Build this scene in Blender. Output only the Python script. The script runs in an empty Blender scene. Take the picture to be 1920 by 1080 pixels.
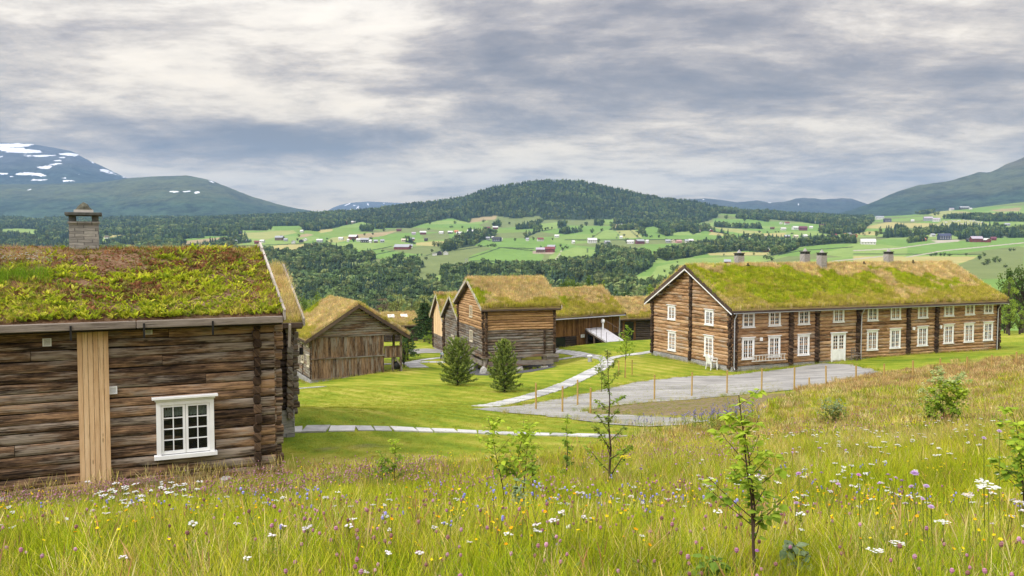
import bpy, math, random
import numpy as np
from math import radians, sin, cos, atan2
from mathutils import Vector, Matrix
from mathutils.geometry import delaunay_2d_cdt

S = bpy.context.scene
C = S.collection
rng = np.random.default_rng(7)
random.seed(7)

# ------------------------------------------------------------------ camera
PITCH = math.atan((540 - 462) / 1600.0)
CT, ST = cos(PITCH), sin(PITCH)
cam_d = bpy.data.cameras.new('camera')
cam_d.lens = 30.0
cam_d.sensor_width = 36.0
cam_d.clip_start = 0.05
cam_d.clip_end = 60000
cam = bpy.data.objects.new('camera', cam_d)
C.objects.link(cam)
cam.location = (0, 0, 0)
cam.rotation_euler = (math.pi / 2 - PITCH, 0, 0)
S.camera = cam
S.render.resolution_x, S.render.resolution_y = 1024, 576
S.view_settings.view_transform = 'Standard'
S.view_settings.look = 'None'
S.view_settings.exposure = 1.08
S.view_settings.gamma = 1.0
S.cycles.max_bounces = 6
S.cycles.diffuse_bounces = 3
S.cycles.glossy_bounces = 2
S.cycles.transparent_max_bounces = 6
S.cycles.volume_bounces = 0
S.cycles.caustics_reflective = False
S.cycles.caustics_refractive = False

# ------------------------------------------------------------------ sun + sky
SUN = Vector((-0.52, -0.46, 0.72)).normalized()      # towards the sun
sun_d = bpy.data.lights.new('sun', 'SUN')
sun_d.energy = 1.5
sun_d.angle = radians(14)
sun_d.color = (1.0, 0.97, 0.92)
sun = bpy.data.objects.new('sun', sun_d)
C.objects.link(sun)
sun.rotation_euler = SUN.to_track_quat('Z', 'Y').to_euler()

W = bpy.data.worlds.new("World")
S.world = W
W.use_nodes = True
wt = W.node_tree
for n in list(wt.nodes):
    wt.nodes.remove(n)


class G:
    """small helper for building node graphs"""
    def __init__(s, nt):
        s.nt = nt

    def n(s, typ, **kw):
        x = s.nt.nodes.new(typ)
        for k, v in kw.items():
            setattr(x, k, v)
        return x

    def l(s, a, b):
        s.nt.links.new(a, b)

    def put(s, sock, v):
        if hasattr(v, 'is_output'):
            s.nt.links.new(v, sock)
        elif v is not None:
            try:
                sock.default_value = v
            except Exception:
                sock.default_value = (*v, 1.0)

    def m(s, op, a, b=None, c=None, clamp=False):
        x = s.n('ShaderNodeMath', operation=op)
        x.use_clamp = clamp
        s.put(x.inputs[0], a)
        if b is not None:
            s.put(x.inputs[1], b)
        if c is not None:
            s.put(x.inputs[2], c)
        return x.outputs[0]

    def vm(s, op, a, b=None):
        x = s.n('ShaderNodeVectorMath', operation=op)
        s.put(x.inputs[0], a)
        if b is not None:
            s.put(x.inputs[1], b)
        return x.outputs[0]

    def comb(s, a, b, c):
        x = s.n('ShaderNodeCombineXYZ')
        for i, v in enumerate((a, b, c)):
            s.put(x.inputs[i], v)
        return x.outputs[0]

    def noise(s, vec, scale, detail=4, rough=0.55, dist=0.0):
        x = s.n('ShaderNodeTexNoise')
        if vec is not None:
            s.put(x.inputs['Vector'], vec)
        x.inputs['Scale'].default_value = scale
        x.inputs['Detail'].default_value = detail
        x.inputs['Roughness'].default_value = rough
        x.inputs['Distortion'].default_value = dist
        return x.outputs['Fac']

    def ramp(s, fac, stops, interp='LINEAR'):
        x = s.n('ShaderNodeValToRGB')
        cr = x.color_ramp
        cr.interpolation = interp
        while len(cr.elements) < len(stops):
            cr.elements.new(0.5)
        for e, (p, c) in zip(cr.elements, stops):
            e.position = p
            e.color = (*c, 1) if len(c) == 3 else c
        s.put(x.inputs[0], fac)
        return x.outputs[0]

    def mix(s, fac, a, b, typ='MIX'):
        x = s.n('ShaderNodeMix', data_type='RGBA', blend_type=typ)
        s.put(x.inputs[0], fac)
        s.put(x.inputs[6], a)
        s.put(x.inputs[7], b)
        return x.outputs[2]

    def maprange(s, v, a, b, c, d, typ='SMOOTHSTEP'):
        x = s.n('ShaderNodeMapRange', interpolation_type=typ)
        s.put(x.inputs[0], v)
        for i, q in enumerate((a, b, c, d)):
            x.inputs[i + 1].default_value = q
        return x.outputs[0]


g = G(wt)
tc = g.n('ShaderNodeTexCoord').outputs['Generated']
sep = g.n('ShaderNodeSeparateXYZ')
g.l(tc, sep.inputs[0])
dx, dy, dz = sep.outputs
zc = g.m('ADD', g.m('MAXIMUM', dz, 0.0), 0.15)
uu = g.m('DIVIDE', dx, zc)
vv = g.m('DIVIDE', dy, zc)
pv = g.comb(uu, vv, 0.0)
warp = g.n('ShaderNodeTexNoise')
g.l(pv, warp.inputs['Vector'])
warp.inputs['Scale'].default_value = 0.5
warp.inputs['Detail'].default_value = 3
wv = g.vm('SUBTRACT', warp.outputs['Color'], (0.5, 0.5, 0.5))
sc_ = g.n('ShaderNodeVectorMath', operation='SCALE')
g.l(wv, sc_.inputs[0])
sc_.inputs['Scale'].default_value = 0.7
pw = g.vm('ADD', pv, sc_.outputs[0])
pw2 = g.vm('MULTIPLY', pw, (0.85, 0.95, 1.0))
n1 = g.noise(g.vm('ADD', pw2, (3.1, 7.7, 0.3)), 1.15, 9, 0.60)
n2 = g.noise(g.vm('ADD', pw2, (13.1, 2.7, 4.3)), 3.4, 8, 0.64)
n3 = g.noise(g.vm('MULTIPLY', pw, (0.8, 1.7, 1.0)), 4.6, 9, 0.66)
az = g.m('ARCTAN2', dx, dy)
el = g.m('ARCSINE', dz)
wn = g.n('ShaderNodeSeparateXYZ')
g.l(wv, wn.inputs[0])
az = g.m('ADD', az, g.m('MULTIPLY', wn.outputs[0], 0.22))
el = g.m('ADD', el, g.m('MULTIPLY', wn.outputs[1], 0.05))


def lump(px, py, sx, sy, amp):
    a0 = math.atan((px - 960) / 1600)
    e0 = math.atan((462 - py) / 1600)
    a = g.m('POWER', g.m('ABSOLUTE', g.m('DIVIDE', g.m('SUBTRACT', az, a0), sx / 1600)), 2.0)
    b = g.m('POWER', g.m('ABSOLUTE', g.m('DIVIDE', g.m('SUBTRACT', el, e0), sy / 1600)), 2.0)
    return g.m('MULTIPLY', g.m('EXPONENT', g.m('MULTIPLY', g.m('ADD', a, b), -1.0)), amp)


val = g.m('ADD', g.m('MULTIPLY', g.m('SUBTRACT', n1, 0.5), 2.1), 0.52)
val = g.m('ADD', val, g.m('MULTIPLY', g.m('SUBTRACT', n2, 0.5), 1.25))
val = g.m('ADD', val, g.m('MULTIPLY', g.m('SUBTRACT', n3, 0.5), 0.6))
for args in ((610, 80, 250, 70, .36), (330, 125, 330, 80, .10), (60, 60, 200, 90, .10), (650, 256, 460, 36, -.40),
             (1500, 10, 420, 45, -.20), (1150, 170, 330, 70, -.16), (1880, 110, 150, 60, .24), (520, 355, 300, 34, .34),
             (1250, 335, 420, 30, .22), (1150, 275, 500, 30, .10), (250, 190, 320, 30, .12), (1500, 285, 300, 22, -.12), (560, 205, 200, 30, .12), (1600, 225, 260, 24, .18),
             (1750, 175, 260, 25, -.14), (1000, 235, 200, 40, -.10), (1400, 90, 500, 90, .09), (1200, 250, 600, 40, .06)):
    val = g.m('ADD', val, lump(*args))
cl = g.ramp(val, [(0.0, (.125, .122, .142)), (.26, (.190, .182, .198)), (.46, (.290, .276, .284)),
                  (.64, (.425, .410, .405)), (.82, (.57, .562, .556)), (1.0, (.64, .632, .625))])
cl = g.mix(1.0, cl, g.ramp(g.maprange(el, .02, .62, 0.0, 1.0, 'LINEAR'), [(0.0, (1.0, .77, .44)), (0.20, (1.0, .84, .60)), (.42, (1.0, .905, .76)), (1.0, (1.0, 1.0, 1.0))]), 'MULTIPLY')
over = g.maprange(dz, .30, .80, 1.0, 3.4)
vs = g.n('ShaderNodeVectorMath', operation='SCALE')
g.l(cl, vs.inputs[0])
g.l(over, vs.inputs['Scale'])
sky = g.n('ShaderNodeTexSky', sky_type='NISHITA')
sky.sun_disc = False
sky.sun_elevation = math.asin(SUN.z)
sky.sun_rotation = atan2(SUN.x, SUN.y)
bg1 = g.n('ShaderNodeBackground')
g.l(sky.outputs[0], bg1.inputs[0])
bg1.inputs[1].default_value = 0.10
bg2 = g.n('ShaderNodeBackground')
g.l(vs.outputs[0], bg2.inputs[0])
bg2.inputs[1].default_value = 1.0
mx = g.n('ShaderNodeMixShader')
mx.inputs[0].default_value = 0.95
g.l(bg1.outputs[0], mx.inputs[1])
g.l(bg2.outputs[0], mx.inputs[2])
wo = g.n('ShaderNodeOutputWorld')
g.l(mx.outputs[0], wo.inputs[0])


# ------------------------------------------------------------------ projection (photo pixels <-> world)
def P(px, py, Y):
    """world point on the line of sight of a photo pixel at depth Y"""
    k = (540 - np.asarray(py, float)) / 1600
    z = Y * (k * CT - ST) / (CT + k * ST)
    f = Y * CT - z * ST
    return np.stack(np.broadcast_arrays((np.asarray(px, float) - 960) / 1600 * f, Y, z), -1)


def proj(p):
    p = np.asarray(p, float)
    f = p[..., 1] * CT - p[..., 2] * ST
    up = p[..., 1] * ST + p[..., 2] * CT
    f = np.where(f < 0.05, 0.05, f)
    return 960 + 1600 * p[..., 0] / f, 540 - 1600 * up / f


def ray(px, py):
    k = (540 - py) / 1600
    return np.array([(px - 960) / 1600, CT + k * ST, k * CT - ST])


# ------------------------------------------------------------------ tags, meshes, materials
def tag(o, label=None, cat=None, group=None, kind=None):
    if label: o['label'] = label
    if cat: o['category'] = cat
    if group: o['group'] = group
    if kind: o['kind'] = kind
    return o


def empty(name, loc=(0, 0, 0), rz=0.0, parent=None):
    o = bpy.data.objects.new(name, None)
    C.objects.link(o)
    o.location = loc
    o.rotation_euler = (0, 0, rz)
    if parent: o.parent = parent
    o.empty_display_size = 0.2
    return o


def copy_tree(o, parent=None):
    c = o.copy()
    C.objects.link(c)
    if parent is not None:
        c.parent = parent
    for ch in o.children:
        copy_tree(ch, c)
    return c


class MB:
    """collects verts / faces with a per-vertex vector attribute 'lc' (along, across, random)"""
    def __init__(s):
        s.v, s.f, s.a, s.mi = [], [], [], []

    def add(s, verts, faces, lc=None, mi=0):
        b = len(s.v)
        s.v += [tuple(map(float, p)) for p in verts]
        s.f += [tuple(b + i for i in q) for q in faces]
        s.mi += [mi] * len(faces)
        if lc is None:
            lc = [(p[0], p[2], 0.5) for p in verts]
        s.a += [tuple(map(float, q)) for q in lc]

    def box(s, x0, x1, y0, y1, z0, z1, along='x', rnd=None, mi=0, bev=0.0):
        if rnd is None: rnd = random.random()
        if bev > 0:
            b = bev
            ring = [(x0 + b, y0), (x1 - b, y0), (x1, y0 + b), (x1, y1 - b), (x1 - b, y1), (x0 + b, y1), (x0, y1 - b), (x0, y0 + b)]
            ins = [(x0 + b, y0 + b), (x1 - b, y0 + b), (x1 - b, y0 + b), (x1 - b, y1 - b), (x1 - b, y1 - b), (x0 + b, y1 - b), (x0 + b, y1 - b), (x0 + b, y0 + b)]
            v = [(p[0], p[1], z0) for p in ins] + [(p[0], p[1], z0 + b) for p in ring] + [(p[0], p[1], z1 - b) for p in ring] + [(p[0], p[1], z1) for p in ins]
            f = [tuple(reversed(range(8))), tuple(range(24, 32))]
            for k in range(3):
                for i in range(8):
                    j = (i + 1) % 8
                    f.append((k * 8 + i, k * 8 + j, k * 8 + 8 + j, k * 8 + 8 + i))
        else:
            v = [(x0, y0, z0), (x1, y0, z0), (x1, y1, z0), (x0, y1, z0), (x0, y0, z1), (x1, y0, z1), (x1, y1, z1), (x0, y1, z1)]
            f = [(3, 2, 1, 0), (4, 5, 6, 7), (0, 1, 5, 4), (1, 2, 6, 5), (2, 3, 7, 6), (3, 0, 4, 7)]
        if along == 'x': lc = [(p[0], p[2] + p[1], rnd) for p in v]
        elif along == 'y': lc = [(p[1], p[2] + p[0], rnd) for p in v]
        else: lc = [(p[2], p[0] + p[1], rnd) for p in v]
        s.add(v, f, lc, mi)

    def beam(s, p, q, w, h, rnd=None, mi=0, up=(0, 0, 1)):
        """rectangular bar from p to q; w across, h along up"""
        if rnd is None: rnd = random.random()
        p, q = Vector(p), Vector(q)
        d = (q - p)
        L = d.length
        d.normalize()
        u = Vector(up)
        sx = d.cross(u)
        if sx.length < 1e-4: sx = d.cross(Vector((1, 0, 0)))
        sx.normalize()
        u = sx.cross(d).normalized()
        v, lc = [], []
        for t, e in ((0, p), (L, q)):
            for a, b in ((-1, -1), (1, -1), (1, 1), (-1, 1)):
                v.append(e + sx * (a * w / 2) + u * (b * h / 2))
                lc.append((t, a * w / 2 + b * h / 2 * 1.3, rnd))
        s.add(v, [(3, 2, 1, 0), (4, 5, 6, 7), (0, 1, 5, 4), (1, 2, 6, 5), (2, 3, 7, 6), (3, 0, 4, 7)], lc, mi)

    def tube(s, pts, rad, n=8, cap=True, rnd=None, mi=0):
        if rnd is None: rnd = random.random()
        pts = [Vector(p) for p in pts]
        if not hasattr(rad, '__len__'): rad = [rad] * len(pts)
        v, f, lc = [], [], []
        L = 0
        ref = Vector((0.31, 0.87, 0.2)).normalized()
        for i, p in enumerate(pts):
            d = (pts[min(i + 1, len(pts) - 1)] - pts[max(i - 1, 0)])
            if d.length < 1e-7: d = Vector((0, 0, 1))
            d.normalize()
            a = d.cross(ref)
            if a.length < 0.05: a = d.cross(Vector((1, 0, 0)))
            a.normalize()
            b = d.cross(a)
            if i: L += (p - pts[i - 1]).length
            for k in range(n):
                t = 2 * math.pi * k / n
                v.append(p + (a * cos(t) + b * sin(t)) * rad[i])
                lc.append((L, k * 0.05, rnd))
        for i in range(len(pts) - 1):
            for k in range(n):
                j = (k + 1) % n
                f.append((i * n + k, i * n + j, (i + 1) * n + j, (i + 1) * n + k))
        if cap:
            f.append(tuple(reversed(range(n))))
            f.append(tuple((len(pts) - 1) * n + k for k in range(n)))
        s.add(v, f, lc, mi)

    def build(s, name, mats, parent=None, smooth=False, link=True):
        me = bpy.data.meshes.new(name)
        me.from_pydata(s.v, [], s.f)
        if not isinstance(mats, (list, tuple)): mats = [mats]
        for m_ in mats: me.materials.append(m_)
        if any(s.mi): me.polygons.foreach_set('material_index', s.mi)
        at = me.attributes.new('lc', 'FLOAT_VECTOR', 'POINT')
        at.data.foreach_set('vector', np.asarray(s.a, 'f').ravel())
        if smooth: me.polygons.foreach_set('use_smooth', [True] * len(s.f))
        me.update()
        o = bpy.data.objects.new(name, me)
        if link: C.objects.link(o)
        if parent: o.parent = parent
        return o


def np_mesh(name, V, F, mats, attrs=None, smooth=False, link=True, parent=None, mi=None):
    V = np.asarray(V, 'f'); F = np.asarray(F, np.int32)
    me = bpy.data.meshes.new(name)
    me.vertices.add(len(V)); me.vertices.foreach_set('co', V.ravel())
    k = F.shape[1]
    me.loops.add(F.size); me.loops.foreach_set('vertex_index', F.ravel())
    me.polygons.add(len(F))
    me.polygons.foreach_set('loop_start', np.arange(0, F.size, k, dtype=np.int32))
    me.polygons.foreach_set('loop_total', np.full(len(F), k, np.int32))
    if not isinstance(mats, (list, tuple)): mats = [mats]
    for m_ in mats: me.materials.append(m_)
    if mi is not None: me.polygons.foreach_set('material_index', np.asarray(mi, np.int32))
    me.polygons.foreach_set('use_smooth', np.full(len(F), bool(smooth)))
    for an, (ty, dat) in (attrs or {}).items():
        at = me.attributes.new(an, ty, 'POINT')
        at.data.foreach_set({'FLOAT': 'value', 'FLOAT_VECTOR': 'vector', 'FLOAT_COLOR': 'color'}[ty], np.asarray(dat, 'f').ravel())
    me.update(calc_edges=True); me.validate()
    o = bpy.data.objects.new(name, me)
    if link: C.objects.link(o)
    if parent: o.parent = parent
    return o


def grid_faces(nr, nc):
    i = np.arange(nr - 1)[:, None] * nc + np.arange(nc - 1)[None, :]
    i = i.ravel()
    return np.stack([i, i + 1, i + nc + 1, i + nc], 1)


def new_mat(name):
    m_ = bpy.data.materials.new(name)
    m_.use_nodes = True
    nt = m_.node_tree
    gg = G(nt)
    b = nt.nodes['Principled BSDF']
    b.inputs['Specular IOR Level'].default_value = 0.25
    b.inputs['Roughness'].default_value = 0.85
    return m_, gg, b


def attr(gg, name, typ='GEOMETRY'):
    x = gg.n('ShaderNodeAttribute', attribute_type=typ)
    x.attribute_name = name
    return x


def bump(gg, b, h, strength=0.5, dist=0.02):
    x = gg.n('ShaderNodeBump')
    x.inputs['Strength'].default_value = strength
    x.inputs['Distance'].default_value = dist
    gg.put(x.inputs['Height'], h)
    gg.l(x.outputs[0], b.inputs['Normal'])


def flat_mat(name, col, rough=0.8, spec=0.25, var=0.12, scale=6.0, metal=0.0):
    m_, gg, b = new_mat(name)
    tcn = gg.n('ShaderNodeTexCoord').outputs['Object']
    f = gg.noise(tcn, scale, 5, 0.6)
    c0 = tuple(c * (1 - var * 1.6) for c in col); c1 = tuple(min(1, c * (1 + var)) for c in col)
    gg.l(gg.ramp(f, [(0.3, c0), (0.7, c1)]), b.inputs['Base Color'])
    b.inputs['Roughness'].default_value = rough
    b.inputs['Specular IOR Level'].default_value = spec
    b.inputs['Metallic'].default_value = metal
    return m_


def wood_mat(name, dark, mid, light, grey=None, grey_amt=0.0, grain=1.0, rough=0.85, contrast=1.0):
    """weathered timber: streaks run along the stored 'along' coordinate, each log has its own tone"""
    m_, gg, b = new_mat(name)
    a = attr(gg, 'lc')
    sp = gg.n('ShaderNodeSeparateXYZ')
    gg.l(a.outputs['Vector'], sp.inputs[0])
    al, ac, rn = sp.outputs
    off = gg.m('MULTIPLY', rn, 57.0)
    v1 = gg.comb(gg.m('MULTIPLY', al, 1.6 * grain), gg.m('MULTIPLY', ac, 42.0 * grain), off)
    v2 = gg.comb(gg.m('MULTIPLY', al, 0.7), gg.m('MULTIPLY', ac, 5.0), gg.m('ADD', off, 9.3))
    v3 = gg.comb(gg.m('MULTIPLY', al, 2.6), gg.m('MULTIPLY', ac, 11.0), gg.m('ADD', off, 3.3))
    f1 = gg.noise(v1, 1.0, 6, 0.65, 0.3)
    f2 = gg.noise(v2, 1.0, 4, 0.6)
    f3 = gg.noise(v3, 1.0, 5, 0.7)
    rr = gg.m('MULTIPLY', gg.m('SUBTRACT', rn, 0.5), 0.36)
    t = gg.m('ADD', gg.m('MULTIPLY', gg.m('SUBTRACT', f1, .5), 1.1 * contrast), gg.m('MULTIPLY', gg.m('SUBTRACT', f2, .5), 1.0 * contrast))
    t = gg.m('ADD', t, gg.m('MULTIPLY', gg.m('SUBTRACT', f3, .5), 0.7 * contrast))
    t = gg.m('ADD', gg.m('ADD', t, rr), 0.5)
    col = gg.ramp(t, [(0.12, dark), (0.48, mid), (0.86, light)])
    if grey is not None:
        v4 = gg.comb(gg.m('MULTIPLY', al, 0.45), gg.m('MULTIPLY', ac, 2.2), gg.m('ADD', off, 21.0))
        f4 = gg.noise(v4, 1.0, 5, 0.65)
        gmask = gg.maprange(gg.m('ADD', f4, gg.m('MULTIPLY', f1, 0.35)), 0.72 - grey_amt * .35, 0.86 - grey_amt * .25, 0, 1)
        gcol = gg.mix(1.0, grey, gg.ramp(f1, [(.25, (.35, .35, .35)), (.7, (1.1, 1.1, 1.1))]), 'MULTIPLY')
        col = gg.mix(gmask, col, gcol)
    # drying cracks
    f6 = gg.noise(gg.comb(gg.m('MULTIPLY', al, 1.1), gg.m('MULTIPLY', ac, 26.0), gg.m('ADD', off, 33.0)), 1.0, 3, .55, .2)
    col = gg.mix(gg.maprange(f6, .64, .70, 0, .8), col, tuple(c * .5 for c in dark))
    # knots
    vo = gg.n('ShaderNodeTexVoronoi')
    gg.l(gg.comb(gg.m('MULTIPLY', al, 1.7), gg.m('MULTIPLY', ac, 5.5), off), vo.inputs['Vector'])
    vo.inputs['Scale'].default_value = 1.0
    kn = gg.maprange(vo.outputs['Distance'], 0.05, 0.13, 0.75, 0.0)
    col = gg.mix(kn, col, tuple(c * 0.6 for c in dark))
    gg.l(col, b.inputs['Base Color'])
    b.inputs['Roughness'].default_value = rough
    bump(gg, b, gg.m('ADD', f1, gg.m('MULTIPLY', f3, .6)), 0.6, 0.02)
    return m_


def leaf_mat(name, col=None, var=0.25, trans=0.35, rough=0.6, up=0.0):
    """foliage: tint comes from the instance when there is one, else a fixed colour, each leaf slightly different"""
    m_, gg, b = new_mat(name)
    if col is None:
        base = attr(gg, 'tint', 'INSTANCER').outputs['Color']
        lc = attr(gg, 'lc').outputs['Vector']
        sp = gg.n('ShaderNodeSeparateXYZ'); gg.l(lc, sp.inputs[0])
        f = gg.maprange(sp.outputs[2], 0, 1, 1 - var * 1.5, 1 + var * 1.3, 'LINEAR')
    else:
        base = col
        lc = attr(gg, 'lc').outputs['Vector']
        sp = gg.n('ShaderNodeSeparateXYZ'); gg.l(lc, sp.inputs[0])
        f = gg.maprange(sp.outputs[2], 0, 1, 1 - var * 1.5, 1 + var * 1.3, 'LINEAR')
    cc = gg.comb(f, gg.m('ADD', gg.m('MULTIPLY', f, .8), .2), f)
    colr = gg.mix(1.0, base, cc, 'MULTIPLY')
    gg.l(colr, b.inputs['Base Color'])
    if up > 0:      # thin blades catch light from the whole sky
        ge = gg.n('ShaderNodeNewGeometry').outputs['Normal']
        a1 = gg.n('ShaderNodeVectorMath', operation='SCALE'); gg.l(ge, a1.inputs[0]); a1.inputs['Scale'].default_value = 1 - up
        nn = gg.vm('NORMALIZE', gg.vm('ADD', a1.outputs[0], (0, 0, up)))
        gg.l(nn, b.inputs['Normal'])
    b.inputs['Roughness'].default_value = rough
    b.inputs['Specular IOR Level'].default_value = .04
    if trans > 0:
        tr = gg.n('ShaderNodeBsdfTranslucent')
        gg.l(colr, tr.inputs['Color'])
        mxs = gg.n('ShaderNodeMixShader')
        mxs.inputs[0].default_value = trans
        gg.l(b.outputs[0], mxs.inputs[1]); gg.l(tr.outputs[0], mxs.inputs[2])
        gg.l(mxs.outputs[0], gg.nt.nodes['Material Output'].inputs['Surface'])
    return m_


# ------------------------------------------------------------------ instanced ground cover
_gn = {}


def scatter(name, pts, rot, scl, tint, idx, protos, parent=None, label=None):
    """one 'stuff' object: small plants spread over a surface"""
    pts = np.asarray(pts, 'f'); n = len(pts)
    pm = bpy.data.meshes.new(name)
    pm.vertices.add(n); pm.vertices.foreach_set('co', pts.ravel())
    def put(a, t, v, key):
        at = pm.attributes.new(a, t, 'POINT'); at.data.foreach_set(key, np.asarray(v).ravel())
    put('rot', 'FLOAT_VECTOR', np.asarray(rot, 'f'), 'vector')
    scl = np.asarray(scl, 'f')
    if scl.ndim == 1: scl = np.repeat(scl[:, None], 3, 1)
    put('scl', 'FLOAT_VECTOR', scl, 'vector')
    tint = np.asarray(tint, 'f')
    put('tint', 'FLOAT_COLOR', np.c_[tint, np.ones(n, 'f')].astype('f'), 'color')
    put('idx', 'INT', np.asarray(idx, np.int32), 'value')
    o = bpy.data.objects.new(name, pm)
    C.objects.link(o)
    if parent: o.parent = parent
    key = tuple(p.name for p in protos)
    if key not in _gn:
        colx = bpy.data.collections.new('kinds_' + protos[0].name)
        for p in sorted(protos, key=lambda q: q.name): colx.objects.link(p)
        ng = bpy.data.node_groups.new('spread', 'GeometryNodeTree')
        ng.interface.new_socket('Geometry', in_out='INPUT', socket_type='NodeSocketGeometry')
        ng.interface.new_socket('Geometry', in_out='OUTPUT', socket_type='NodeSocketGeometry')
        N, L = ng.nodes, ng.links
        gi, go = N.new('NodeGroupInput'), N.new('NodeGroupOutput')
        ip, ci = N.new('GeometryNodeInstanceOnPoints'), N.new('GeometryNodeCollectionInfo')
        ci.inputs['Collection'].default_value = colx
        ci.inputs['Separate Children'].default_value = True
        ci.inputs['Reset Children'].default_value = True
        def na(nm, t):
            x = N.new('GeometryNodeInputNamedAttribute'); x.data_type = t; x.inputs['Name'].default_value = nm
            return [q for q in x.outputs if q.enabled and q.name == 'Attribute'][0]
        L.new(gi.outputs[0], ip.inputs['Points']); L.new(ci.outputs[0], ip.inputs['Instance'])
        ip.inputs['Pick Instance'].default_value = True
        L.new(na('idx', 'INT'), ip.inputs['Instance Index'])
        L.new(na('scl', 'FLOAT_VECTOR'), ip.inputs['Scale'])
        er = N.new('FunctionNodeEulerToRotation')
        L.new(na('rot', 'FLOAT_VECTOR'), er.inputs[0]); L.new(er.outputs[0], ip.inputs['Rotation'])
        L.new(ip.outputs[0], go.inputs[0])
        _gn[key] = ng
    md = o.modifiers.new('spread', 'NODES')
    md.node_group = _gn[key]
    o['kind'] = 'stuff'
    if label: o['label'] = label
    return o


# ------------------------------------------------------------------ value noise on arrays
def vnoise(x, y, seed=0):
    x = np.asarray(x, float); y = np.asarray(y, float)
    xi, yi = np.floor(x).astype(np.int64), np.floor(y).astype(np.int64)
    xf, yf = x - xi, y - yi
    def h(a, b):
        n = (a * 374761393 + b * 668265263 + seed * 974634777) & 0xffffffff
        n = ((n ^ (n >> 13)) * 1274126177) & 0xffffffff
        return ((n ^ (n >> 16)) & 0xffff) / 65535.0
    u, v = xf * xf * (3 - 2 * xf), yf * yf * (3 - 2 * yf)
    return (h(xi, yi) * (1 - u) + h(xi + 1, yi) * u) * (1 - v) + (h(xi, yi + 1) * (1 - u) + h(xi + 1, yi + 1) * u) * v


def fbm(x, y, o=4, seed=0):
    s, a, t = 0, 1.0, 0
    for i in range(o):
        s = s + a * vnoise(np.asarray(x) * 2 ** i, np.asarray(y) * 2 ** i, seed + i * 17)
        t += a; a *= .5
    return s / t


def sstep(a, b, x):
    t = np.clip((np.asarray(x, float) - a) / (b - a), 0, 1)
    return t * t * (3 - 2 * t)


def inpoly(px, py, poly):
    px, py = np.asarray(px, float), np.asarray(py, float)
    r = np.zeros(px.shape, bool)
    n = len(poly)
    for i in range(n):
        x0, y0 = poly[i]; x1, y1 = poly[(i + 1) % n]
        if y0 == y1: continue
        c = ((y0 > py) != (y1 > py)) & (px < (x1 - x0) * (py - y0) / (y1 - y0) + x0)
        r ^= c
    return r


def polydist(px, py, line):
    d = np.full(np.shape(px), 1e9)
    for (x0, y0), (x1, y1) in zip(line[:-1], line[1:]):
        ex, ey = x1 - x0, y1 - y0
        t = np.clip(((px - x0) * ex + (py - y0) * ey) / (ex * ex + ey * ey + 1e-9), 0, 1)
        d = np.minimum(d, np.hypot(px - x0 - t * ex, py - y0 - t * ey))
    return d

# ================================================================== THE GROUND NEAR THE HOUSES
CTRL = [(960, 1080, 4.4), (0, 1080, 4.6), (1920, 1080, 4.2), (200, 1000, 9), (960, 1000, 8), (1600, 1000, 7.5), (1900, 1000, 7),
        (960, 920, 13.5), (600, 900, 17), (1500, 880, 14), (1880, 880, 12), (700, 850, 24), (1000, 840, 25), (1400, 830, 22), (1850, 800, 21),
        (512, 893, 20.6), (0, 945, 18.2), (-300, 975, 16.9), (540, 771, 29.5), (512, 808, 28.5), (800, 806, 29.5), (1130, 818, 28.5), (1300, 790, 34),
        (540, 768, 40), (700, 765, 40), (900, 765, 42), (1000, 780, 40), (1230, 748, 52), (1000, 766, 45), (1100, 770, 43),
        (1500, 742, 46), (1700, 728, 44), (1900, 715, 40), (1800, 700, 53), (1905, 674, 60), (1650, 704, 62),
        (1367, 697, 69.6), (1875, 655, 82), (1224, 667, 80), (1550, 700, 66), (1450, 715, 62), (1375, 722, 62), (1300, 735, 57),
        (1145, 690, 70), (1060, 700, 67), (1225, 662, 82), (900, 722, 62), (857, 724, 60), (945, 738, 56.5), (750, 742, 55), (620, 747, 52), (545, 733, 56),
        (582, 719, 72), (541, 690, 84), (717, 699, 74), (752, 690, 79), (905, 703, 74), (1041, 684, 80), (1110, 673, 77), (835, 660, 93), (780, 652, 100),
        (700, 650, 110), (1080, 648, 87.5), (1160, 639, 89), (1222, 636, 93), (1080, 653, 92.5), (1160, 648, 94), (1222, 644, 101), (1900, 632, 100), (1650, 650, 95)]
_c = np.array([P(*c) for c in CTRL])
_extra = np.array([[0, 0, -1.62], [-20, 0, -2.6], [25, 0, -1.2], [0, -12, -.6], [-60, 20, -8.5], [-60, 60, -12.5], [70, 20, -2.5], [90, 60, -6.5], [-60, 100, -15], [100, 100, -9]])
_c = np.vstack([_c, _extra])


def _tps(r2):
    return 0.5 * r2 * np.log(r2 + 1e-9)


_n = len(_c)
_s = 1 / 30.0
_xy = _c[:, :2] * _s
_d2 = ((_xy[:, None] - _xy[None]) ** 2).sum(-1)
_A = np.zeros((_n + 3, _n + 3))
_A[:_n, :_n] = _tps(_d2) + np.eye(_n) * 0.004
_A[:_n, _n] = 1; _A[:_n, _n + 1:] = _xy; _A[_n, :_n] = 1; _A[_n + 1:, :_n] = _xy.T
_w = np.linalg.solve(_A, np.r_[_c[:, 2], 0, 0, 0])

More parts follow.
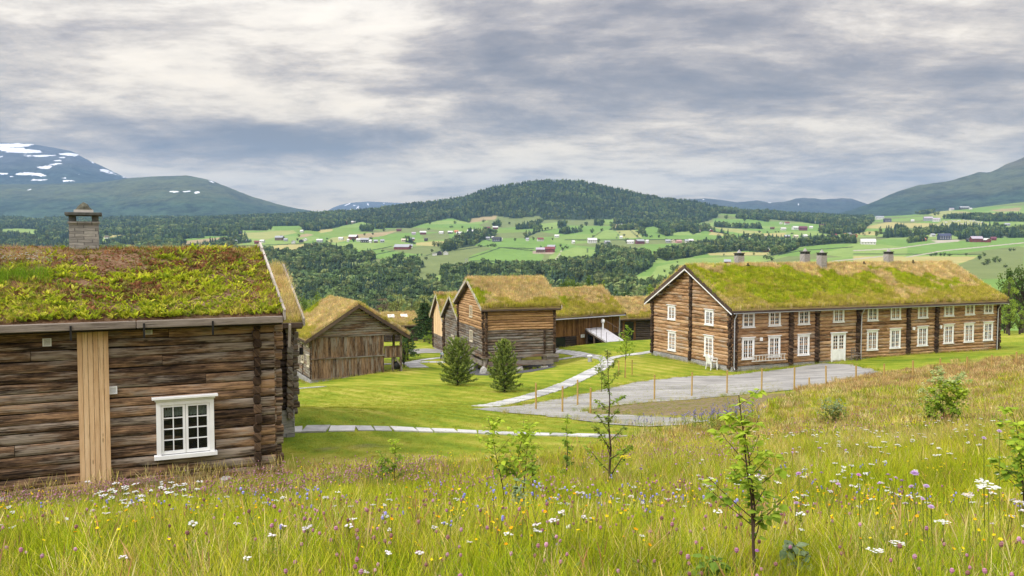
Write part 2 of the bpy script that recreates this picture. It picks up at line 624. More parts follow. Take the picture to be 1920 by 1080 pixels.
# far relief: height of the ground on a few lines of sight, as (depth, photo row) pairs
YK = [110, 160, 240, 350, 500, 650, 800, 1000, 1200, 1500, 1800, 2200]
ROWS = {-500: [640, 650, 655, 640, 610, 580, 550, 515, 490, 465, 445, 428], 0: [645, 655, 658, 640, 610, 580, 548, 512, 487, 462, 443, 426],
        500: [640, 648, 648, 635, 603, 568, 530, 494, 471, 450, 434, 419], 960: [632, 640, 642, 632, 598, 562, 523, 490, 468, 446, 429, 413],
        1300: [632, 632, 622, 602, 572, 543, 514, 486, 465, 444, 429, 416], 1600: [632, 615, 592, 562, 533, 509, 490, 470, 455, 439, 427, 415],
        1900: [630, 608, 582, 553, 524, 503, 486, 467, 451, 431, 414, 397], 2500: [625, 590, 560, 530, 505, 485, 468, 450, 432, 412, 395, 378]}
_cols = sorted(ROWS)
_lk = np.log(np.array(YK, float))
RIDGE = [(-600, 412), (0, 409), (200, 414), (300, 411), (440, 408), (560, 404), (620, 400), (690, 395), (760, 387), (830, 379), (870, 372), (920, 357), (960, 350),
         (1000, 345), (1050, 341.5), (1090, 344), (1120, 350), (1150, 355), (1200, 367), (1250, 377), (1300, 382), (1340, 390), (1400, 398), (1480, 403), (1600, 409),
         (1700, 404), (1800, 393), (1920, 378), (2000, 371), (2600, 355)]
_rx, _ry = np.array([r[0] for r in RIDGE], float), np.array([r[1] for r in RIDGE], float)
YR = 2750.0


def zfar(px, Y):
    px = np.asarray(px, float); Y = np.asarray(Y, float)
    ly = np.log(np.maximum(Y, 60))
    prof = np.array([np.interp(ly, _lk, ROWS[c]) for c in _cols])
    j = np.clip(np.searchsorted(_cols, px) - 1, 0, len(_cols) - 2)
    c0 = np.array(_cols)[j]; c1 = np.array(_cols)[j + 1]
    t = np.clip((px - c0) / (c1 - c0), 0, 1); t = t * t * (3 - 2 * t)
    ii = np.arange(px.size).reshape(px.shape)
    fl = prof.reshape(len(_cols), -1)
    row = (fl[j.ravel(), ii.ravel()] * (1 - t.ravel()) + fl[j.ravel() + 1, ii.ravel()] * t.ravel()).reshape(px.shape)
    last = row
    rid = np.interp(px, _rx, _ry)
    tt = np.clip((Y - 2200) / (YR - 2200), 0, 1)
    row = np.where(Y > 2200, last + (rid - last) * (tt ** .85), row)
    back = np.clip((Y - YR) / 700, 0, 1)
    row = row + back ** 1.3 * 90
    k = (540 - row) / 1600
    z = Y * (k * CT - ST) / (CT + k * ST)
    X = (px - 960) / 1600 * Y
    amp = np.interp(Y, [150, 500, 1500, 2300, 2700, 3500], [.3, 2.0, 5, 10, 9, 9])
    z = z + (fbm(X / 170 + 7, Y / 170, 4, 3) - .5) * amp
    return z


def gz(x, y):
    """height of the ground at (x, y), near part"""
    x = np.asarray(x, float); y = np.asarray(y, float)
    sh = x.shape
    q = np.stack([x.ravel(), y.ravel()], 1) * _s
    out = np.empty(len(q))
    for a in range(0, len(q), 20000):
        b = q[a:a + 20000]
        out[a:a + 20000] = _tps(((b[:, None] - _xy[None]) ** 2).sum(-1)) @ _w[:_n] + _w[_n] + b @ _w[_n + 1:]
    z = out.reshape(sh)
    if np.any(y > 95):
        px = 960 + 1600 * x / np.maximum(y, 1)
        z = np.where(y > 95, z + (zfar(px, np.maximum(y, 95)) - z) * sstep(97, 124, y), z)
    return z


def hit(px, py, y0=2.5, y1=124):
    """where the line of sight of a photo pixel meets the near ground"""
    d = ray(px, py)
    Ys = np.geomspace(y0, y1, 700)
    t = Ys / d[1]
    pts = d[None] * t[:, None]
    below = pts[:, 2] < gz(pts[:, 0], pts[:, 1])
    if not below.any(): return Vector(pts[-1])
    i = int(np.argmax(below))
    p = pts[i].copy()
    if i:
        a, b = pts[i - 1], pts[i]
        for _ in range(12):
            mm = (a + b) / 2
            if mm[2] < float(gz(mm[0], mm[1])): b = mm
            else: a = mm
        p = b
    p[2] = float(gz(p[0], p[1]))
    return Vector(p)


# where mown lawn turns into meadow, as a photo row for each column (only in front of the camera)
EDGE = [(-600, 930), (0, 925), (512, 893), (600, 888), (700, 882), (850, 874), (1000, 866), (1090, 858), (1150, 840), (1210, 822), (1330, 806), (1375, 786), (1420, 772), (1500, 738),
        (1600, 715), (1660, 703), (1700, 697), (1760, 690), (1830, 682), (1900, 676), (2000, 668), (2600, 640)]
_ex, _ey = np.array([e[0] for e in EDGE], float), np.array([e[1] for e in EDGE], float)
SOIL = [(1080, 772), (1130, 762), (1240, 752), (1380, 743), (1500, 736), (1600, 728), (1600, 722), (1500, 745), (1420, 768), (1340, 778), (1200, 779), (1120, 778)]


def meadow_w(x, y, z):
    px, py = proj(np.stack([x, y, z], -1))
    m_ = sstep(-7, 9, py - np.interp(px, _ex, _ey) + (fbm(x / 2.2, y / 2.2, 3, 5) - .5) * 14)
    return np.where(y < 4, 1.0, m_)


def pdist_in(px, py, poly):
    ins = inpoly(px, py, poly)
    d = polydist(px, py, list(poly) + [poly[0]])
    return np.where(ins, d, -d)


gx = np.concatenate([np.arange(-95, -40, 1.6), np.arange(-40, 62, .5), np.arange(62, 98, 1.6)])
gy = np.concatenate([np.arange(-8, 3, .5), np.arange(3, 36, .3), np.arange(36, 90, .5), np.arange(90, 131, 1.0)])
GX, GY = np.meshgrid(gx, gy)
GZ = gz(GX, GY) + (fbm(GX / 1.1, GY / 1.1, 3, 2) - .5) * .05
mw = meadow_w(GX, GY, GZ)
ppx, ppy = proj(np.stack([GX, GY, GZ], -1))
soil = sstep(-5, 2, pdist_in(ppx, ppy, SOIL)) * (GY > 20)
for bx, by, br in ((690, 836, 26), (620, 842, 18), (1202, 668, 9), (1190, 682, 8), (1258, 712, 10), (560, 760, 14), (1330, 700, 9)):
    soil = np.maximum(soil, .55 * sstep(1.0, .3, np.hypot((ppx - bx) / br, (ppy - by) / (br * .22)) + (fbm(GX / .9, GY / .9, 3, 66) - .5) * 1.4) * (GY > 15))
dry = sstep(18, 45, GY + (fbm(GX / 6, GY / 6, 3, 9) - .5) * 22)

m_ground, gg, b = new_mat('ground')
tcn = gg.n('ShaderNodeTexCoord').outputs['Object']
zn = attr(gg, 'zone').outputs['Vector']
sp = gg.n('ShaderNodeSeparateXYZ'); gg.l(zn, sp.inputs[0])
zm, zs, zd = sp.outputs
big = gg.noise(tcn, .16, 5, .6)
med = gg.noise(tcn, 1.3, 5, .65)
fine = gg.noise(gg.vm('MULTIPLY', tcn, (1.0, 0.55, 1.0)), 16.0, 5, .7)
strip = gg.n('ShaderNodeTexWave', wave_type='BANDS', bands_direction='DIAGONAL')
gg.l(tcn, strip.inputs['Vector']); strip.inputs['Scale'].default_value = .28; strip.inputs['Distortion'].default_value = 3.0
strip.inputs['Detail'].default_value = 2
t = gg.m('ADD', gg.m('MULTIPLY', gg.m('SUBTRACT', big, .5), 1.5), gg.m('MULTIPLY', gg.m('SUBTRACT', med, .5), .9))
t = gg.m('ADD', t, gg.m('MULTIPLY', gg.m('SUBTRACT', strip.outputs['Fac'], .5), .20))
t = gg.m('ADD', gg.m('ADD', t, gg.m('MULTIPLY', gg.m('SUBTRACT', fine, .5), .8)), .5)
lawn = gg.ramp(t, [(.12, (.105, .165, .014)), (.40, (.185, .240, .020)), (.64, (.275, .285, .035)), (.92, (.40, .36, .085))])
mead = gg.ramp(gg.m('ADD', gg.m('MULTIPLY', med, .5), gg.m('MULTIPLY', fine, .5)), [(.3, (.04, .05, .010)), (.5, (.11, .125, .018)), (.7, (.22, .20, .05))])
meadd = gg.ramp(gg.m('ADD', gg.m('MULTIPLY', med, .5), gg.m('MULTIPLY', fine, .5)), [(.3, (.16, .125, .045)), (.5, (.28, .215, .08)), (.7, (.37, .29, .13))])
mead = gg.mix(zd, mead, meadd)
so = gg.ramp(gg.m('ADD', gg.m('MULTIPLY', med, .5), gg.m('MULTIPLY', fine, .5)), [(.3, (.13, .09, .06)), (.7, (.27, .20, .145))])
col = gg.mix(zm, lawn, mead)
col = gg.mix(gg.m('MULTIPLY', zs, .9), col, so)
gg.l(col, b.inputs['Base Color']); b.inputs['Specular IOR Level'].default_value = .03
bump(gg, b, gg.m('ADD', fine, gg.m('MULTIPLY', med, .5)), .9, .05)
ground = np_mesh('ground', np.stack([GX, GY, GZ], -1).reshape(-1, 3), grid_faces(len(gy), len(gx)), m_ground,
                 {'zone': ('FLOAT_VECTOR', np.stack([mw, soil, dry], -1).reshape(-1, 3))}, smooth=True)
tag(ground, kind='structure')

# ================================================================== THE FAR SIDE OF THE VALLEY
G1, G2, Y1, Y2, O1, OL = (.155, .265, .062), (.215, .305, .085), (.37, .34, .135), (.30, .32, .115), (.32, .26, .14), (.165, .205, .075)
FIELDS = [
    (Y1, [(480, 468), (500, 462), (560, 456), (595, 457), (585, 464), (545, 470), (490, 471)]), (Y1, [(598, 431), (622, 429), (623, 433), (600, 437)]),
    (O1, [(565, 440), (575, 438), (590, 440), (575, 444), (560, 446)]), (Y2, [(442, 440), (455, 436), (550, 432), (556, 436), (500, 450), (460, 446)]),
    (G1, [(510, 425), (555, 424), (555, 431), (515, 432)]), (Y2, [(622, 446), (655, 442), (660, 450), (630, 456), (612, 453)]),
    (O1, [(660, 440), (700, 437), (745, 433), (720, 442), (690, 446), (655, 445)]), (Y1, [(780, 455), (812, 453), (850, 453), (848, 458), (820, 462), (782, 460)]),
    (Y1, [(1335, 435), (1375, 441), (1372, 444), (1330, 440)]), (Y1, [(1395, 439), (1475, 437), (1473, 442), (1450, 446), (1403, 445)]),
    (Y2, [(1305, 421), (1330, 424), (1430, 434), (1430, 438), (1390, 438), (1340, 428)]), (Y1, [(1440, 467), (1492, 460), (1490, 466), (1445, 472)]),
    (Y1, [(1327, 475), (1375, 472), (1442, 473), (1440, 478), (1380, 479), (1330, 479)]), (Y2, [(1447, 452), (1560, 441), (1520, 450), (1470, 456)]),
    (Y1, [(1622, 425), (1665, 416), (1720, 418), (1755, 419), (1740, 425), (1690, 427), (1625, 428)]),
    (Y2, [(1745, 425), (1765, 414), (1810, 411), (1840, 415), (1862, 421), (1830, 424), (1780, 426)]),
    (Y1, [(1600, 481), (1700, 481), (1832, 481), (1818, 489), (1770, 500), (1600, 500)]), (O1, [(1857, 394), (1915, 389), (1910, 396), (1870, 397)]),
    (Y1, [(1830, 402), (1885, 398), (1882, 404), (1840, 406)]), (Y2, [(1740, 402), (1770, 392), (1780, 394), (1850, 400), (1760, 408)]),
    (Y1, [(1597, 440), (1630, 433), (1655, 435), (1640, 441)]), (O1, [(345, 452), (420, 444), (435, 446), (420, 455), (350, 463)]),
    (Y1, [(190, 443), (225, 440), (232, 443), (195, 447)]), (Y1, [(240, 442), (262, 439), (268, 443), (245, 446)]),
    (G2, [(0, 430), (40, 428), (90, 432), (50, 444), (0, 440)]), (Y2, [(40, 410), (75, 408), (85, 415), (50, 416)]), (G2, [(55, 441), (90, 439), (90, 444), (60, 446)]),
    (G1, [(880, 480), (935, 462), (985, 464), (1020, 478), (1010, 500), (880, 490)]), (G2, [(1010, 420), (1050, 415), (1045, 428), (1015, 432)]),
    (Y2, [(1150, 420), (1195, 419), (1195, 428), (1150, 428)]), (G2, [(1120, 434), (1150, 430), (1165, 446), (1112, 446)]), (Y2, [(1155, 432), (1190, 430), (1205, 445), (1165, 446)]),
    (G1, [(1196, 428), (1228, 424), (1250, 440), (1210, 444)]), (G1, [(1210, 458), (1290, 456), (1360, 458), (1290, 470), (1200, 482), (1180, 474)]),
    (G2, [(1230, 500), (1300, 485), (1400, 480), (1480, 480), (1320, 515), (1215, 530)]), (G2, [(590, 505), (680, 498), (720, 500), (680, 507), (600, 510)]),
    (OL, [(760, 500), (830, 482), (860, 484), (850, 505), (780, 508)]), (OL, [(1130, 460), (1180, 462), (1160, 478), (1125, 485)]),
    (G1, [(1450, 480), (1520, 460), (1600, 458), (1560, 470), (1500, 480)]), (OL, [(1600, 446), (1700, 440), (1640, 452), (1595, 455)]),
    (G1, [(1340, 410), (1400, 412), (1470, 416), (1460, 424), (1390, 422), (1335, 414)]), (G2, [(1030, 480), (1080, 462), (1120, 470), (1080, 490), (1030, 495)]),
    (OL, [(790, 440), (840, 434), (845, 448), (800, 452)]), (G1, [(1700, 463), (1800, 452), (1920, 442), (1920, 460), (1800, 476), (1700, 480)]),
    (OL, [(1790, 500), (1860, 470), (1920, 464), (1920, 520), (1800, 525)]), (O1, [(1152, 420), (1168, 419), (1172, 426), (1155, 427)]),
    (O1, [(868, 410), (930, 405), (930, 412), (880, 418)]), (G2, [(1915, 412), (1960, 405), (1960, 424), (1900, 420)]),
    ((.42, .38, .30), [(1745, 451), (1795, 449), (1797, 453), (1760, 456)]), ((.33, .27, .2), [(1000, 470), (1040, 471), (1040, 476), (1000, 475)]),
]
LANES = [[(1036, 495), (1050, 476), (1052, 470)], [(1170, 480), (1190, 474), (1188, 466)], [(1600, 470), (1680, 466), (1760, 455), (1800, 450)], [(1560, 490), (1660, 480)], [(1700, 482), (1770, 470), (1920, 455)]]
DARKL = [[(883, 489), (960, 490), (1000, 491)], [(880, 484), (940, 464), (1000, 470)], [(935, 464), (1000, 466)], [(1088, 492), (1100, 478), (1102, 466)], [(1131, 488), (1133, 462)], [(1060, 450), (1300, 449)],
         [(660, 476), (735, 462)], [(640, 461), (600, 470)], [(1600, 476), (1840, 477)], [(800, 479), (830, 469)], [(400, 463), (620, 455)], [(1110, 446), (1130, 432)], [(1200, 448), (1180, 430)], [(1155, 448), (1162, 435)],
         [(1460, 478), (1500, 470), (1600, 463)], [(690, 480), (740, 470)], [(900, 445), (920, 452)], [(850, 470), (920, 460)]]
HILL_EDGE = [(-600, 440), (0, 438), (90, 428), (120, 440), (330, 444), (440, 442), (446, 432), (500, 432), (512, 424), (562, 423), (570, 432), (600, 434), (640, 424), (680, 416), (720, 428),
             (770, 428), (800, 418), (845, 410), (880, 418), (885, 410), (930, 405), (965, 410), (1010, 406), (1020, 412), (1080, 412), (1095, 412), (1150, 411), (1150.5, 429), (1200, 428),
             (1225, 424), (1260, 437), (1290, 434), (1310, 419), (1345, 408), (1345.5, 401), (1400, 403), (1450, 412), (1500, 416), (1530, 421), (1570, 423), (1600, 412), (1640, 405), (1700, 401),
             (1750, 402), (1775, 393), (1800, 390), (1850, 385), (1920, 378), (2600, 350)]
_hx, _hy = np.array([e[0] for e in HILL_EDGE], float), np.array([e[1] for e in HILL_EDGE], float)
WOODS = [
    [(500, 474), (540, 478), (585, 494), (592, 510), (640, 506), (700, 505), (760, 508), (784, 509), (786, 530), (830, 530), (822, 508), (890, 500), (1000, 502), (1080, 493), (1150, 484), (1190, 479), (1232, 482),
     (1222, 500), (1202, 512), (1180, 524), (1200, 545), (1250, 540), (1262, 520), (1330, 508), (1330, 720), (-400, 720), (-400, 480), (300, 470)],
    [(1540, 424), (1570, 420), (1620, 408), (1635, 409), (1640, 414), (1625, 426), (1620, 435), (1600, 438), (1560, 440), (1535, 437)],
    [(1640, 447), (1690, 438), (1760, 430), (1830, 428), (1890, 430), (1880, 447), (1850, 447), (1800, 446), (1770, 436), (1700, 445)],
    [(1765, 410), (1800, 405), (1880, 408), (1920, 404), (1920, 416), (1850, 415), (1800, 410)],
    [(1300, 481), (1288, 472), (1310, 461), (1350, 453), (1395, 448), (1440, 452), (1490, 455), (1540, 450), (1600, 450), (1605, 457), (1560, 458), (1500, 463), (1490, 467), (1470, 474), (1440, 472), (1400, 470), (1340, 474)],
    [(1228, 482), (1260, 472), (1312, 463), (1300, 482), (1250, 489)], [(1116, 471), (1126, 466), (1170, 476), (1188, 478), (1170, 483), (1122, 481)],
    [(842, 461), (855, 449), (895, 440), (930, 439), (925, 446), (905, 451), (890, 462), (850, 467)], [(590, 467), (665, 472), (666, 490), (612, 498), (545, 482)],
    [(668, 488), (688, 481), (706, 485), (690, 492), (668, 492)], [(715, 501), (740, 489), (790, 493), (800, 501), (770, 506), (730, 505)], [(965, 426), (1000, 420), (1020, 412), (1005, 428), (970, 431)],
    [(1015, 430), (1060, 418), (1062, 424), (1018, 434)], [(1045, 437), (1090, 428), (1092, 434), (1060, 440)], [(1140, 430), (1155, 424), (1200, 425), (1195, 431), (1150, 432)],
    [(675, 428), (700, 430), (698, 435), (678, 434)], [(700, 424), (722, 424), (720, 430), (705, 430)], [(825, 465), (850, 458), (895, 450), (890, 458), (830, 474)], [(1115, 418), (1132, 415), (1130, 423), (1114, 423)],
    [(922, 425), (935, 417), (940, 425)], [(1228, 437), (1262, 436), (1260, 442), (1250, 443)], [(1290, 432), (1345, 425), (1300, 440)], [(0, 446), (90, 448), (130, 456), (130, 475), (0, 475)],
    [(430, 447), (455, 446), (470, 455), (440, 458)], [(445, 434), (455, 436), (448, 441), (430, 444)], [(1700, 452), (1735, 449), (1738, 452), (1702, 456)], [(1660, 437), (1700, 428), (1690, 438)], [(1880, 440), (1960, 420), (1960, 445), (1890, 447)],
]
HEDGES = [[(985, 446), (1003, 436), (1030, 426)], [(1340, 424), (1380, 427), (1430, 428)], [(1322, 431), (1365, 439)], [(1380, 408), (1440, 414)], [(1005, 430), (1050, 420)], [(880, 440), (930, 440)],
          [(1195, 434), (1213, 443)], [(1400, 474), (1435, 471), (1462, 470)], [(1448, 477), (1470, 474), (1495, 466)], [(1620, 440), (1660, 436)], [(1800, 448), (1840, 443)], [(758, 452), (780, 456)]]


def wooded(px, py):
    f = py < np.interp(px, _hx, _hy)
    f |= (px < 445) & (py < 480) & (fbm(px / 34, py / 5.5, 3, 88) > .47)
    for w in WOODS: f |= inpoly(px, py, w)
    for h in HEDGES: f |= polydist(px, py, h) < 1.6
    clear = np.zeros(np.shape(px), bool)
    for c_, poly in FIELDS[:31]: clear |= inpoly(px, py, poly)
    return f & ~clear


pxs = np.arange(-560, 2481, 2.6)
ys = np.concatenate([np.geomspace(127, 620, 60)[:-1], np.geomspace(620, 2300, 210)[:-1], np.linspace(2300, 3450, 50)])
FX, FY = np.meshgrid(pxs, ys)
FZ = zfar(FX, FY) - .12
XX = (FX - 960) / 1600 * FY
vpx, vpy = proj(np.stack([XX, FY, FZ], -1))
wx = vpx + (fbm(XX / 60, FY / 60, 3, 31) - .5) * 5
wy = vpy + (fbm(XX / 90 + 50, FY / 90, 3, 32) - .5) * 2.5
colr = np.empty(FX.shape + (3,))
# patchwork of hay meadows: large cells with their own greens
cellx, celly = XX / 150 + FY / 600, FY / 190 - XX / 700
ci_, cj_ = np.floor(cellx + .25 * np.sin(celly * 2)).astype(int), np.floor(celly + .2 * np.sin(cellx * 3)).astype(int)
hsh = ((ci_ * 73856093) ^ (cj_ * 19349663)) % 997 / 997.0
pal = np.array([G1, G2, G1, OL, G2, (.19, .285, .075), (.17, .26, .06)])
colr[:] = pal[(hsh * len(pal)).astype(int) % len(pal)]
for c_, poly in FIELDS: colr[inpoly(wx, wy, poly)] = c_
for ln in DARKL: colr[polydist(vpx, vpy, ln) < .8] = (.05, .075, .03)
for ln in LANES: colr[polydist(vpx, vpy, ln) < .9] = (.38, .35, .29)
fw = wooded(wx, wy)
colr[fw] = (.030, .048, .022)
m_valley, gg, b = new_mat('valley')
tcn = gg.n('ShaderNodeTexCoord').outputs['Object']
ca = attr(gg, 'tone').outputs['Color']
f = gg.noise(tcn, .02, 6, .65)
f2 = gg.noise(gg.vm('MULTIPLY', tcn, (1, .35, 1)), .11, 5, .65)
b.inputs['Specular IOR Level'].default_value = .03
mul = gg.ramp(gg.m('ADD', gg.m('MULTIPLY', f, .6), gg.m('MULTIPLY', f2, .4)), [(.3, (.78, .8, .75)), (.7, (1.18, 1.12, 1.15))])
gg.l(gg.mix(1.0, ca, mul, 'MULTIPLY'), b.inputs['Base Color'])
valley = np_mesh('valley', np.stack([XX, FY, FZ], -1).reshape(-1, 3), grid_faces(*FX.shape), m_valley,
                 {'tone': ('FLOAT_COLOR', np.concatenate([colr, np.ones(FX.shape + (1,))], -1).reshape(-1, 4))}, smooth=True)
tag(valley, kind='structure')


def far_at(px, py, y0=150, y1=2740):
    """where the line of sight of a photo pixel meets the far hillside (last crossing from in front)"""
    Ys = np.geomspace(y0, y1, 1500)
    row = proj(np.stack([(px - 960) / 1600 * Ys, Ys, zfar(np.full(Ys.shape, float(px)), Ys)], -1))[1]
    i = np.where(row <= py)[0]
    i = i[Ys[i] > 560] if (px < 1330 and py < 560) else i
    Y = Ys[i[0]] if len(i) else Ys[np.argmin(np.abs(row - py))]
    z = float(zfar(np.array([float(px)]), np.array([Y]))[0])
    return Vector(((px - 960) / 1600 * Y, Y, z))


# ------------------------------------------------------------------ mountains
def mountain_mat(name, low, mid, rock, tree_z, rock_z, snow=False):
    m_, gg, b = new_mat(name)
    tcn = gg.n('ShaderNodeTexCoord').outputs['Object']
    sp = gg.n('ShaderNodeSeparateXYZ'); gg.l(tcn, sp.inputs[0])
    f = gg.noise(tcn, .004, 8, .62)
    ff = gg.m('ADD', gg.m('MULTIPLY', gg.noise(gg.vm('MULTIPLY', tcn, (1, .5, 2.0)), .03, 7, .75), .55), gg.m('MULTIPLY', gg.noise(gg.vm('MULTIPLY', tcn, (1, .4, 2.6)), .006, 6, .7, .6), .45))
    h = gg.m('ADD', sp.outputs[2], gg.m('MULTIPLY', gg.m('SUBTRACT', f, .5), 260))
    c = gg.mix(gg.maprange(h, tree_z - 60, tree_z + 60, 0, 1), gg.ramp(ff, [(.42, tuple(q * .38 for q in low)), (.57, tuple(q * 1.7 for q in low))]),
               gg.ramp(ff, [(.42, tuple(q * .5 for q in mid)), (.57, tuple(q * 1.45 for q in mid))]))
    c = gg.mix(gg.maprange(h, rock_z - 80, rock_z + 80, 0, 1), c, gg.ramp(ff, [(.42, tuple(q * .5 for q in rock)), (.57, tuple(q * 1.4 for q in rock))]))
    if snow:
        sm = attr(gg, 'snow').outputs['Fac']
        nz = gg.noise(gg.vm('MULTIPLY', tcn, (1, .5, 3.5)), .022, 6, .7)
        sm = gg.maprange(gg.m('ADD', sm, gg.m('MULTIPLY', gg.m('SUBTRACT', nz, .5), 2.4)), .52, .66, 0, 1)
        c = gg.mix(sm, c, (.86, .87, .9))
    gg.l(gg.mix(1.0, c, (.72, .72, .72), 'MULTIPLY') if not snow else gg.mix(gg.m('SUBTRACT', 1.0, sm), c, gg.mix(1.0, c, (.72, .72, .72), 'MULTIPLY')), b.inputs['Base Color'])
    b.inputs['Specular IOR Level'].default_value = .03
    bump(gg, b, ff, 1.0, 20.0)
    return m_


def mountain(name, ridge, Yr, Yb, base_row, mat_, noise=30.0, nx=360, ny=90, snow=None, seed=1, rough=.0):
    rx = np.array([r[0] for r in ridge], float); ry = np.array([r[1] for r in ridge], float)
    px = np.linspace(rx[0], rx[-1], nx)
    t = np.linspace(0, 1.25, ny)
    PX, T = np.meshgrid(px, t)
    row_r = np.interp(px, rx, ry)
    ker = np.hanning(9); ker /= ker.sum()
    row_r = np.convolve(np.pad(row_r, 4, mode='edge'), ker, 'valid')
    zr = P(px, row_r, Yr)[:, 2]
    zb = P(px, np.full(nx, float(base_row)), Yb)[:, 2]
    Yg = Yb + (Yr - Yb) * T
    s_ = np.clip(T, 0, 1)
    prof = s_ ** 1.15 * .55 + sstep(0, 1, s_) * .45
    Z = zb[None] + (zr - zb)[None] * prof
    Z = np.where(T > 1, zr[None] - (T - 1) * 4 * np.maximum(zr - zb, 50)[None], Z)
    X = (PX - 960) / 1600 * Yg
    edge = np.minimum(np.minimum(T * 4, 1), 1) * np.where(T <= 1, np.clip((1.02 - T) * 5, .12, 1), .12)
    gul = np.abs(fbm(X / 420 + Yg / 1500, Yg / 1400, 5, seed) - .5) * 2
    Z = Z + (fbm(X / 700, Yg / 700, 6, seed + 4) - .5) * noise * 2.2 * edge - gul * noise * .7 * edge
    Z = Z + (fbm(X / 60, Yg / 60, 3, seed + 8) - .5) * rough
    at = {}
    if snow is not None:
        vx, vy = proj(np.stack([X, Yg, Z], -1))
        sm = snow(vx, vy, X, Yg, Z)
        at['snow'] = ('FLOAT', sm.ravel())
    o = np_mesh(name, np.stack([X, Yg, Z], -1).reshape(-1, 3), grid_faces(ny, nx), mat_, at, smooth=True)
    tag(o, kind='structure')
    return o


def patches(lst, jag=5.0):
    def f(vx, vy, X, Y, Z):
        jx = vx + (fbm(X / 90, Z / 25, 3, 71) - .5) * jag * 5
        jy = vy + (fbm(X / 70, Z / 20, 3, 72) - .5) * jag * 1.1
        r = np.zeros(vx.shape)
        for (cx, cy, w, h, sl) in lst:
            d = ((jx - cx) / w) ** 2 + ((jy - cy - (jx - cx) * sl) / h) ** 2
            r = np.maximum(r, sstep(1.15, .45, d))
        return r
    return f


SN1 = [(15, 272, 50, 4, .02), (40, 284, 44, 3.2, 0), (10, 279, 60, 4, .05), (85, 291.5, 22, 1.5, -.06), (130, 290, 18, 2, .1), (107, 301, 10, 1.3, 0), (88, 314, 18, 3.6, -.05), (106, 308, 12, 1.5, .05),
       (60, 327, 34, 2.2, .06), (10, 325, 12, 1.6, .1), (198, 322, 12, 2.6, .3), (215, 326, 9, 1.6, .35), (72, 338, 19, 1.2, .02), (134, 338.5, 14, 1.8, .03), (109, 335, 9, 1.1, 0), (3, 293, 9, 1.6, 0),
       (55, 292, 10, 1, 0), (150, 327, 5, 1.2, .2), (120, 296, 7, 1, 0), (172, 303, 7, 1, .5), (230, 331, 6, 1.2, .4), (-60, 275, 60, 5, 0), (-40, 300, 40, 3, 0), (25, 329, 6, 1, .1)]
m_mt1 = mountain_mat('high_mountain', (.05, .068, .05), (.085, .088, .062), (.105, .098, .092), 560, 640, True)
mountain('mountain', [(-420, 275), (-120, 264), (0, 267), (60, 269), (110, 277), (140, 283), (165, 297), (200, 313), (240, 333), (300, 362), (360, 392), (460, 430)], 7200, 4700, 420, m_mt1, 42, 620, 180,
         patches(SN1), 11)
m_mt2 = mountain_mat('green_mountain', (.052, .088, .044), (.11, .125, .05), (.13, .12, .07), 240, 520, True)
mountain('mountain', [(-420, 360), (-100, 350), (0, 346), (100, 345), (200, 341), (240, 334.5), (300, 330), (355, 328.5), (395, 337), (430, 350), (470, 367), (520, 382), (560, 391), (620, 401), (690, 412), (760, 430)],
         5200, 3100, 445, m_mt2, 30, 560, 140, patches([(327, 359, 12, 1.6, 0), (352, 359, 9, 1.4, 0), (371, 361, 6, 1.6, -.15), (397, 341, 6, .9, .4), (53, 356, 5, 1.2, -.2)], 1.5), 23, rough=6)
m_mt3 = mountain_mat('blue_mountain', (.07, .08, .08), (.09, .095, .095), (.11, .11, .115), 200, 500, True)
mountain('mountain', [(560, 425), (610, 398), (626, 389), (640, 384), (660, 380), (690, 378), (720, 379), (760, 381), (800, 384), (880, 392), (960, 410)], 9600, 7600, 430, m_mt3, 25, 260, 80,
         patches([(652, 383, 7, 1, -.4), (671, 391, 2.4, 6, 0), (650, 395, 1.6, 3, 0), (664, 385, 3, .8, 0), (690, 383, 1, 3.5, 0), (658, 392, 1.4, 1, 0), (655, 399, 4, .8, 0), (720, 381, 2, 1, 0)], .6), 37)
m_mt4 = mountain_mat('wooded_ridge', (.035, .058, .032), (.06, .08, .04), (.1, .1, .07), 260, 600)
mountain('hill', [(1040, 380), (1100, 352), (1130, 350), (1150, 352), (1180, 357), (1205, 365), (1230, 372), (1280, 382), (1340, 400)], 3900, 3300, 420, m_mt4, 16, 160, 60, None, 41, rough=8)
m_mt5 = mountain_mat('distant_range', (.045, .065, .045), (.085, .085, .06), (.12, .105, .09), 330, 440, True)
mountain('mountain', [(1180, 392), (1250, 378), (1290, 373), (1320, 371.5), (1345, 374), (1380, 379), (1405, 377), (1418, 375.5), (1440, 380), (1470, 378), (1490, 372), (1505, 370.5), (1525, 372), (1540, 374), (1560, 372.5), (1575, 371.5), (1595, 372.5),
         (1620, 381), (1660, 396), (1720, 420)], 7300, 5400, 425, m_mt5, 34, 480, 120, patches([(1497, 383.5, 1.2, 2.2, 0), (1443, 380, 4, .8, 0), (1319, 374, 2, .8, 0)], .5), 53, rough=5)
m_mt6 = mountain_mat('right_mountain', (.046, .078, .042), (.10, .115, .05), (.13, .115, .065), 250, 420)
mountain('mountain', [(1480, 424), (1540, 411), (1580, 398), (1612, 387), (1640, 377), (1680, 358), (1700, 352), (1720, 347), (1780, 338), (1812, 328), (1830, 322.5), (1850, 323.5), (1866, 316), (1880, 308), (1920, 292), (1980, 266), (2080, 240), (2500, 215)],
         4700, 3050, 432, m_mt6, 26, 520, 140, None, 67, rough=7)

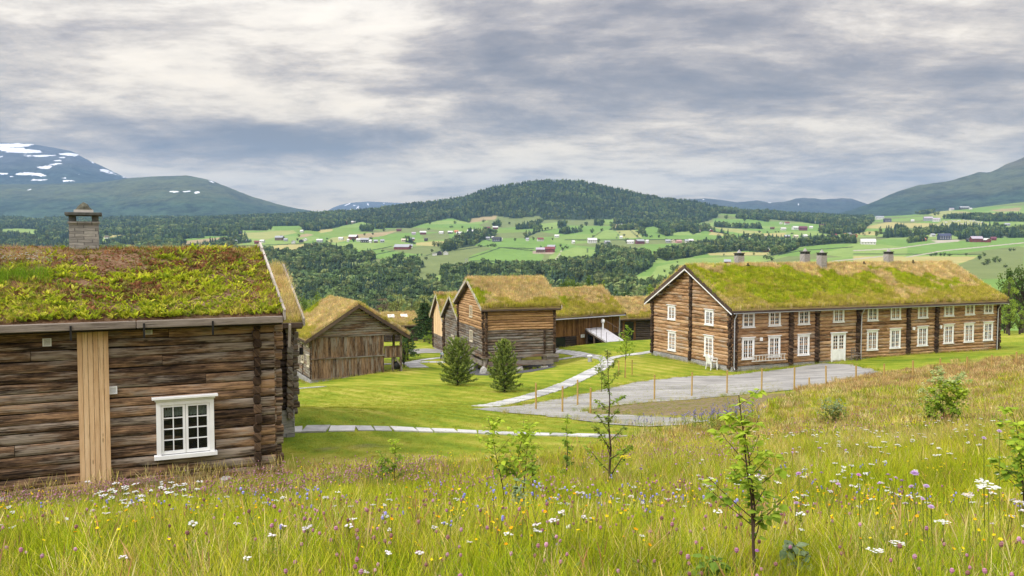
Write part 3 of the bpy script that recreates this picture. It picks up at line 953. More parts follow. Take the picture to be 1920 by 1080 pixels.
# ------------------------------------------------------------------ air: one even box of haze round everything
hz = MB()
_lo = min(o.data.vertices[k].co.z for o in C.objects if o.type == 'MESH' for k in range(0, len(o.data.vertices), 3)) - 3
_hi = max(o.data.vertices[k].co.z for o in C.objects if o.type == 'MESH' for k in range(0, len(o.data.vertices), 3)) + 12
hz.box(-9000, 9000, -120, 11500, _lo, _hi)
print('haze', _lo, _hi)
m_haze = bpy.data.materials.new('haze')
m_haze.use_nodes = True
nt = m_haze.node_tree
for n in list(nt.nodes): nt.nodes.remove(n)
pvn = nt.nodes.new('ShaderNodeVolumePrincipled')
pvn.inputs['Color'].default_value = (.36, .62, 1.0, 1)
pvn.inputs['Density'].default_value = 9.0e-5
pvn.inputs['Anisotropy'].default_value = 0.25
nt.links.new(pvn.outputs[0], nt.nodes.new('ShaderNodeOutputMaterial').inputs['Volume'])
haze = hz.build('haze', m_haze)
tag(haze, kind='stuff')
haze.visible_shadow = True

# ================================================================== MATERIALS OF THE HOUSES
m_log_cabin = wood_mat('cabin_logs', (.020, .012, .007), (.135, .082, .048), (.42, .26, .145), (.36, .30, .24), .22, contrast=1.5)
m_log_house = wood_mat('house_logs', (.055, .026, .012), (.35, .195, .090), (.62, .42, .24), (.48, .38, .28), .10, contrast=1.2)
m_log_barn = wood_mat('barn_logs', (.030, .018, .011), (.135, .080, .046), (.30, .19, .11), (.29, .26, .22), .5)
m_log_grey = wood_mat('grey_logs', (.030, .021, .015), (.125, .088, .060), (.27, .205, .148), (.27, .25, .22), .3, contrast=1.25)
m_log_fresh = wood_mat('fresh_logs', (.13, .068, .028), (.37, .215, .10), (.56, .36, .19), None)
m_log_dark = wood_mat('dark_logs', (.015, .011, .009), (.050, .036, .028), (.10, .075, .058), None)
m_boards_grey = wood_mat('grey_boards', (.030, .017, .010), (.150, .090, .052), (.30, .195, .12), (.29, .25, .21), .2, contrast=1.4)
m_boards_brown = wood_mat('brown_boards', (.06, .028, .010), (.20, .098, .032), (.33, .18, .07), None)
m_boards_new = wood_mat('new_boards', (.50, .30, .15), (.72, .50, .29), (.84, .65, .43), None, contrast=.6)
m_barge_grey = wood_mat('silver_boards', (.16, .13, .11), (.33, .29, .25), (.50, .46, .41), None)
m_silver = wood_mat('silver_barge', (.30, .26, .22), (.52, .47, .42), (.68, .63, .57), None)
m_eave = wood_mat('eave_log', (.07, .055, .043), (.17, .14, .115), (.28, .24, .205), None)
m_barge_brown = wood_mat('brown_barge', (.03, .02, .014), (.085, .058, .043), (.15, .11, .085), None)
m_corner = wood_mat('corner_logs', (.012, .008, .005), (.052, .031, .018), (.16, .10, .06), None)
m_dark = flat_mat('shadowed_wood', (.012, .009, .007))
m_white = flat_mat('white_paint', (.85, .86, .87), .55, .3, .05, 3.0)
m_offwhite = flat_mat('cream_paint', (.60, .54, .42), .6, .3, .08, 3.0)
m_stake = flat_mat('stake_wood', (.42, .28, .09), .8, .2, .2, 9.0)
m_metal = flat_mat('zinc', (.42, .43, .46), .45, .5, .08, 4.0, .3)
m_black = flat_mat('black_paint', (.015, .015, .016), .6)


def glass_mat(name, tone=(.012, .014, .016)):
    m_, gg, b = new_mat(name)
    b.inputs['Base Color'].default_value = (*tone, 1)
    b.inputs['Roughness'].default_value = .06
    b.inputs['Specular IOR Level'].default_value = .28
    tcn = gg.n('ShaderNodeTexCoord').outputs['Object']
    bump(gg, b, gg.noise(tcn, 2.5, 2, .5), .25, .03)
    return m_


m_glass = glass_mat('window_glass')
m_glass_clear, gg, b = new_mat('clear_glass')
tr = gg.n('ShaderNodeBsdfTransparent'); tr.inputs[0].default_value = (.9, .93, .92, 1)
b.inputs['Base Color'].default_value = (.01, .012, .012, 1); b.inputs['Roughness'].default_value = .05; b.inputs['Specular IOR Level'].default_value = .6
mxs = gg.n('ShaderNodeMixShader'); mxs.inputs[0].default_value = .45
gg.l(tr.outputs[0], mxs.inputs[1]); gg.l(b.outputs[0], mxs.inputs[2]); gg.l(mxs.outputs[0], gg.nt.nodes['Material Output'].inputs['Surface'])


def stone_mat(name, c0, c1, mortar, sx=2.2, sz=9.0):
    """thin flat slabs of slate laid dry: bricks of varying tone along lc"""
    m_, gg, b = new_mat(name)
    a = attr(gg, 'lc').outputs['Vector']
    sp = gg.n('ShaderNodeSeparateXYZ'); gg.l(a, sp.inputs[0])
    wob = gg.noise(a, 3.0, 3, .6)
    v = gg.comb(gg.m('MULTIPLY', sp.outputs[0], sx), gg.m('ADD', gg.m('MULTIPLY', sp.outputs[1], sz), gg.m('MULTIPLY', wob, .5)), 0.0)
    br = gg.n('ShaderNodeTexBrick')
    br.offset = .43; br.offset_frequency = 2; br.squash = .7; br.squash_frequency = 3
    gg.l(v, br.inputs['Vector'])
    br.inputs['Scale'].default_value = 1.0
    br.inputs['Mortar Size'].default_value = .016
    br.inputs['Brick Width'].default_value = .9; br.inputs['Row Height'].default_value = .8
    br.inputs['Color1'].default_value = (*c0, 1); br.inputs['Color2'].default_value = (*c1, 1); br.inputs['Mortar'].default_value = (*mortar, 1)
    f = gg.noise(gg.vm('MULTIPLY', a, (4, 22, 1)), 1.0, 6, .7)
    gg.l(gg.mix(1.0, br.outputs['Color'], gg.ramp(f, [(.3, (.6, .6, .62)), (.7, (1.25, 1.22, 1.2))]), 'MULTIPLY'), b.inputs['Base Color'])
    bump(gg, b, gg.m('ADD', gg.m('SUBTRACT', 1.0, br.outputs['Fac']), gg.m('MULTIPLY', f, .6)), .9, .03)
    return m_


m_stone = stone_mat('slate_masonry', (.38, .37, .34), (.22, .215, .20), (.11, .11, .105), 1.9, 11.0)
m_stone_fine = stone_mat('chimney_masonry', (.46, .445, .41), (.30, .29, .275), (.14, .14, .13), 3.2, 10.0)
m_plinth = stone_mat('foundation_stone', (.42, .41, .40), (.28, .28, .27), (.12, .12, .12), 1.2, 4.0)
m_slate = flat_mat('slate_slab', (.085, .09, .085), .7, .3, .3, 7)
m_boulder = flat_mat('rough_stone', (.36, .35, .33), .9, .2, .3, 5)

m_turf, gg, b = new_mat('turf')
tcn = gg.n('ShaderNodeTexCoord').outputs['Object']
f = gg.noise(tcn, 1.1, 5, .65); f2 = gg.noise(tcn, 9, 5, .7)
gg.l(gg.ramp(gg.m('ADD', gg.m('MULTIPLY', f, .5), gg.m('MULTIPLY', f2, .5)), [(.32, (.13, .09, .04)), (.48, (.27, .20, .08)), (.62, (.26, .25, .05)), (.75, (.40, .30, .14))]), b.inputs['Base Color']); b.inputs['Specular IOR Level'].default_value = .03
bump(gg, b, f2, 1.0, .06)
m_sod, gg, b = new_mat('bare_sod')
tcn = gg.n('ShaderNodeTexCoord').outputs['Object']
f = gg.noise(tcn, 1.6, 6, .7); f2 = gg.noise(tcn, 14, 5, .7)
gg.l(gg.ramp(gg.m('ADD', gg.m('MULTIPLY', f, .5), gg.m('MULTIPLY', f2, .5)), [(.34, (.07, .04, .024)), (.48, (.17, .095, .055)), (.58, (.24, .17, .105)), (.70, (.20, .19, .05))]), b.inputs['Base Color']); b.inputs['Specular IOR Level'].default_value = .03
bump(gg, b, f2, 1.0, .05)

m_blade = leaf_mat('grass_blade', None, .22, .38, .6, .62)
m_leafy = leaf_mat('herb_leaf', None, .2, .4, .5, .35)


# ------------------------------------------------------------------ plants that get spread about
def blades(name, n, h, spread, w, lean=.35, mat_=None, head=0.0, seg=3, hvar=.4, seed=0):
    r = random.Random(seed)
    mb = MB()
    for _ in range(n):
        a = r.random() * 6.283; d = spread * math.sqrt(r.random())
        x, y = d * cos(a), d * sin(a)
        hh = h * (1 - hvar * r.random())
        a2 = r.random() * 6.283
        ln = lean * hh * (.3 + r.random())
        fx, fy = r.uniform(-1, 1), r.uniform(-1, 1)
        L = math.hypot(fx, fy) + 1e-6
        fx, fy = fx / L * w / 2, fy / L * w / 2
        v, lc = [], []
        rn = r.random()
        for i in range(seg + 1):
            t = i / seg
            q = t ** 1.8
            px_, py_, pz = x + cos(a2) * ln * q, y + sin(a2) * ln * q, hh * (t - .12 * q * lean)
            ww = 1 - .75 * t
            if head and i == seg: ww = .25
            if head and i == seg - 1: ww = head
            v += [(px_ - fx * ww, py_ - fy * ww, pz), (px_ + fx * ww, py_ + fy * ww, pz)]
            lc += [(t, 0, rn)] * 2
        mb.add(v, [(2 * i, 2 * i + 1, 2 * i + 3, 2 * i + 2) for i in range(seg)], lc)
    return mb.build(name, mat_ or m_blade, link=False)


def rosette(name, n, L, w, up=.8, seed=0, mat_=None):
    """upright leafy herb with broad leaves"""
    r = random.Random(seed)
    mb = MB()
    for k in range(n):
        a = 6.283 * k / n + r.uniform(-.5, .5)
        l = L * r.uniform(.6, 1.1); ww = w * r.uniform(.7, 1.1)
        e = up * r.uniform(.7, 1.15)
        base = (r.uniform(-.04, .04), r.uniform(-.04, .04))
        v, lc = [], []
        rn = r.random()
        for i, (t, q) in enumerate(((0, .25), (.3, .8), (.65, 1.0), (.88, .6), (1, .08))):
            bend = e - t * .55
            rr = l * t * cos(e - .25 * t); zz = l * (t * sin(e) - .22 * t * t)
            cx, cy = base[0] + cos(a) * rr, base[1] + sin(a) * rr
            sx, sy = -sin(a) * ww / 2 * q, cos(a) * ww / 2 * q
            v += [(cx - sx, cy - sy, zz + .012), (cx, cy, zz), (cx + sx, cy + sy, zz + .012)]
            lc += [(t, 0, rn)] * 3
        f = []
        for i in range(4):
            f += [(3 * i, 3 * i + 1, 3 * i + 4, 3 * i + 3), (3 * i + 1, 3 * i + 2, 3 * i + 5, 3 * i + 4)]
        mb.add(v, f, lc)
    return mb.build(name, mat_ or m_leafy, link=False)


T_fine = [blades('tuft_fine%d' % i, 22, .30, .16, .0085, .5, seed=10 + i) for i in range(3)]
T_roof = [blades('tuft_roof%d' % i, 26, .42, .22, .014, .35, head=1.1, seed=40 + i) for i in range(3)]
T_herb = [rosette('herb%d' % i, 7 + i, .22, .055, 1.25, seed=60 + i) for i in range(3)]
T_sed = [rosette('sedum%d' % i, 12, .09, .03, .9, seed=70 + i) for i in range(2)]


# ------------------------------------------------------------------ house pieces
class Frame:
    """maps wall coordinates (along, outward, up) into house coordinates"""
    def __init__(s, kind, L=0, Wd=0):
        s.k, s.L, s.W = kind, L, Wd

    def __call__(s, x, o, z):
        if s.k == 'front': return (x, -o, z)
        if s.k == 'back': return (x, s.W + o, z)
        if s.k == 'left': return (-o, x, z)
        return (s.L + o, x, z)


def log_rows(mb, fr, L, z0, z1, lh, xr=None, bulge=.075, seg=.5, joint=7.0, rnd_bias=0.0, jit=.012, seed=1):
    """stack of horizontal logs; xr(z) gives the extent of a row (gables)"""
    r = random.Random(seed)
    z = z0
    prof = [(0.0, 0.03), (.5, .06), (.88, .24), (1.0, .5), (.9, .76), (.5, .95), (0.0, .98)]
    while z < z1 - .05:
        h = min(lh * r.uniform(.86, 1.14), z1 - z)
        if z1 - z - h < lh * .35: h = z1 - z
        xa, xb = (0, L) if xr is None else xr(z + h * .5)
        if xb - xa < .15: break
        x = xa
        while x < xb - 1e-3:
            e = min(xb, x + joint * r.uniform(.6, 1.6))
            if xb - e < 1.0: e = xb
            n = max(1, int((e - x) / seg))
            rn = min(.999, max(0, r.random() + rnd_bias))
            ph = r.random() * 50
            taper = r.uniform(-.12, .12)
            v, lc = [], []
            for i in range(n + 1):
                xx = x + (e - x) * i / n
                w1 = math.sin(xx * 1.3 + ph) * jit + math.sin(xx * 3.1 + ph * 2) * jit * .6
                w2 = math.sin(xx * .9 + ph * 3) * jit * .8
                for (o, t) in prof:
                    oo = o * bulge * (1 + taper * (i / n - .5)) + w1 * (o > 0)
                    zz = z + h * t + w2 * (0 < t < 1)
                    v.append(fr(xx + .004 * (i == 0) - .004 * (i == n), oo, zz))
                    lc.append((xx + ph, t * h, rn))
            k = len(prof)
            f = [(i * k + j, (i + 1) * k + j, (i + 1) * k + j + 1, i * k + j + 1) for i in range(n) for j in range(k - 1)]
            f += [tuple(range(k)), tuple(n * k + j for j in reversed(range(k)))]
            mb.add(v, f, lc)
            x = e
        z += h


def log_ends(mb, fr, x, z0, z1, lh, out=.26, w=.20, seed=1, start=0.0):
    """column of crossing log ends at a corner or a partition wall"""
    r = random.Random(seed)
    z = z0
    while z < z1 - .08:
        h = min(lh * r.uniform(.9, 1.1), z1 - z)
        oo = out * r.uniform(.72, 1.12); ww = w * r.uniform(.85, 1.1); cx = x + r.uniform(-.015, .015)
        rn = r.random()
        ring = [(-.5, .25), (-.38, .04), (.38, .04), (.5, .25), (.5, .75), (.38, .96), (-.38, .96), (-.5, .75)]
        v, lc = [], []
        for o in (start, oo * .93, oo):
            sc2 = .86 if o == oo else 1
            for (a, t) in ring:
                v.append(fr(cx + a * ww * sc2, o, z + h * (.5 + (t - .5) * sc2)))
                lc.append((o, a * .2 + t * h, rn))
        f = [(k * 8 + i, k * 8 + (i + 1) % 8, k * 8 + 8 + (i + 1) % 8, k * 8 + 8 + i) for k in range(2) for i in range(8)]
        f.append(tuple(range(16, 24)))
        mb.add(v, f, lc)
        z += h


def ends(h, lst, mat_=None, name='corner_ends'):
    for k, (wn, x, z0, z1, lh, out, w) in enumerate(lst):
        mb = MB(); log_ends(mb, h.fr[wn], x, z0, z1, lh, out, w, k + 3); mb.build(name, mat_ or m_corner, h.root)


def board_wall(mb, fr, x0, x1, z0, z1, bw=.2, out=.03, th=.02, top=None, seed=1, gap=.006):
    r = random.Random(seed)
    x = x0
    while x < x1 - .02:
        w = min(bw * r.uniform(.7, 1.3), x1 - x)
        if x1 - x - w < bw * .4: w = x1 - x
        o = out + r.uniform(0, .018)
        rn = r.random()
        za = z0 + r.uniform(-.015, .015)
        zt = [(z1 if top is None else min(z1, top(q))) for q in (x, x + w)]
        a, b_ = x + gap, x + w - gap
        v = [fr(a, 0, za), fr(b_, 0, za), fr(b_, o, za), fr(a, o, za), fr(a, 0, zt[0]), fr(b_, 0, zt[1]), fr(b_, o, zt[1]), fr(a, o, zt[0])]
        lc = [(za, a, rn), (za, b_, rn), (za, b_, rn), (za, a, rn), (zt[0], a, rn), (zt[1], b_, rn), (zt[1], b_, rn), (zt[0], a, rn)]
        f = [(3, 2, 1, 0), (4, 5, 6, 7), (0, 1, 5, 4), (1, 2, 6, 5), (2, 3, 7, 6), (3, 0, 4, 7)]
        if fr.k in ('front', 'right'): pass
        mb.add(v, f, lc)
        x += w


def fbox(mb, fr, x0, x1, o0, o1, z0, z1, rnd=None, vert=False):
    """box in wall coordinates"""
    if rnd is None: rnd = random.random()
    c = [(x0, o0, z0), (x1, o0, z0), (x1, o1, z0), (x0, o1, z0), (x0, o0, z1), (x1, o0, z1), (x1, o1, z1), (x0, o1, z1)]
    lc = [((p[2], p[0] + p[1], rnd) if vert else (p[0], p[2] + p[1], rnd)) for p in c]
    mb.add([fr(*p) for p in c], [(0, 1, 2, 3), (7, 6, 5, 4), (4, 5, 1, 0), (5, 6, 2, 1), (6, 7, 3, 2), (7, 4, 0, 3)], lc)


def make_window(w, h, rows, mat_=None, sashes=2, cols=2, name='window', crown=True, casing=.11, st=.055):
    """white casement: casing with crown and sill boards, sashes with glazing bars, panes; origin bottom centre of the opening, outward = -y"""
    mat_ = mat_ or m_white
    fr = Frame('front')
    mb = MB()
    c = casing
    fbox(mb, fr, -w / 2 - c, -w / 2, .0, .135, -c * .2, h)
    fbox(mb, fr, w / 2, w / 2 + c, .0, .135, -c * .2, h)
    fbox(mb, fr, -w / 2 - c, w / 2 + c, .0, .137, h, h + c)
    # sashes
    sw = w / sashes
    for s_ in range(sashes):
        x0 = -w / 2 + s_ * sw + .004; x1 = x0 + sw - .008
        fbox(mb, fr, x0, x0 + st, .05, .115, .0, h)
        fbox(mb, fr, x1 - st, x1, .05, .115, .0, h)
        fbox(mb, fr, x0 + st, x1 - st, .05, .114, .0, st * 1.25)
        fbox(mb, fr, x0 + st, x1 - st, .05, .114, h - st, h)
        ix0, ix1, iz0, iz1 = x0 + st, x1 - st, st * 1.25, h - st
        for k in range(1, cols):
            cx = ix0 + (ix1 - ix0) * k / cols
            fbox(mb, fr, cx - .011, cx + .011, .06, .105, iz0, iz1)
        for k in range(1, rows):
            cz = iz0 + (iz1 - iz0) * k / rows
            fbox(mb, fr, ix0, ix1, .06, .103, cz - .011, cz + .011)
    o = mb.build(name, mat_)
    m2 = MB()
    fbox(m2, fr, -w / 2 + .01, w / 2 - .01, .0, .07, .01, h - .01)
    m2.build('pane', m_glass, o)
    m3 = MB()
    fbox(m3, fr, -w / 2 - c - .06, w / 2 + c + .06, .0, .17, -c * .2 - .09, -c * .2 - .002)
    m3.build('sill', mat_, o)
    if crown:
        m4 = MB()
        fbox(m4, fr, -w / 2 - c - .03, w / 2 + c + .03, .0, .165, h + c + .002, h + c + .05)
        fbox(m4, fr, -w / 2 - c - .09, w / 2 + c + .09, .0, .22, h + c + .052, h + c + .095)
        m4.build('head_board', mat_, o)
    return o


def put_window(proto, parent, fr, x, z, off=.0, used=set()):
    w_ = proto
    if proto.name in used:
        w_ = copy_tree(proto)
    used.add(proto.name)
    w_.parent = parent
    w_.location = fr(x, off, z)
    w_.rotation_euler = (0, 0, {'front': 0, 'left': -math.pi / 2, 'right': math.pi / 2, 'back': math.pi}[fr.k])
    return w_


class House:
    """gabled log house. Local axes: x along the front eave, y to the back, z up; origin = front left corner of the wall at ground"""
    def __init__(s, name, label, cat, corner, yaw, L, Wd, H, rise, over_e=.45, over_g=.35, group=None, ridge=.5, turf=.28):
        s.root = empty(name, corner, yaw)
        tag(s.root, label, cat, group)
        s.L, s.W, s.H, s.rise, s.oe, s.og, s.turf = L, Wd, H, rise, over_e, over_g, turf
        s.ry = Wd * ridge
        s.sf = rise / s.ry
        s.sb = rise / (Wd - s.ry)
        s.M = Matrix.Translation(corner) @ Matrix.Rotation(yaw, 4, 'Z')
        s.Mi = s.M.inverted()
        s.fr = {k: Frame(k, L, Wd) for k in ('front', 'back', 'left', 'right')}

    def on(s, wall, px, py, off=0.1):
        """wall coordinates (along, up) seen at a photo pixel"""
        d = s.Mi.to_3x3() @ Vector(ray(px, py)); o = s.Mi @ Vector((0, 0, 0))
        if wall == 'front': t = (-off - o.y) / d.y; p = o + d * t; return p.x, p.z
        if wall == 'left': t = (-off - o.x) / d.x; p = o + d * t; return p.y, p.z
        if wall == 'right': t = (s.L + off - o.x) / d.x; p = o + d * t; return p.y, p.z
        t = (off - o.y) / d.y; p = o + d * t; return p.x, p.z

    def roof_z(s, y):
        return s.H + (y * s.sf if y <= s.ry else (s.W - y) * s.sb)

    def gable_xr(s, inset=.0):
        def f(z):
            if z <= s.H: return (0, s.W)
            return ((z - s.H) / s.sf + inset, s.W - (z - s.H) / s.sb - inset)
        return f

    def core(s, z0=0.0, z1=None, mat_=None):
        """closed inner shell behind the logs"""
        z1 = z1 or s.H
        e = .02
        mb = MB()
        L, Wd, H, R = s.L, s.W, s.H - .02, s.H + s.rise - .06
        v = [(e, e, z0), (L - e, e, z0), (L - e, Wd - e, z0), (e, Wd - e, z0), (e, e, H), (L - e, e, H), (L - e, Wd - e, H), (e, Wd - e, H), (e, s.ry, R), (L - e, s.ry, R)]
        f = [(3, 2, 1, 0), (0, 1, 5, 4), (2, 3, 7, 6), (1, 2, 6, 9, 5), (3, 0, 4, 8, 7), (4, 5, 9, 8), (6, 7, 8, 9)]
        mb.add(v, f)
        return mb.build('inner_wall', mat_ or m_dark, s.root)

    def logs(s, walls, z0, z1, lh, mat_, name='log_wall', gable=True, joint=7.0, bulge=.075, seed=1, jit=.012, zg=None):
        for k, wname in enumerate(walls):
            mb = MB()
            fr = s.fr[wname]
            if wname in ('front', 'back'):
                log_rows(mb, fr, s.L, z0, min(z1, s.H), lh, None, bulge, .5, joint, seed=seed + k, jit=jit)
            else:
                log_rows(mb, fr, s.W, z0, z1 if not gable else s.H + s.rise - .05, lh, s.gable_xr(.05), bulge, .5, joint, seed=seed + k, jit=jit)
            mb.build(name, mat_, s.root)

    def roof(s, mat_=None, bump_=.05, seed=1, barge=None, barge_h=.24, barge_th=.045, eave=None, barge_mat2=None, edge_h=.16, ends=True, bup=.62):
        """sod roof: thick lumpy turf over boards, verge boards on the gables, log along the eave"""
        L, Wd, H = s.L, s.W, s.H
        oe, og, T = s.oe, s.og, s.turf
        x0, x1 = -og, L + og
        nx = max(8, int((x1 - x0) / .35)); nyf = max(6, int((s.ry + oe) / .35)); nyb = max(6, int((Wd - s.ry + oe) / .35))
        ys = np.concatenate([np.linspace(-oe, s.ry, nyf + 1), np.linspace(s.ry, Wd + oe, nyb + 1)[1:]])
        xs = np.linspace(x0, x1, nx + 1)
        X, Y = np.meshgrid(xs, ys)
        base = np.where(Y <= s.ry, H + Y * s.sf, H + (Wd - Y) * s.sb)
        rr = np.abs(Y - s.ry)
        round_ = -.10 * np.exp(-(rr / .5) ** 2)
        top = base + T + round_ + (fbm(X * 1.3 + seed * 9, Y * 1.3, 3, seed) - .5) * bump_ * 2.4 + (fbm(X * .35, Y * .35 + seed, 2, seed + 3) - .5) * bump_ * 3
        edge_e = np.minimum(np.minimum(Y + oe, Wd + oe - Y) / .18, 1)
        top = base + (top - base) * (.55 + .45 * edge_e)
        V = np.stack([X, Y, top], -1).reshape(-1, 3)
        ny_, nx_ = X.shape
        F = grid_faces(ny_, nx_).tolist()
        # skirt down to the boards
        Vb = np.stack([X, Y, base + .03], -1).reshape(-1, 3)
        n0 = len(V)
        def idx(i, j): return i * nx_ + j
        border = [idx(0, j) for j in range(nx_)] + [idx(i, nx_ - 1) for i in range(1, ny_)] + [idx(ny_ - 1, j) for j in range(nx_ - 2, -1, -1)] + [idx(i, 0) for i in range(ny_ - 2, 0, -1)]
        VV = np.vstack([V, Vb[border]])
        m_ = len(border)
        for q in range(m_):
            a, b_ = border[q], border[(q + 1) % m_]
            F.append([b_, a, n0 + q, n0 + (q + 1) % m_])
        tf = np_mesh('turf_roof', VV, F, mat_ or m_turf, {'lc': ('FLOAT_VECTOR', VV)}, smooth=True, parent=s.root)
        s.tf = tf
        # boards under the turf
        mb = MB()
        th = .05
        pr = [(-oe + .02, H - (oe - .02) * s.sf), (s.ry, H + s.rise), (Wd + oe - .02, H - (oe - .02) * s.sb)]
        v = []
        for x in (x0 + .03, x1 - .03):
            for (y, z) in pr: v.append((x, y, z + .025))
            for (y, z) in pr: v.append((x, y, z - th))
        f = [(0, 6, 7, 1), (1, 7, 8, 2), (3, 4, 10, 9), (4, 5, 11, 10), (0, 1, 4, 3), (1, 2, 5, 4), (6, 9, 10, 7), (7, 10, 11, 8), (0, 3, 9, 6), (2, 8, 11, 5)]
        mb.add(v, f, [(p[0], p[1], .3) for p in v])
        mb.build('roof_boards', m_barge_brown, tf)
        # verge boards
        bm_ = barge or m_barge_grey
        gl = []
        if ends:
            for x in ((x0, x1)):
                sgn = -1 if x == x0 else 1
                for (ya, za, yb, zb) in ((-oe - .06, H - (oe + .06) * s.sf, s.ry, H + s.rise), (Wd + oe + .06, H - (oe + .06) * s.sb, s.ry, H + s.rise)):
                    mb = MB()
                    dz_ = T * bup
                    xx = x + sgn * barge_th * .5
                    lc_n = .5
                    p0, p1 = (ya, za + dz_), (yb, zb + dz_)
                    hh = barge_h
                    xa, xb = xx - barge_th / 2, xx + barge_th / 2
                    v = [(xa, p0[0], p0[1] - hh), (xb, p0[0], p0[1] - hh), (xb, p0[0], p0[1] + .03), (xa, p0[0], p0[1] + .03),
                         (xa, p1[0], p1[1] - hh), (xb, p1[0], p1[1] - hh), (xb, p1[0], p1[1] + .03), (xa, p1[0], p1[1] + .03)]
                    ln = math.hypot(p1[0] - p0[0], p1[1] - p0[1])
                    rn = random.random()
                    lc = [(0, 0, rn), (0, .04, rn), (0, .3, rn), (0, .3, rn), (ln, 0, rn), (ln, .04, rn), (ln, .3, rn), (ln, .3, rn)]
                    mb.add(v, [(3, 2, 1, 0), (4, 5, 6, 7), (0, 1, 5, 4), (1, 2, 6, 5), (2, 3, 7, 6), (3, 0, 4, 7)], lc)
                    mb.build('barge_board', bm_, tf)
                    if barge_mat2 is not None:      # pale strip under the verge board
                        mb = MB()
                        hh2 = .11
                        v2 = [(xa, p0[0], p0[1] - hh - hh2), (xb, p0[0], p0[1] - hh - hh2), (xb, p0[0], p0[1] - hh - .004), (xa, p0[0], p0[1] - hh - .004),
                              (xa, p1[0], p1[1] - hh - hh2), (xb, p1[0], p1[1] - hh - hh2), (xb, p1[0], p1[1] - hh - .004), (xa, p1[0], p1[1] - hh - .004)]
                        mb.add(v2, [(3, 2, 1, 0), (4, 5, 6, 7), (0, 1, 5, 4), (1, 2, 6, 5), (2, 3, 7, 6), (3, 0, 4, 7)], lc)
                        mb.build('verge_strip', barge_mat2, tf)
        # turf log along both eaves
        for side in (0, 1):
            mb = MB()
            y = -oe - .05 if side == 0 else Wd + oe + .05
            z = H - (oe + .05) * (s.sf if side == 0 else s.sb)
            n = max(1, int((x1 - x0) / 3.2))
            for k in range(n):
                a = x0 + .02 + (x1 - x0 - .04) * k / n; b_ = x0 + .02 + (x1 - x0 - .04) * (k + 1) / n
                mb.box(a + .004, b_ - .004, y - .05, y + .05, z + .03, z + .03 + edge_h, 'x', bev=.015)
            mb.build('turf_log', eave or m_barge_grey, tf)
        return tf

    def top_pts(s, n, side='front', seed=1, x=None):
        """random points on a roof slope (house coordinates), with slope"""
        r = np.random.default_rng(seed)
        X = r.uniform(-s.og, s.L + s.og, n)
        if side == 'front': Y = r.uniform(-s.oe + .03, s.ry + .12, n)
        else: Y = r.uniform(s.ry, s.W + s.oe - .03, n)
        Z = np.where(Y <= s.ry, s.H + Y * s.sf, s.H + (s.W - Y) * s.sb) + s.turf - .05 - .09 * np.exp(-((Y - s.ry) / .5) ** 2)
        return np.stack([X, Y, Z], 1)


def lean_rots(n, r, amt=.25):
    return np.stack([r.uniform(-amt, amt, n), r.uniform(-amt, amt, n), r.uniform(0, 6.283, n)], 1)


DRY = np.array([(.84, .64, .28), (.74, .54, .22), (.90, .74, .38), (.70, .45, .20), (.70, .62, .16)])
GRN = np.array([(.43, .50, .014), (.35, .45, .012), (.53, .55, .024), (.60, .57, .07), (.29, .41, .014)])


def roof_grass(h, n, side, green, seed, protos=None, scale=(.55, 1.15), name='roof_grass'):
    """green(x, y) -> 0..1 share of fresh grass, 0..1"""
    r = np.random.default_rng(seed)
    p = h.top_pts(n, side, seed)
    gfrac = green(p[:, 0], p[:, 1]) + (fbm(p[:, 0] * .9, p[:, 1] * .9, 3, seed) - .5) * .9
    isg = r.uniform(0, 1, n) < np.clip(gfrac, .03, .97)
    mid = np.clip(1 - np.abs(gfrac - .5) * 3, 0, 1)
    OLV = np.array([(.56, .50, .07), (.48, .46, .04), (.62, .50, .12)])
    tint = np.where((r.uniform(0, 1, n) < mid * .6 + .06)[:, None], OLV[r.integers(0, 3, n)], np.where(isg[:, None], GRN[r.integers(0, len(GRN), n)], DRY[r.integers(0, len(DRY), n)])) * r.uniform(.6, 1.2, (n, 1)) * (.7 + .6 * fbm(p[:, 0] * 1.6, p[:, 1] * 1.6, 3, seed + 9))[:, None]
    sc = r.uniform(*scale, n) * np.where(isg, .85, 1.0)
    protos = protos or T_roof
    # longer grass hanging over the edges and along the ridge
    m_ = int(h.L * 13)
    ex = r.uniform(-h.og, h.L + h.og, m_); ey = np.where(r.uniform(0, 1, m_) < .3, -h.oe + .14, h.ry + r.normal(0, .15, m_)) if side == 'front' else np.full(m_, h.W + h.oe - .06)
    k = m_ // 4
    ex[:k] = np.where(r.uniform(0, 1, k) < .5, -h.og + .2, h.L + h.og - .2); ey[:k] = r.uniform(-h.oe, h.ry, k) if side == 'front' else r.uniform(h.ry, h.W + h.oe, k)
    ez = np.where(ey <= h.ry, h.H + ey * h.sf, h.H + (h.W - ey) * h.sb) + h.turf * .62
    et = DRY[r.integers(0, len(DRY), m_)] * r.uniform(.7, 1.15, (m_, 1))
    p = np.vstack([p, np.stack([ex, ey, ez], 1)]); tint = np.vstack([tint, et]); sc = np.r_[sc, r.uniform(.6, 1.15, m_) * scale[1]]
    n = len(p)
    return scatter(name, p, lean_rots(n, r), sc, tint, r.integers(0, len(protos), n), protos, h.tf)


# ================================================================== CABIN AT THE LEFT
def corner_at(px, py, Y): return Vector(P(px, py, Y))


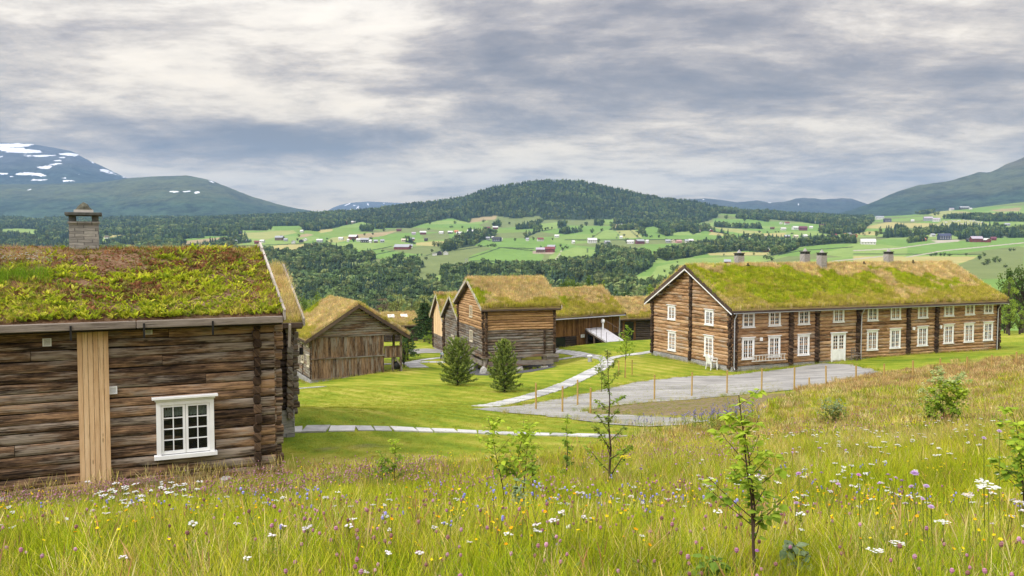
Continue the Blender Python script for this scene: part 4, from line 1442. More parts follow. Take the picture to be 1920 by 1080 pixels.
cabA0 = Vector((-5.77, 20.6, -5.45))                # right end of the front wall
yawA = math.atan2(2.4, 5.15)
LA = 12.5
dirA = Vector((cos(yawA), sin(yawA), 0))
A = House('log_cabin', 'dark weathered log cabin with leafy sod roof, one white window and a pale plank strip', 'cabin',
          cabA0 - dirA * LA, yawA, LA, 6.4, 3.80, 1.42, over_e=.40, over_g=.16, turf=.26)
A.core(-.9)
fA = A.fr['front']
A.logs(['front', 'left', 'right'], -.25, 3.86, .218, m_log_cabin, joint=5.5, bulge=.044, seed=3, jit=.013)
mb = MB()
fbox(mb, Frame('front'), -.1, A.L + .05, .0, .06, -.95, -.26)
fbox(mb, Frame('right', A.L, A.W), 0, A.W, .0, .06, -.95, -.26)
mb.build('sill_beam', m_log_grey, A.root)
mb = MB()
log_ends(mb, fA, A.L - .42, -.2, 3.8, .225, .17, .17, 5)
mb.build('partition_ends', m_corner, A.root)
mb = MB()
log_ends(mb, A.fr['right'], .10, -.3, 3.8, .225, .20, .17, 6)
mb.build('corner_ends', m_log_cabin, A.root)
# plank strip covering a joint
xa0, _ = A.on('front', 147, 760); xa1, _ = A.on('front', 206, 760)
mb = MB()
nb = 6
for k in range(nb):
    w_ = (xa1 - xa0) / nb
    fbox(mb, fA, xa0 + k * w_ + .004, xa0 + (k + 1) * w_ - .004, .0, .125 + .008 * (k % 2), A.on('front', 180, 928)[1], 3.62, vert=True)
mb.build('plank_panel', m_boards_new, A.root)
# window
wl, wb = A.on('front', 300, 855, .1); wr, wt_ = A.on('front', 399, 765, .1)
wA = make_window(1.06, 1.14, 4, name='window', casing=.095)
put_window(wA, A.root, fA, (A.on('front', 348, 800, .1)[0]), A.on('front', 348, 848, .1)[1], .02)
for ch in wA.children:
    if ch.name.startswith('pane'): ch.data.materials[0] = m_glass_clear; pane_o = ch
# dark panel painted as the unlit room behind the glass
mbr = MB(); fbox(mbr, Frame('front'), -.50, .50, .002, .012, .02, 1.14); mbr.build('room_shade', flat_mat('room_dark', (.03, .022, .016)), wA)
mbr = MB()
for s_ in (0, 1):
    x0 = -.46 + s_ * .49
    n = 14; v = []; lc = []
    for i in range(n + 1):
        xx = x0 + .43 * i / n
        v += [(xx, -.030 - .006 * (i % 2), 1.13), (xx, -.034 - .012 * (i % 2), .88 - .02 * abs(math.sin(i * 1.6)))]
        lc += [(0, xx, .5)] * 2
    mbr.add(v, [(2 * i, 2 * i + 1, 2 * i + 3, 2 * i + 2) for i in range(n)], lc)
mbr.build('valance', flat_mat('lace', (.36, .42, .36), .9, .1, .25, 30), wA)
pane_o.scale = (1, 1, 1)
pane_o.location = (0, -.012, 0)
# ventilation grilles
for (px_, py_) in ((88, 642), (278, 620), (212, 732)):
    x, z = A.on('front', px_, py_, .1)
    mb = MB()
    s_ = .085
    fbox(mb, fA, x - s_, x - s_ + .02, .0, .105, z - s_, z + s_); fbox(mb, fA, x + s_ - .02, x + s_, .0, .105, z - s_, z + s_)
    fbox(mb, fA, x - s_ + .02, x + s_ - .02, .0, .104, z - s_, z - s_ + .02); fbox(mb, fA, x - s_ + .02, x + s_ - .02, .0, .104, z + s_ - .02, z + s_)
    for k in range(5): fbox(mb, fA, x - s_ + .02, x + s_ - .02, .0, .095, z - s_ + .03 + k * .024, z - s_ + .043 + k * .024)
    go_ = mb.build('vent_grille', m_white, A.root)
A.roof(m_sod, .06, 5, m_barge_grey, .22, .05, eave=m_eave, edge_h=.17, bup=1.25)
for x in np.arange(.9, A.L, 1.45):
    mb = MB()
    mb.box(x - .02, x + .02, -A.oe - .13, -A.oe - .108, A.H - .2 - A.oe * A.sf, A.H + .12 - A.oe * A.sf, 'z')
    mb.build('turf_hook', m_black, A.tf)
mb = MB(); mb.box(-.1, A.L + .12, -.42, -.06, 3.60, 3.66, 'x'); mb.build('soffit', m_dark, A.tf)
mb = MB(); mb.beam((A.L + .30, -A.oe - .05, 3.60), (A.L + .30, -A.oe + .05, 3.05), .05, .10); mb.build('hook_end', m_barge_grey, A.tf)
# chimney with a slate hat
d_ = A.Mi.to_3x3() @ Vector(ray(158, 440)); o_ = A.Mi @ Vector((0, 0, 0))
t_ = (A.ry + .15 - o_.y) / d_.y; xc = (o_ + d_ * t_).x
def zc_at(py): d2 = A.Mi.to_3x3() @ Vector(ray(158, py)); t2 = (A.ry + .15 - .36 - o_.y) / d2.y; return (o_ + d2 * t2).z
z_b, z_s, z_c0, z_c1, z_t = A.H + A.rise - .1, zc_at(415), zc_at(404), zc_at(398), zc_at(378)
ch = empty('chimney', (xc, A.ry + .15, 0), 0, A.root)
mb = MB()
mb.box(-.335, .335, -.335, .335, z_b, z_s - .05, 'x', .5)
mb.box(-.36, .36, -.36, .36, z_s - .05, z_s, 'x', .5)
mb.build('stack', m_stone, ch)
for sx in (-1, 1):
    for sy in (-1, 1):
        mb = MB(); mb.box(sx * .26 - .075, sx * .26 + .075, sy * .26 - .075, sy * .26 + .075, z_s, z_c0, 'z', .4); mb.build('pillar_stone', m_slate, ch)
mb = MB(); mb.box(-.42, .42, -.42, .42, z_c0, z_c1, 'x', .5, bev=.01); mb.build('cover_slab', m_slate, ch)
mb = MB()
r_ = random.Random(4)
rings = []
for (t, rr) in ((0, .20), (.15, .2), (.3, .185), (.55, .15), (.8, .09), (1.0, .015)):
    rings.append([(rr * (1 + r_.uniform(-.12, .12)) * cos(a), rr * (1 + r_.uniform(-.12, .12)) * sin(a), z_c1 + (z_t - z_c1) * t) for a in np.linspace(0, 6.283, 9)[:-1]])
v = [p for q in rings for p in q]
mb.add(v, [(k * 8 + i, k * 8 + (i + 1) % 8, k * 8 + 8 + (i + 1) % 8, k * 8 + 8 + i) for k in range(5) for i in range(8)] + [tuple(range(40, 48))])
mb.build('cap_stone', flat_mat('mossy_stone', (.10, .10, .075), .9, .2, .4, 9), ch)
mb = MB(); mb.box(-.22, .22, -.22, .22, z_c1, z_c1 + .07, 'x'); mb.build('mortar_bed', flat_mat('lime', (.5, .48, .44)), ch)
# sod roof plants
r = np.random.default_rng(5)
n = 9500
p = A.top_pts(n, 'front', 8)
yy = p[:, 1] / A.ry
lush = fbm(p[:, 0] * .8, p[:, 1] * 1.2, 4, 12) + .42 * (1 - yy) + .10 * (p[:, 0] > A.L - 2.5) - .22
keep = lush + r.uniform(-.16, .16, n) > .615 - .10 * (yy < .5)
q = p[keep]; k = len(q)
LIME = np.array([(.58, .62, .04), (.42, .50, .03), (.66, .64, .09), (.30, .38, .035)])
scatter('roof_herbs', q, lean_rots(k, r, .35), r.uniform(.3, 1.1, k) * (.75 + .5 * fbm(q[:, 0], q[:, 1], 2, 5)), LIME[r.integers(0, 4, k)] * r.uniform(.6, 1.15, (k, 1)), r.integers(0, 3, k), T_herb, A.tf)
q = p[~keep]; k = len(q)
SED = np.array([(.30, .125, .065), (.36, .18, .08), (.24, .15, .06), (.34, .30, .07), (.22, .23, .05)])
scatter('roof_sedum', q, lean_rots(k, r, .4), r.uniform(.7, 1.8, k), SED[r.integers(0, 5, k)] * r.uniform(.6, 1.2, (k, 1)), r.integers(0, 2, k), T_sed, A.tf)
n = 4200
p = A.top_pts(n, 'front', 18)
m_ = (fbm(p[:, 0] * .7 + 5, p[:, 1] * .7, 3, 44) > .52) | (p[:, 1] > A.ry - .25) | (p[:, 0] > A.L - .3)
p = p[m_]; k = len(p)
tt = np.where(r.uniform(0, 1, (k, 1)) < .45, GRN[r.integers(0, 4, k)], DRY[r.integers(0, 4, k)] * (.8, .66, .65)) * r.uniform(.7, 1.1, (k, 1))
scatter('roof_grass', p, lean_rots(k, r, .3), r.uniform(.35, .8, k), tt, r.integers(0, 3, k), T_fine, A.tf)

# ================================================================== SECOND CABIN BEHIND IT
B0 = Vector((-7.05, 27.2, -5.60))
yawB = yawA
LB = 6.0
B = House('log_outbuilding', 'narrow dark log building tucked close behind the leafy-roofed cabin, dry grass on its roof', 'outbuilding',
          B0 - Vector((cos(yawB), sin(yawB), 0)) * LB, yawB, LB, 6.2, 3.22, 1.45, over_e=.4, over_g=.28, turf=.24)
B.core(.0)
B.logs(['front', 'right', 'left'], .35, 3.3, .21, m_log_dark, seed=21)
ends(B, (('front', B.L - .1, .1, 3.2, .21, .2, .2), ('right', .1, .2, 3.2, .21, .22, .2)), m_log_grey)
mb = MB(); mb.box(-.1, B.L + .05, -.06, B.W, -.6, .36, 'x'); mb.build('foundation', m_plinth, B.root)
B.roof(m_turf, .05, 9, m_barge_grey, .2, .06, eave=m_barge_brown, bup=1.2)
roof_grass(B, 1600, 'front', lambda x, y: 0 * x + .02, 31, T_fine, (.7, 1.3))
mb = MB(); mb.tube([(B.L + .25, -.25, 2.15), (B.L + .25, -.25, 2.38)], [.07, .06], 10); mb.build('lantern', m_black, B.root)

# ================================================================== THE LONG TWO-STOREY HOUSE
R0 = Vector((18.05, 69.6, -10.15))
yawR = math.atan2(12.0, 28.6)
H_ = House('long_log_house', 'long two-storey brown log house with white windows, four stone chimneys and sod roof', 'house',
           R0, yawR, 31.0, 12.1, 5.05, 3.16, over_e=.55, over_g=.55, turf=.34)
H_.core(-.6)
H_.logs(['front', 'left', 'right'], .28, 5.1, .30, m_log_house, joint=9, bulge=.085, seed=41, jit=.012)
mb = MB()
fbox(mb, H_.fr['front'], -.08, 31.05, .0, .13, -.8, .27); fbox(mb, H_.fr['left'], -.05, 12.1, .0, .13, -.8, .27)
mb.build('foundation', m_plinth, H_.root)
ends(H_, [('front', H_.on('front', px_, 640, .2)[0], .1, 5.05, .30, .30, .42) for px_ in (1484, 1533, 1610, 1704, 1757)], None, 'partition_ends')
ends(H_, (('front', .16, .05, 5.05, .30, .34, .36), ('front', 30.85, .05, 5.05, .30, .34, .36), ('left', .16, .1, 5.05, .30, .30, .34), ('left', 11.95, .1, 5.05, .30, .30, .34), ('right', .16, .1, 5.05, .30, .30, .34)))
xg, _ = H_.on('left', 1293, 620, .2)
mb = MB(); log_ends(mb, H_.fr['left'], xg, .1, 8.05, .30, .26, .36, 8); mb.build('gable_ends', m_corner, H_.root)
w_up = make_window(.97, 1.08, 3, casing=.12, name='window')
w_lo = make_window(.97, 1.54, 4, casing=.13, name='window')
for (px_, py_) in ((1404, 611), (1453, 608), (1508, 605.5), (1573, 601), (1637, 598.5), (1680, 596), (1731, 593.5), (1780, 590), (1819, 587.5), (1854, 585)):
    x, z = H_.on('front', px_, py_ + 1.6, .14); put_window(w_up, H_.root, H_.fr['front'], x, z)
for (px_, py_) in ((1403, 672), (1452, 668), (1507, 664.5), (1636, 655), (1679, 651.5), (1730, 647), (1779, 642.5), (1817, 640), (1853, 637)):
    x, z = H_.on('front', px_, py_, .14); put_window(w_lo, H_.root, H_.fr['front'], x, z)
for (px_, py_, w_) in ((1258.5, 598, w_up), (1329, 608, w_up), (1259, 656, w_lo), (1328, 667, w_lo)):
    x, z = H_.on('left', px_, py_, .14); put_window(w_, H_.root, H_.fr['left'], x, z)
# door
xd, zd = H_.on('front', 1572, 678, .14)
dr = empty('door', H_.fr['front'](xd, 0, .12), 0, H_.root)
fr = Frame('front')
mb = MB()
fbox(mb, fr, -.80, -.66, 0, .14, 0, 2.40); fbox(mb, fr, .66, .80, 0, .14, 0, 2.40); fbox(mb, fr, -.80, .80, 0, .142, 2.40, 2.52)
fbox(mb, fr, -.90, .90, 0, .22, 2.522, 2.60)
mb.build('door_frame', m_white, dr)
for sx in (-1, 1):
    mb = MB()
    x0, x1 = (-.655, -.005) if sx < 0 else (.005, .655)
    fbox(mb, fr, x0, x0 + .09, .04, .11, .02, 2.39); fbox(mb, fr, x1 - .09, x1, .04, .11, .02, 2.39); fbox(mb, fr, x0 + .09, x1 - .09, .04, .11, .02, 1.12); fbox(mb, fr, x0 + .09, x1 - .09, .04, .11, 2.30, 2.39)
    cx = (x0 + x1) / 2
    fbox(mb, fr, cx - .014, cx + .014, .05, .10, 1.12, 2.30)
    for k in (1, 2, 3): fbox(mb, fr, x0 + .09, x1 - .09, .05, .098, 1.12 + k * .295 - .014, 1.12 + k * .295 + .014)
    fbox(mb, fr, x0 + .15, x1 - .15, .11, .125, .2, .95)
    leaf = mb.build('door_leaf', m_white, dr)
    m2 = MB(); fbox(m2, fr, x0 + .085, x1 - .085, .02, .065, 1.12, 2.30); m2.build('door_glass', m_glass, dr)
m2 = MB(); m2.tube([(.06, -.115, 1.02), (.06, -.17, 1.02), (.17, -.17, 1.02)], .012, 6); m2.build('handle', m_metal, dr)
H_.roof(m_turf, .09, 15, m_barge_brown, .34, .06, eave=m_barge_brown, barge_mat2=m_white, edge_h=.14, bup=.95)
for yy_ in (H_.ry, 1.6, 3.4, 8.7, 10.5):
    z = H_.roof_z(yy_) - .16
    mb = MB(); mb.beam((-H_.og + .02, yy_, z), (0, yy_, z), .16, .18); mb.build('purlin', m_barge_grey, H_.tf)
# gutter and down pipes
mb = MB()
gz_ = H_.H - .02 - H_.oe * H_.sf
for k in range(5):
    a = math.pi + math.pi * k / 5; c_ = math.pi + math.pi * (k + 1) / 5
    yc = -H_.oe - .17
    v = [(-.4, yc + .07 * cos(a), gz_ + .07 * sin(a)), (31.4, yc + .07 * cos(a), gz_ + .07 * sin(a)), (31.4, yc + .07 * cos(c_), gz_ + .07 * sin(c_)), (-.4, yc + .07 * cos(c_), gz_ + .07 * sin(c_))]
    mb.add(v, [(0, 1, 2, 3)])
mb.build('gutter', m_metal, H_.tf)
for px_ in (1377.5, 1615.5, 1872):
    x, _ = H_.on('front', px_, 630, .45)
    x = min(x, 30.4)
    mb = MB()
    mb.tube([(x, -H_.oe - .17, gz_ - .05), (x, -H_.oe - .1, gz_ - .22), (x, -.44, gz_ - .55), (x, -.42, .25), (x, -.52, .08)], .045, 8)
    mb.build('downpipe', m_metal, H_.root)
# chimneys on the ridge
def ridge_hit(px_, py_, yoff):
    d = H_.Mi.to_3x3() @ Vector(ray(px_, py_)); o = H_.Mi @ Vector((0, 0, 0))
    t = (H_.ry + yoff - o.y) / d.y
    p = o + d * t
    return p.x, p.z
for (px_, top, yoff) in ((1386, 474, .5), (1509.5, 471, .9), (1541, 473.5, -.75), (1666, 471.5, .3)):
    x, zt = ridge_hit(px_, top, yoff)
    c_ = empty('chimney', (x, H_.ry + yoff, 0), 0, H_.root)
    mb = MB()
    hw = .33
    mb.box(-hw, hw, -hw, hw, H_.H + H_.rise - .35, zt - .27, 'x', .5)
    mb.build('stack', m_stone_fine, c_)
    for sx in (-1, 0, 1):
        for sy in (-1, 0, 1):
            if sx or sy: mb = MB(); mb.box(sx * .25 - .065, sx * .25 + .065, sy * .25 - .065, sy * .25 + .065, zt - .27, zt - .07, 'z', .3); mb.build('pillar_stone', m_slate, c_)
    mb = MB(); mb.box(-.375, .375, -.375, .375, zt - .07, zt, 'x', .5); mb.build('cover_slab', m_slate, c_)
    mb = MB(); mb.tube([(0, 0, zt), (0, 0, zt + .12), (0, 0, zt + .3)], [.22, .15, .02], 7); mb.build('cap_stone', m_boulder, c_)
for (px_, top, yoff) in ((1402.5, 493, -.6), (1458.5, 494, -.5), (1620, 490, -.4), (1712, 487, -.3)):
    x, zt = ridge_hit(px_, top, yoff)
    mb = MB(); mb.tube([(x, H_.ry + yoff, zt - .5), (x, H_.ry + yoff, zt - .02), (x, H_.ry + yoff, zt)], [.07, .07, .03], 8); mb.tube([(x, H_.ry + yoff, zt - .26), (x, H_.ry + yoff, zt - .2)], [.2, .2], 8)
    mb.build('roof_vent', m_black, H_.root)
# wall lamps
for (px_, py_) in ((1427.5, 636), (1713.5, 616), (1764, 613)):
    x, z = H_.on('front', px_, py_, .15)
    mb = MB(); fbox(mb, H_.fr['front'], x - .1, x + .1, .08, .22, z - .14, z + .14); mb.build('wall_lamp', m_white, H_.root)
def gR(x, y):
    t = y / H_.ry
    a = np.exp(-((x - 11) / 7.0) ** 2 - ((t - .38) / .30) ** 2) * 1.3 + np.exp(-((x - 25) / 4.5) ** 2 - ((t - .45) / .34) ** 2) * .95 + np.exp(-((x - 4.5) / 3.2) ** 2 - ((t - .2) / .16) ** 2) * .9
    return np.clip(a * .70 + .30 + (fbm(x * .5, y * .8, 4, 77) - .5) * 1.3 - .25 * sstep(.75, 1.0, t), 0, .9)
roof_grass(H_, 15000, 'front', gR, 51, T_roof, (.5, 1.05))
roof_grass(H_, 1500, 'back', lambda x, y: 0 * x + .3, 52, T_roof, (.7, 1.2))

# ================================================================== BARN WITH THE GALLERY (gable to the viewer)
C0 = Vector((-17.0, 72.0, -11.55))
yawC = radians(26.0)
CW, CL = 8.0, 9.6        # gable width runs along local x here
# local x = gable direction, so the ridge runs along y: build with the frame turned by -90 degrees
K = House('gallery_barn', 'brown two-storey barn with vertical grey boards, corner gallery and straw-coloured sod roof', 'barn',
          C0 + Vector((-sin(yawC), cos(yawC), 0)) * CL, yawC - math.pi / 2, CL, CW, 3.80, 2.55, over_e=.55, over_g=.50, turf=.34)
# K local: x from far end (0) to viewer gable (L), y from left eave (0) to right eave (W). 'right' = gable towards viewer, 'front' = long left wall
GWX = 6.35
mb = MB()
v = [(.02, .02, -.5), (CL - .02, .02, -.5), (CL - .02, GWX, -.5), (.02, GWX, -.5), (.02, .02, 3.78), (CL - .02, .02, 3.78), (CL - .02, GWX, 3.78), (.02, GWX, 3.78)]
mb.add(v, [(3, 2, 1, 0), (4, 5, 6, 7), (0, 1, 5, 4), (1, 2, 6, 5), (2, 3, 7, 6), (3, 0, 4, 7)])
e = .02
v = [(e, 0.05, 3.79), (CL - e, 0.05, 3.79), (CL - e, CW - .05, 3.79), (e, CW - .05, 3.79), (e, CW / 2, 6.25), (CL - e, CW / 2, 6.25)]
mb.add(v, [(3, 2, 1, 0), (0, 1, 5, 4), (2, 3, 4, 5), (1, 2, 5), (3, 0, 4)])
mb.build('inner_wall', m_dark, K.root)
mb = MB()
log_rows(mb, K.fr['right'], CW, 3.86, 6.25, .21, lambda z: ((z - 3.8) / K.sf + .12, CW - (z - 3.8) / K.sb - .12), .05, .6, 5.0, seed=61)
mb.build('gable_boards', m_log_barn, K.root)
mb = MB()
board_wall(mb, K.fr['right'], .02, GWX, 2.02, 3.80, .22, .05, seed=5)
board_wall(mb, K.fr['right'], .02, GWX, .30, 1.93, .24, .05, seed=6)
mb.build('board_cladding', m_boards_grey, K.root)
mb = MB()
fbox(mb, K.fr['right'], -.05, GWX + .02, .0, .13, 1.93, 2.03); fbox(mb, K.fr['right'], -.05, CW, .0, .12, 3.77, 3.87); fbox(mb, K.fr['right'], -.05, GWX, .0, .11, .20, .30)
mb.build('rail_beam', m_log_grey, K.root)
mb = MB(); log_rows(mb, K.fr['front'], CL, .28, 3.8, .2, None, .06, .6, 5, seed=63); mb.build('log_wall', m_log_barn, K.root)
ends(K, [('front', x, .25, 3.8, .2, .14, .18) for x in (.1, 3.4, 6.4, CL - .12)], None, 'partition_ends')
mb = MB(); mb.box(-.1, CL + .08, -.14, GWX, -1.1, .19, 'x', .5); mb.build('foundation', m_plinth, K.root)
# gallery: deck, railing, posts, braces
mb = MB()
fbox(mb, K.fr['right'], GWX + .01, CW + .02, -2.2, .03, 1.72, 1.86)
mb.build('gallery_floor', m_log_grey, K.root)
mb = MB(); board_wall(mb, K.fr['right'], GWX + .03, CW + .02, 1.78, 2.70, .17, .05, seed=9); fbox(mb, K.fr['right'], GWX + .03, CW + .02, .0, .10, 2.70, 2.78)
mb.build('railing', m_boards_grey, K.root)
for (a, o) in ((GWX + .85, -.1), (CW - .05, -.05), (CW - .05, -2.1)):
    mb = MB(); p_ = K.fr['right'](a, o, 0); zt = 1.72 if a < CW - .5 else 3.8
    mb.box(p_[0] - .09, p_[0] + .09, p_[1] - .09, p_[1] + .09, -.6, zt, 'z'); mb.build('post', m_log_grey, K.root)
mb = MB(); mb.beam(K.fr['right'](CW - .12, -.04, 1.05), K.fr['right'](CW - .6, -.04, 1.70), .1, .12); mb.build('brace', m_log_barn, K.root)
mb = MB(); mb.beam(K.fr['right'](CW + .03, 0, 3.74), K.fr['right'](CW + .03, -CL, 3.74), .14, .16); mb.build('eave_beam', m_log_grey, K.root)
K.roof(m_turf, .09, 25, m_barge_brown, .30, .06, eave=m_barge_brown)
w_s = make_window(.66, .80, 3, m_offwhite, 2, 1, casing=.06, name='window', st=.03)
for (px_, py_) in ((545.5, 630), (553, 634), (566, 642), (577, 649)):
    x, z = K.on('front', px_, py_, .1); put_window(w_s, K.root, K.fr['front'], x, z + .05, .0)
for (px_, py_) in ((547, 665), (554.5, 671), (567, 679), (578, 687)):
    x, z = K.on('front', px_, py_, .1); put_window(w_s, K.root, K.fr['front'], x, z + .05, .0)
roof_grass(K, 4200, 'front', lambda x, y: .14 + .22 * (y < .7), 71, T_roof, (.5, .95))
roof_grass(K, 3000, 'back', lambda x, y: 0 * x + .25, 72, T_roof, (.5, .95))

# ================================================================== STOREHOUSE ON STONE FEET
D0 = Vector((-2.4, 75.0, -11.05))
yawD = math.atan2(.304, .953)
D = House('storehouse', 'tall log storehouse on posts and stone feet, fresh pale logs above dark old ones', 'storehouse',
          D0, yawD, 6.6, 9.2, 5.55, 2.15, over_e=.42, over_g=.45, turf=.36)
mb = MB()
e = .02; zf = 1.35
L, Wd, Hh, Rr = D.L, D.W, D.H - .02, D.H + D.rise - .06
v = [(e, e, zf), (L - e, e, zf), (L - e, Wd - e, zf), (e, Wd - e, zf), (e, e, Hh), (L - e, e, Hh), (L - e, Wd - e, Hh), (e, Wd - e, Hh), (e, D.ry, Rr), (L - e, D.ry, Rr)]
mb.add(v, [(3, 2, 1, 0), (0, 1, 5, 4), (2, 3, 7, 6), (1, 2, 6, 9, 5), (3, 0, 4, 8, 7), (4, 5, 9, 8), (6, 7, 8, 9)])
mb.build('inner_wall', m_dark, D.root)
for k, wn in enumerate(('front', 'left', 'right')):
    mb = MB(); log_rows(mb, D.fr[wn], D.L if wn == 'front' else D.W, 1.38, 3.62, .235, None, .09, .5, 9, seed=81 + k, jit=.016); mb.build('old_logs', m_log_grey, D.root)
    mb = MB()
    if wn == 'front': log_rows(mb, D.fr[wn], D.L, 3.62, 5.55, .22, None, .10, .5, 9, seed=91, jit=.02)
    else: log_rows(mb, D.fr[wn], D.W, 3.62, 7.6, .22, D.gable_xr(.05), .09, .5, 9, seed=92 + k, jit=.016)
    mb.build('new_logs', m_log_fresh, D.root)
ends(D, (('front', .1, 1.3, 5.55, .23, .26, .22), ('front', 6.5, 1.3, 5.55, .23, .26, .22), ('left', .1, 1.3, 5.55, .23, .26, .22), ('left', 9.1, 1.3, 5.55, .23, .26, .22), ('front', D.on('front', 1021, 640, .1)[0], 1.3, 3.6, .235, .22, .2)))
mb = MB(); fbox(mb, D.fr['front'], -.3, D.L + .3, .0, .2, 1.16, 1.38); fbox(mb, D.fr['left'], -.1, D.W, .0, .2, 1.16, 1.38)
fbox(mb, D.fr['front'], .3, D.L - .2, .02, .14, .42, .86); fbox(mb, D.fr['left'], .4, D.W - .3, .02, .14, .42, .86)
mb.build('ground_beam', m_log_barn, D.root)
for (a, b_) in ((.1, .1), (3.2, .1), (5.6, .1), (.1, 4.4), (.1, 8.6), (6.3, 8.6), (3.2, 4.4)):
    mb = MB(); mb.tube([(a, b_, .30), (a, b_, .8), (a, b_, 1.17)], [.24, .2, .26], 8); mb.build('post', m_log_barn, D.root)
    mb = MB()
    r_ = random.Random(int(a * 10 + b_ * 77))
    pts = [Vector((r_.uniform(-.05, .05), r_.uniform(-.05, .05), z)) for z in (-.6, -.05, .16, .30)]
    mb.tube([Vector((a, b_, 0)) + q for q in pts], [.55, .5, .42, .36], 7); mb.build('foot_stone', m_boulder, D.root)
D.roof(m_turf, .09, 35, m_silver, .27, .07, eave=m_barge_brown, bup=1.05)
w_d = make_window(.80, .92, 3, m_offwhite, 2, 1, casing=.08, name='window', crown=False, st=.035)
x, z = D.on('left', 882.5, 593, .12); put_window(w_d, D.root, D.fr['left'], x, z)
x, z = D.on('left', 883, 639, .12); put_window(w_d, D.root, D.fr['left'], x, z)
roof_grass(D, 3600, 'front', lambda x, y: .06 + .16 * (y < 1.0) * (x > 1.2), 101, T_roof, (.65, 1.25))
roof_grass(D, 500, 'back', lambda x, y: 0 * x + .1, 102, T_roof, (.8, 1.3))

# two smaller gables beyond the storehouse
def small_gable(name, label, cat, px_c, Yc, W_, L_, zbase, zeave, zapex, seed, upper=None):
    c = P(px_c, 600, Yc); c = Vector((c[0], c[1], zbase))
    h = House(name, label, cat, c, yawD, L_, W_, zeave - zbase, zapex - zeave, over_e=.5, over_g=.35, turf=.28)
    h.core(-.4)
    mb = MB(); mb.box(-.05, L_ + .02, -.05, W_ + .05, -.8, .5, 'x'); mb.build('foundation', m_plinth, h.root)
    if upper:
        mb = MB(); log_rows(mb, h.fr['left'], W_, .5, h.H * .5, .23, None, .08, .6, 8, seed=seed); mb.build('log_wall', m_log_grey, h.root)
        mb = MB(); board_wall(mb, h.fr['left'], 0, W_, h.H * .5, 20, .3, .04, top=lambda q: h.roof_z(q) - .04, seed=seed); mb.build('board_cladding', upper, h.root)
        mb = MB(); log_rows(mb, h.fr['front'], L_, .5, h.H, .23, None, .08, .6, 8, seed=seed + 3); mb.build('log_wall', m_log_grey, h.root)
    else:
        h.logs(['left', 'front'], .5, h.H, .23, m_log_grey, seed=seed)
    ends(h, (('left', .1, .5, h.H, .23, .22, .2), ('left', W_ - .1, .5, h.H, .23, .22, .2)))
    h.roof(m_turf, .08, seed, m_silver, .24, .06, eave=m_barge_brown, bup=1.0)
    roof_grass(h, 1300, 'front', lambda x, y: 0 * x + .05, seed + 1, T_roof, (.7, 1.2))
    roof_grass(h, 700, 'back', lambda x, y: 0 * x + .05, seed + 2, T_roof, (.7, 1.2))
    return h


E1 = small_gable('log_shed', 'grey log building with steep gable between the tall storehouse and the plank-fronted gable', 'shed', 863, 85.0, 6.6, 6.5, -11.9, -7.35, -5.35, 111)
x, z = E1.on('left', 848, 646, .12); put_window(w_d, E1.root, E1.fr['left'], x, z)
E2 = small_gable('plank_gable_building', 'small building with gable of pale vertical planks above dark logs, last behind the storehouse', 'outbuilding', 833, 94.0, 5.4, 7.0, -12.2, -7.9, -5.6, 121, m_boards_new)

# ================================================================== BUILDING WITH THE BARN RAMP
Ec = P(1160, 600, 95.0)
yawE = radians(37)
LE = 15.0
E_ = House('ramp_building', 'brown vertical-board building with a grey ramp at its wall and a yellow-green sod roof', 'barn',
           Vector((Ec[0], Ec[1], -11.6)) - Vector((cos(yawE), sin(yawE), 0)) * LE, yawE, LE, 6.2, 4.45, 2.15, over_e=.7, over_g=.35, turf=.36)
E_.core(-.5)
fE = E_.fr['front']
xl, _ = E_.on('front', 1040, 620, .1); xr_, _ = E_.on('front', 1160, 620, .1)
mb = MB(); board_wall(mb, fE, 0, LE, 2.05, 4.45, .2, .05, seed=15); board_wall(mb, E_.fr['right'], 0, 6.2, -.3, 9, .2, .05, top=lambda q: E_.roof_z(q) - .05, seed=16); mb.build('board_cladding', m_boards_brown, E_.root)
mb = MB(); log_rows(mb, fE, LE, -.4, 2.03, .24, None, .06, .6, 6, seed=131); mb.build('log_wall', m_log_dark, E_.root)
xw0, zw0 = E_.on('front', 1042, 650, .1); xw1, zw1 = E_.on('front', 1060, 627, .1)
mb = MB(); fbox(mb, fE, xw0, xw1, .0, .09, .1, 2.0); mb.build('glazing', m_glass, E_.root)
xs_, zs_ = E_.on('front', 1092, 630, .15)
mb = MB(); fbox(mb, fE, xs_ - .75, xs_ + .55, .0, .08, -.2, 2.05, vert=True); mb.build('door_panel', m_boards_brown, E_.root)
E_.roof(m_turf, .12, 45, m_barge_brown, .22, .06, eave=m_barge_brown)
roof_grass(E_, 4200, 'front', lambda x, y: .50 - .2 * (y > 2.2), 141, T_roof, (.55, 1.1))
roof_grass(E_, 500, 'back', lambda x, y: 0 * x + .1, 142, T_roof, (.7, 1.4))
mb = MB(); mb.tube([(LE - .45, -.62, 4.0), (LE - .45, -.55, 0.0)], .07, 8); mb.build('downpipe', m_metal, E_.root)
mb = MB(); mb.tube([(0, -.86, 3.98), (LE + .2, -.86, 3.98)], .06, 8); mb.build('gutter', m_metal, E_.root)
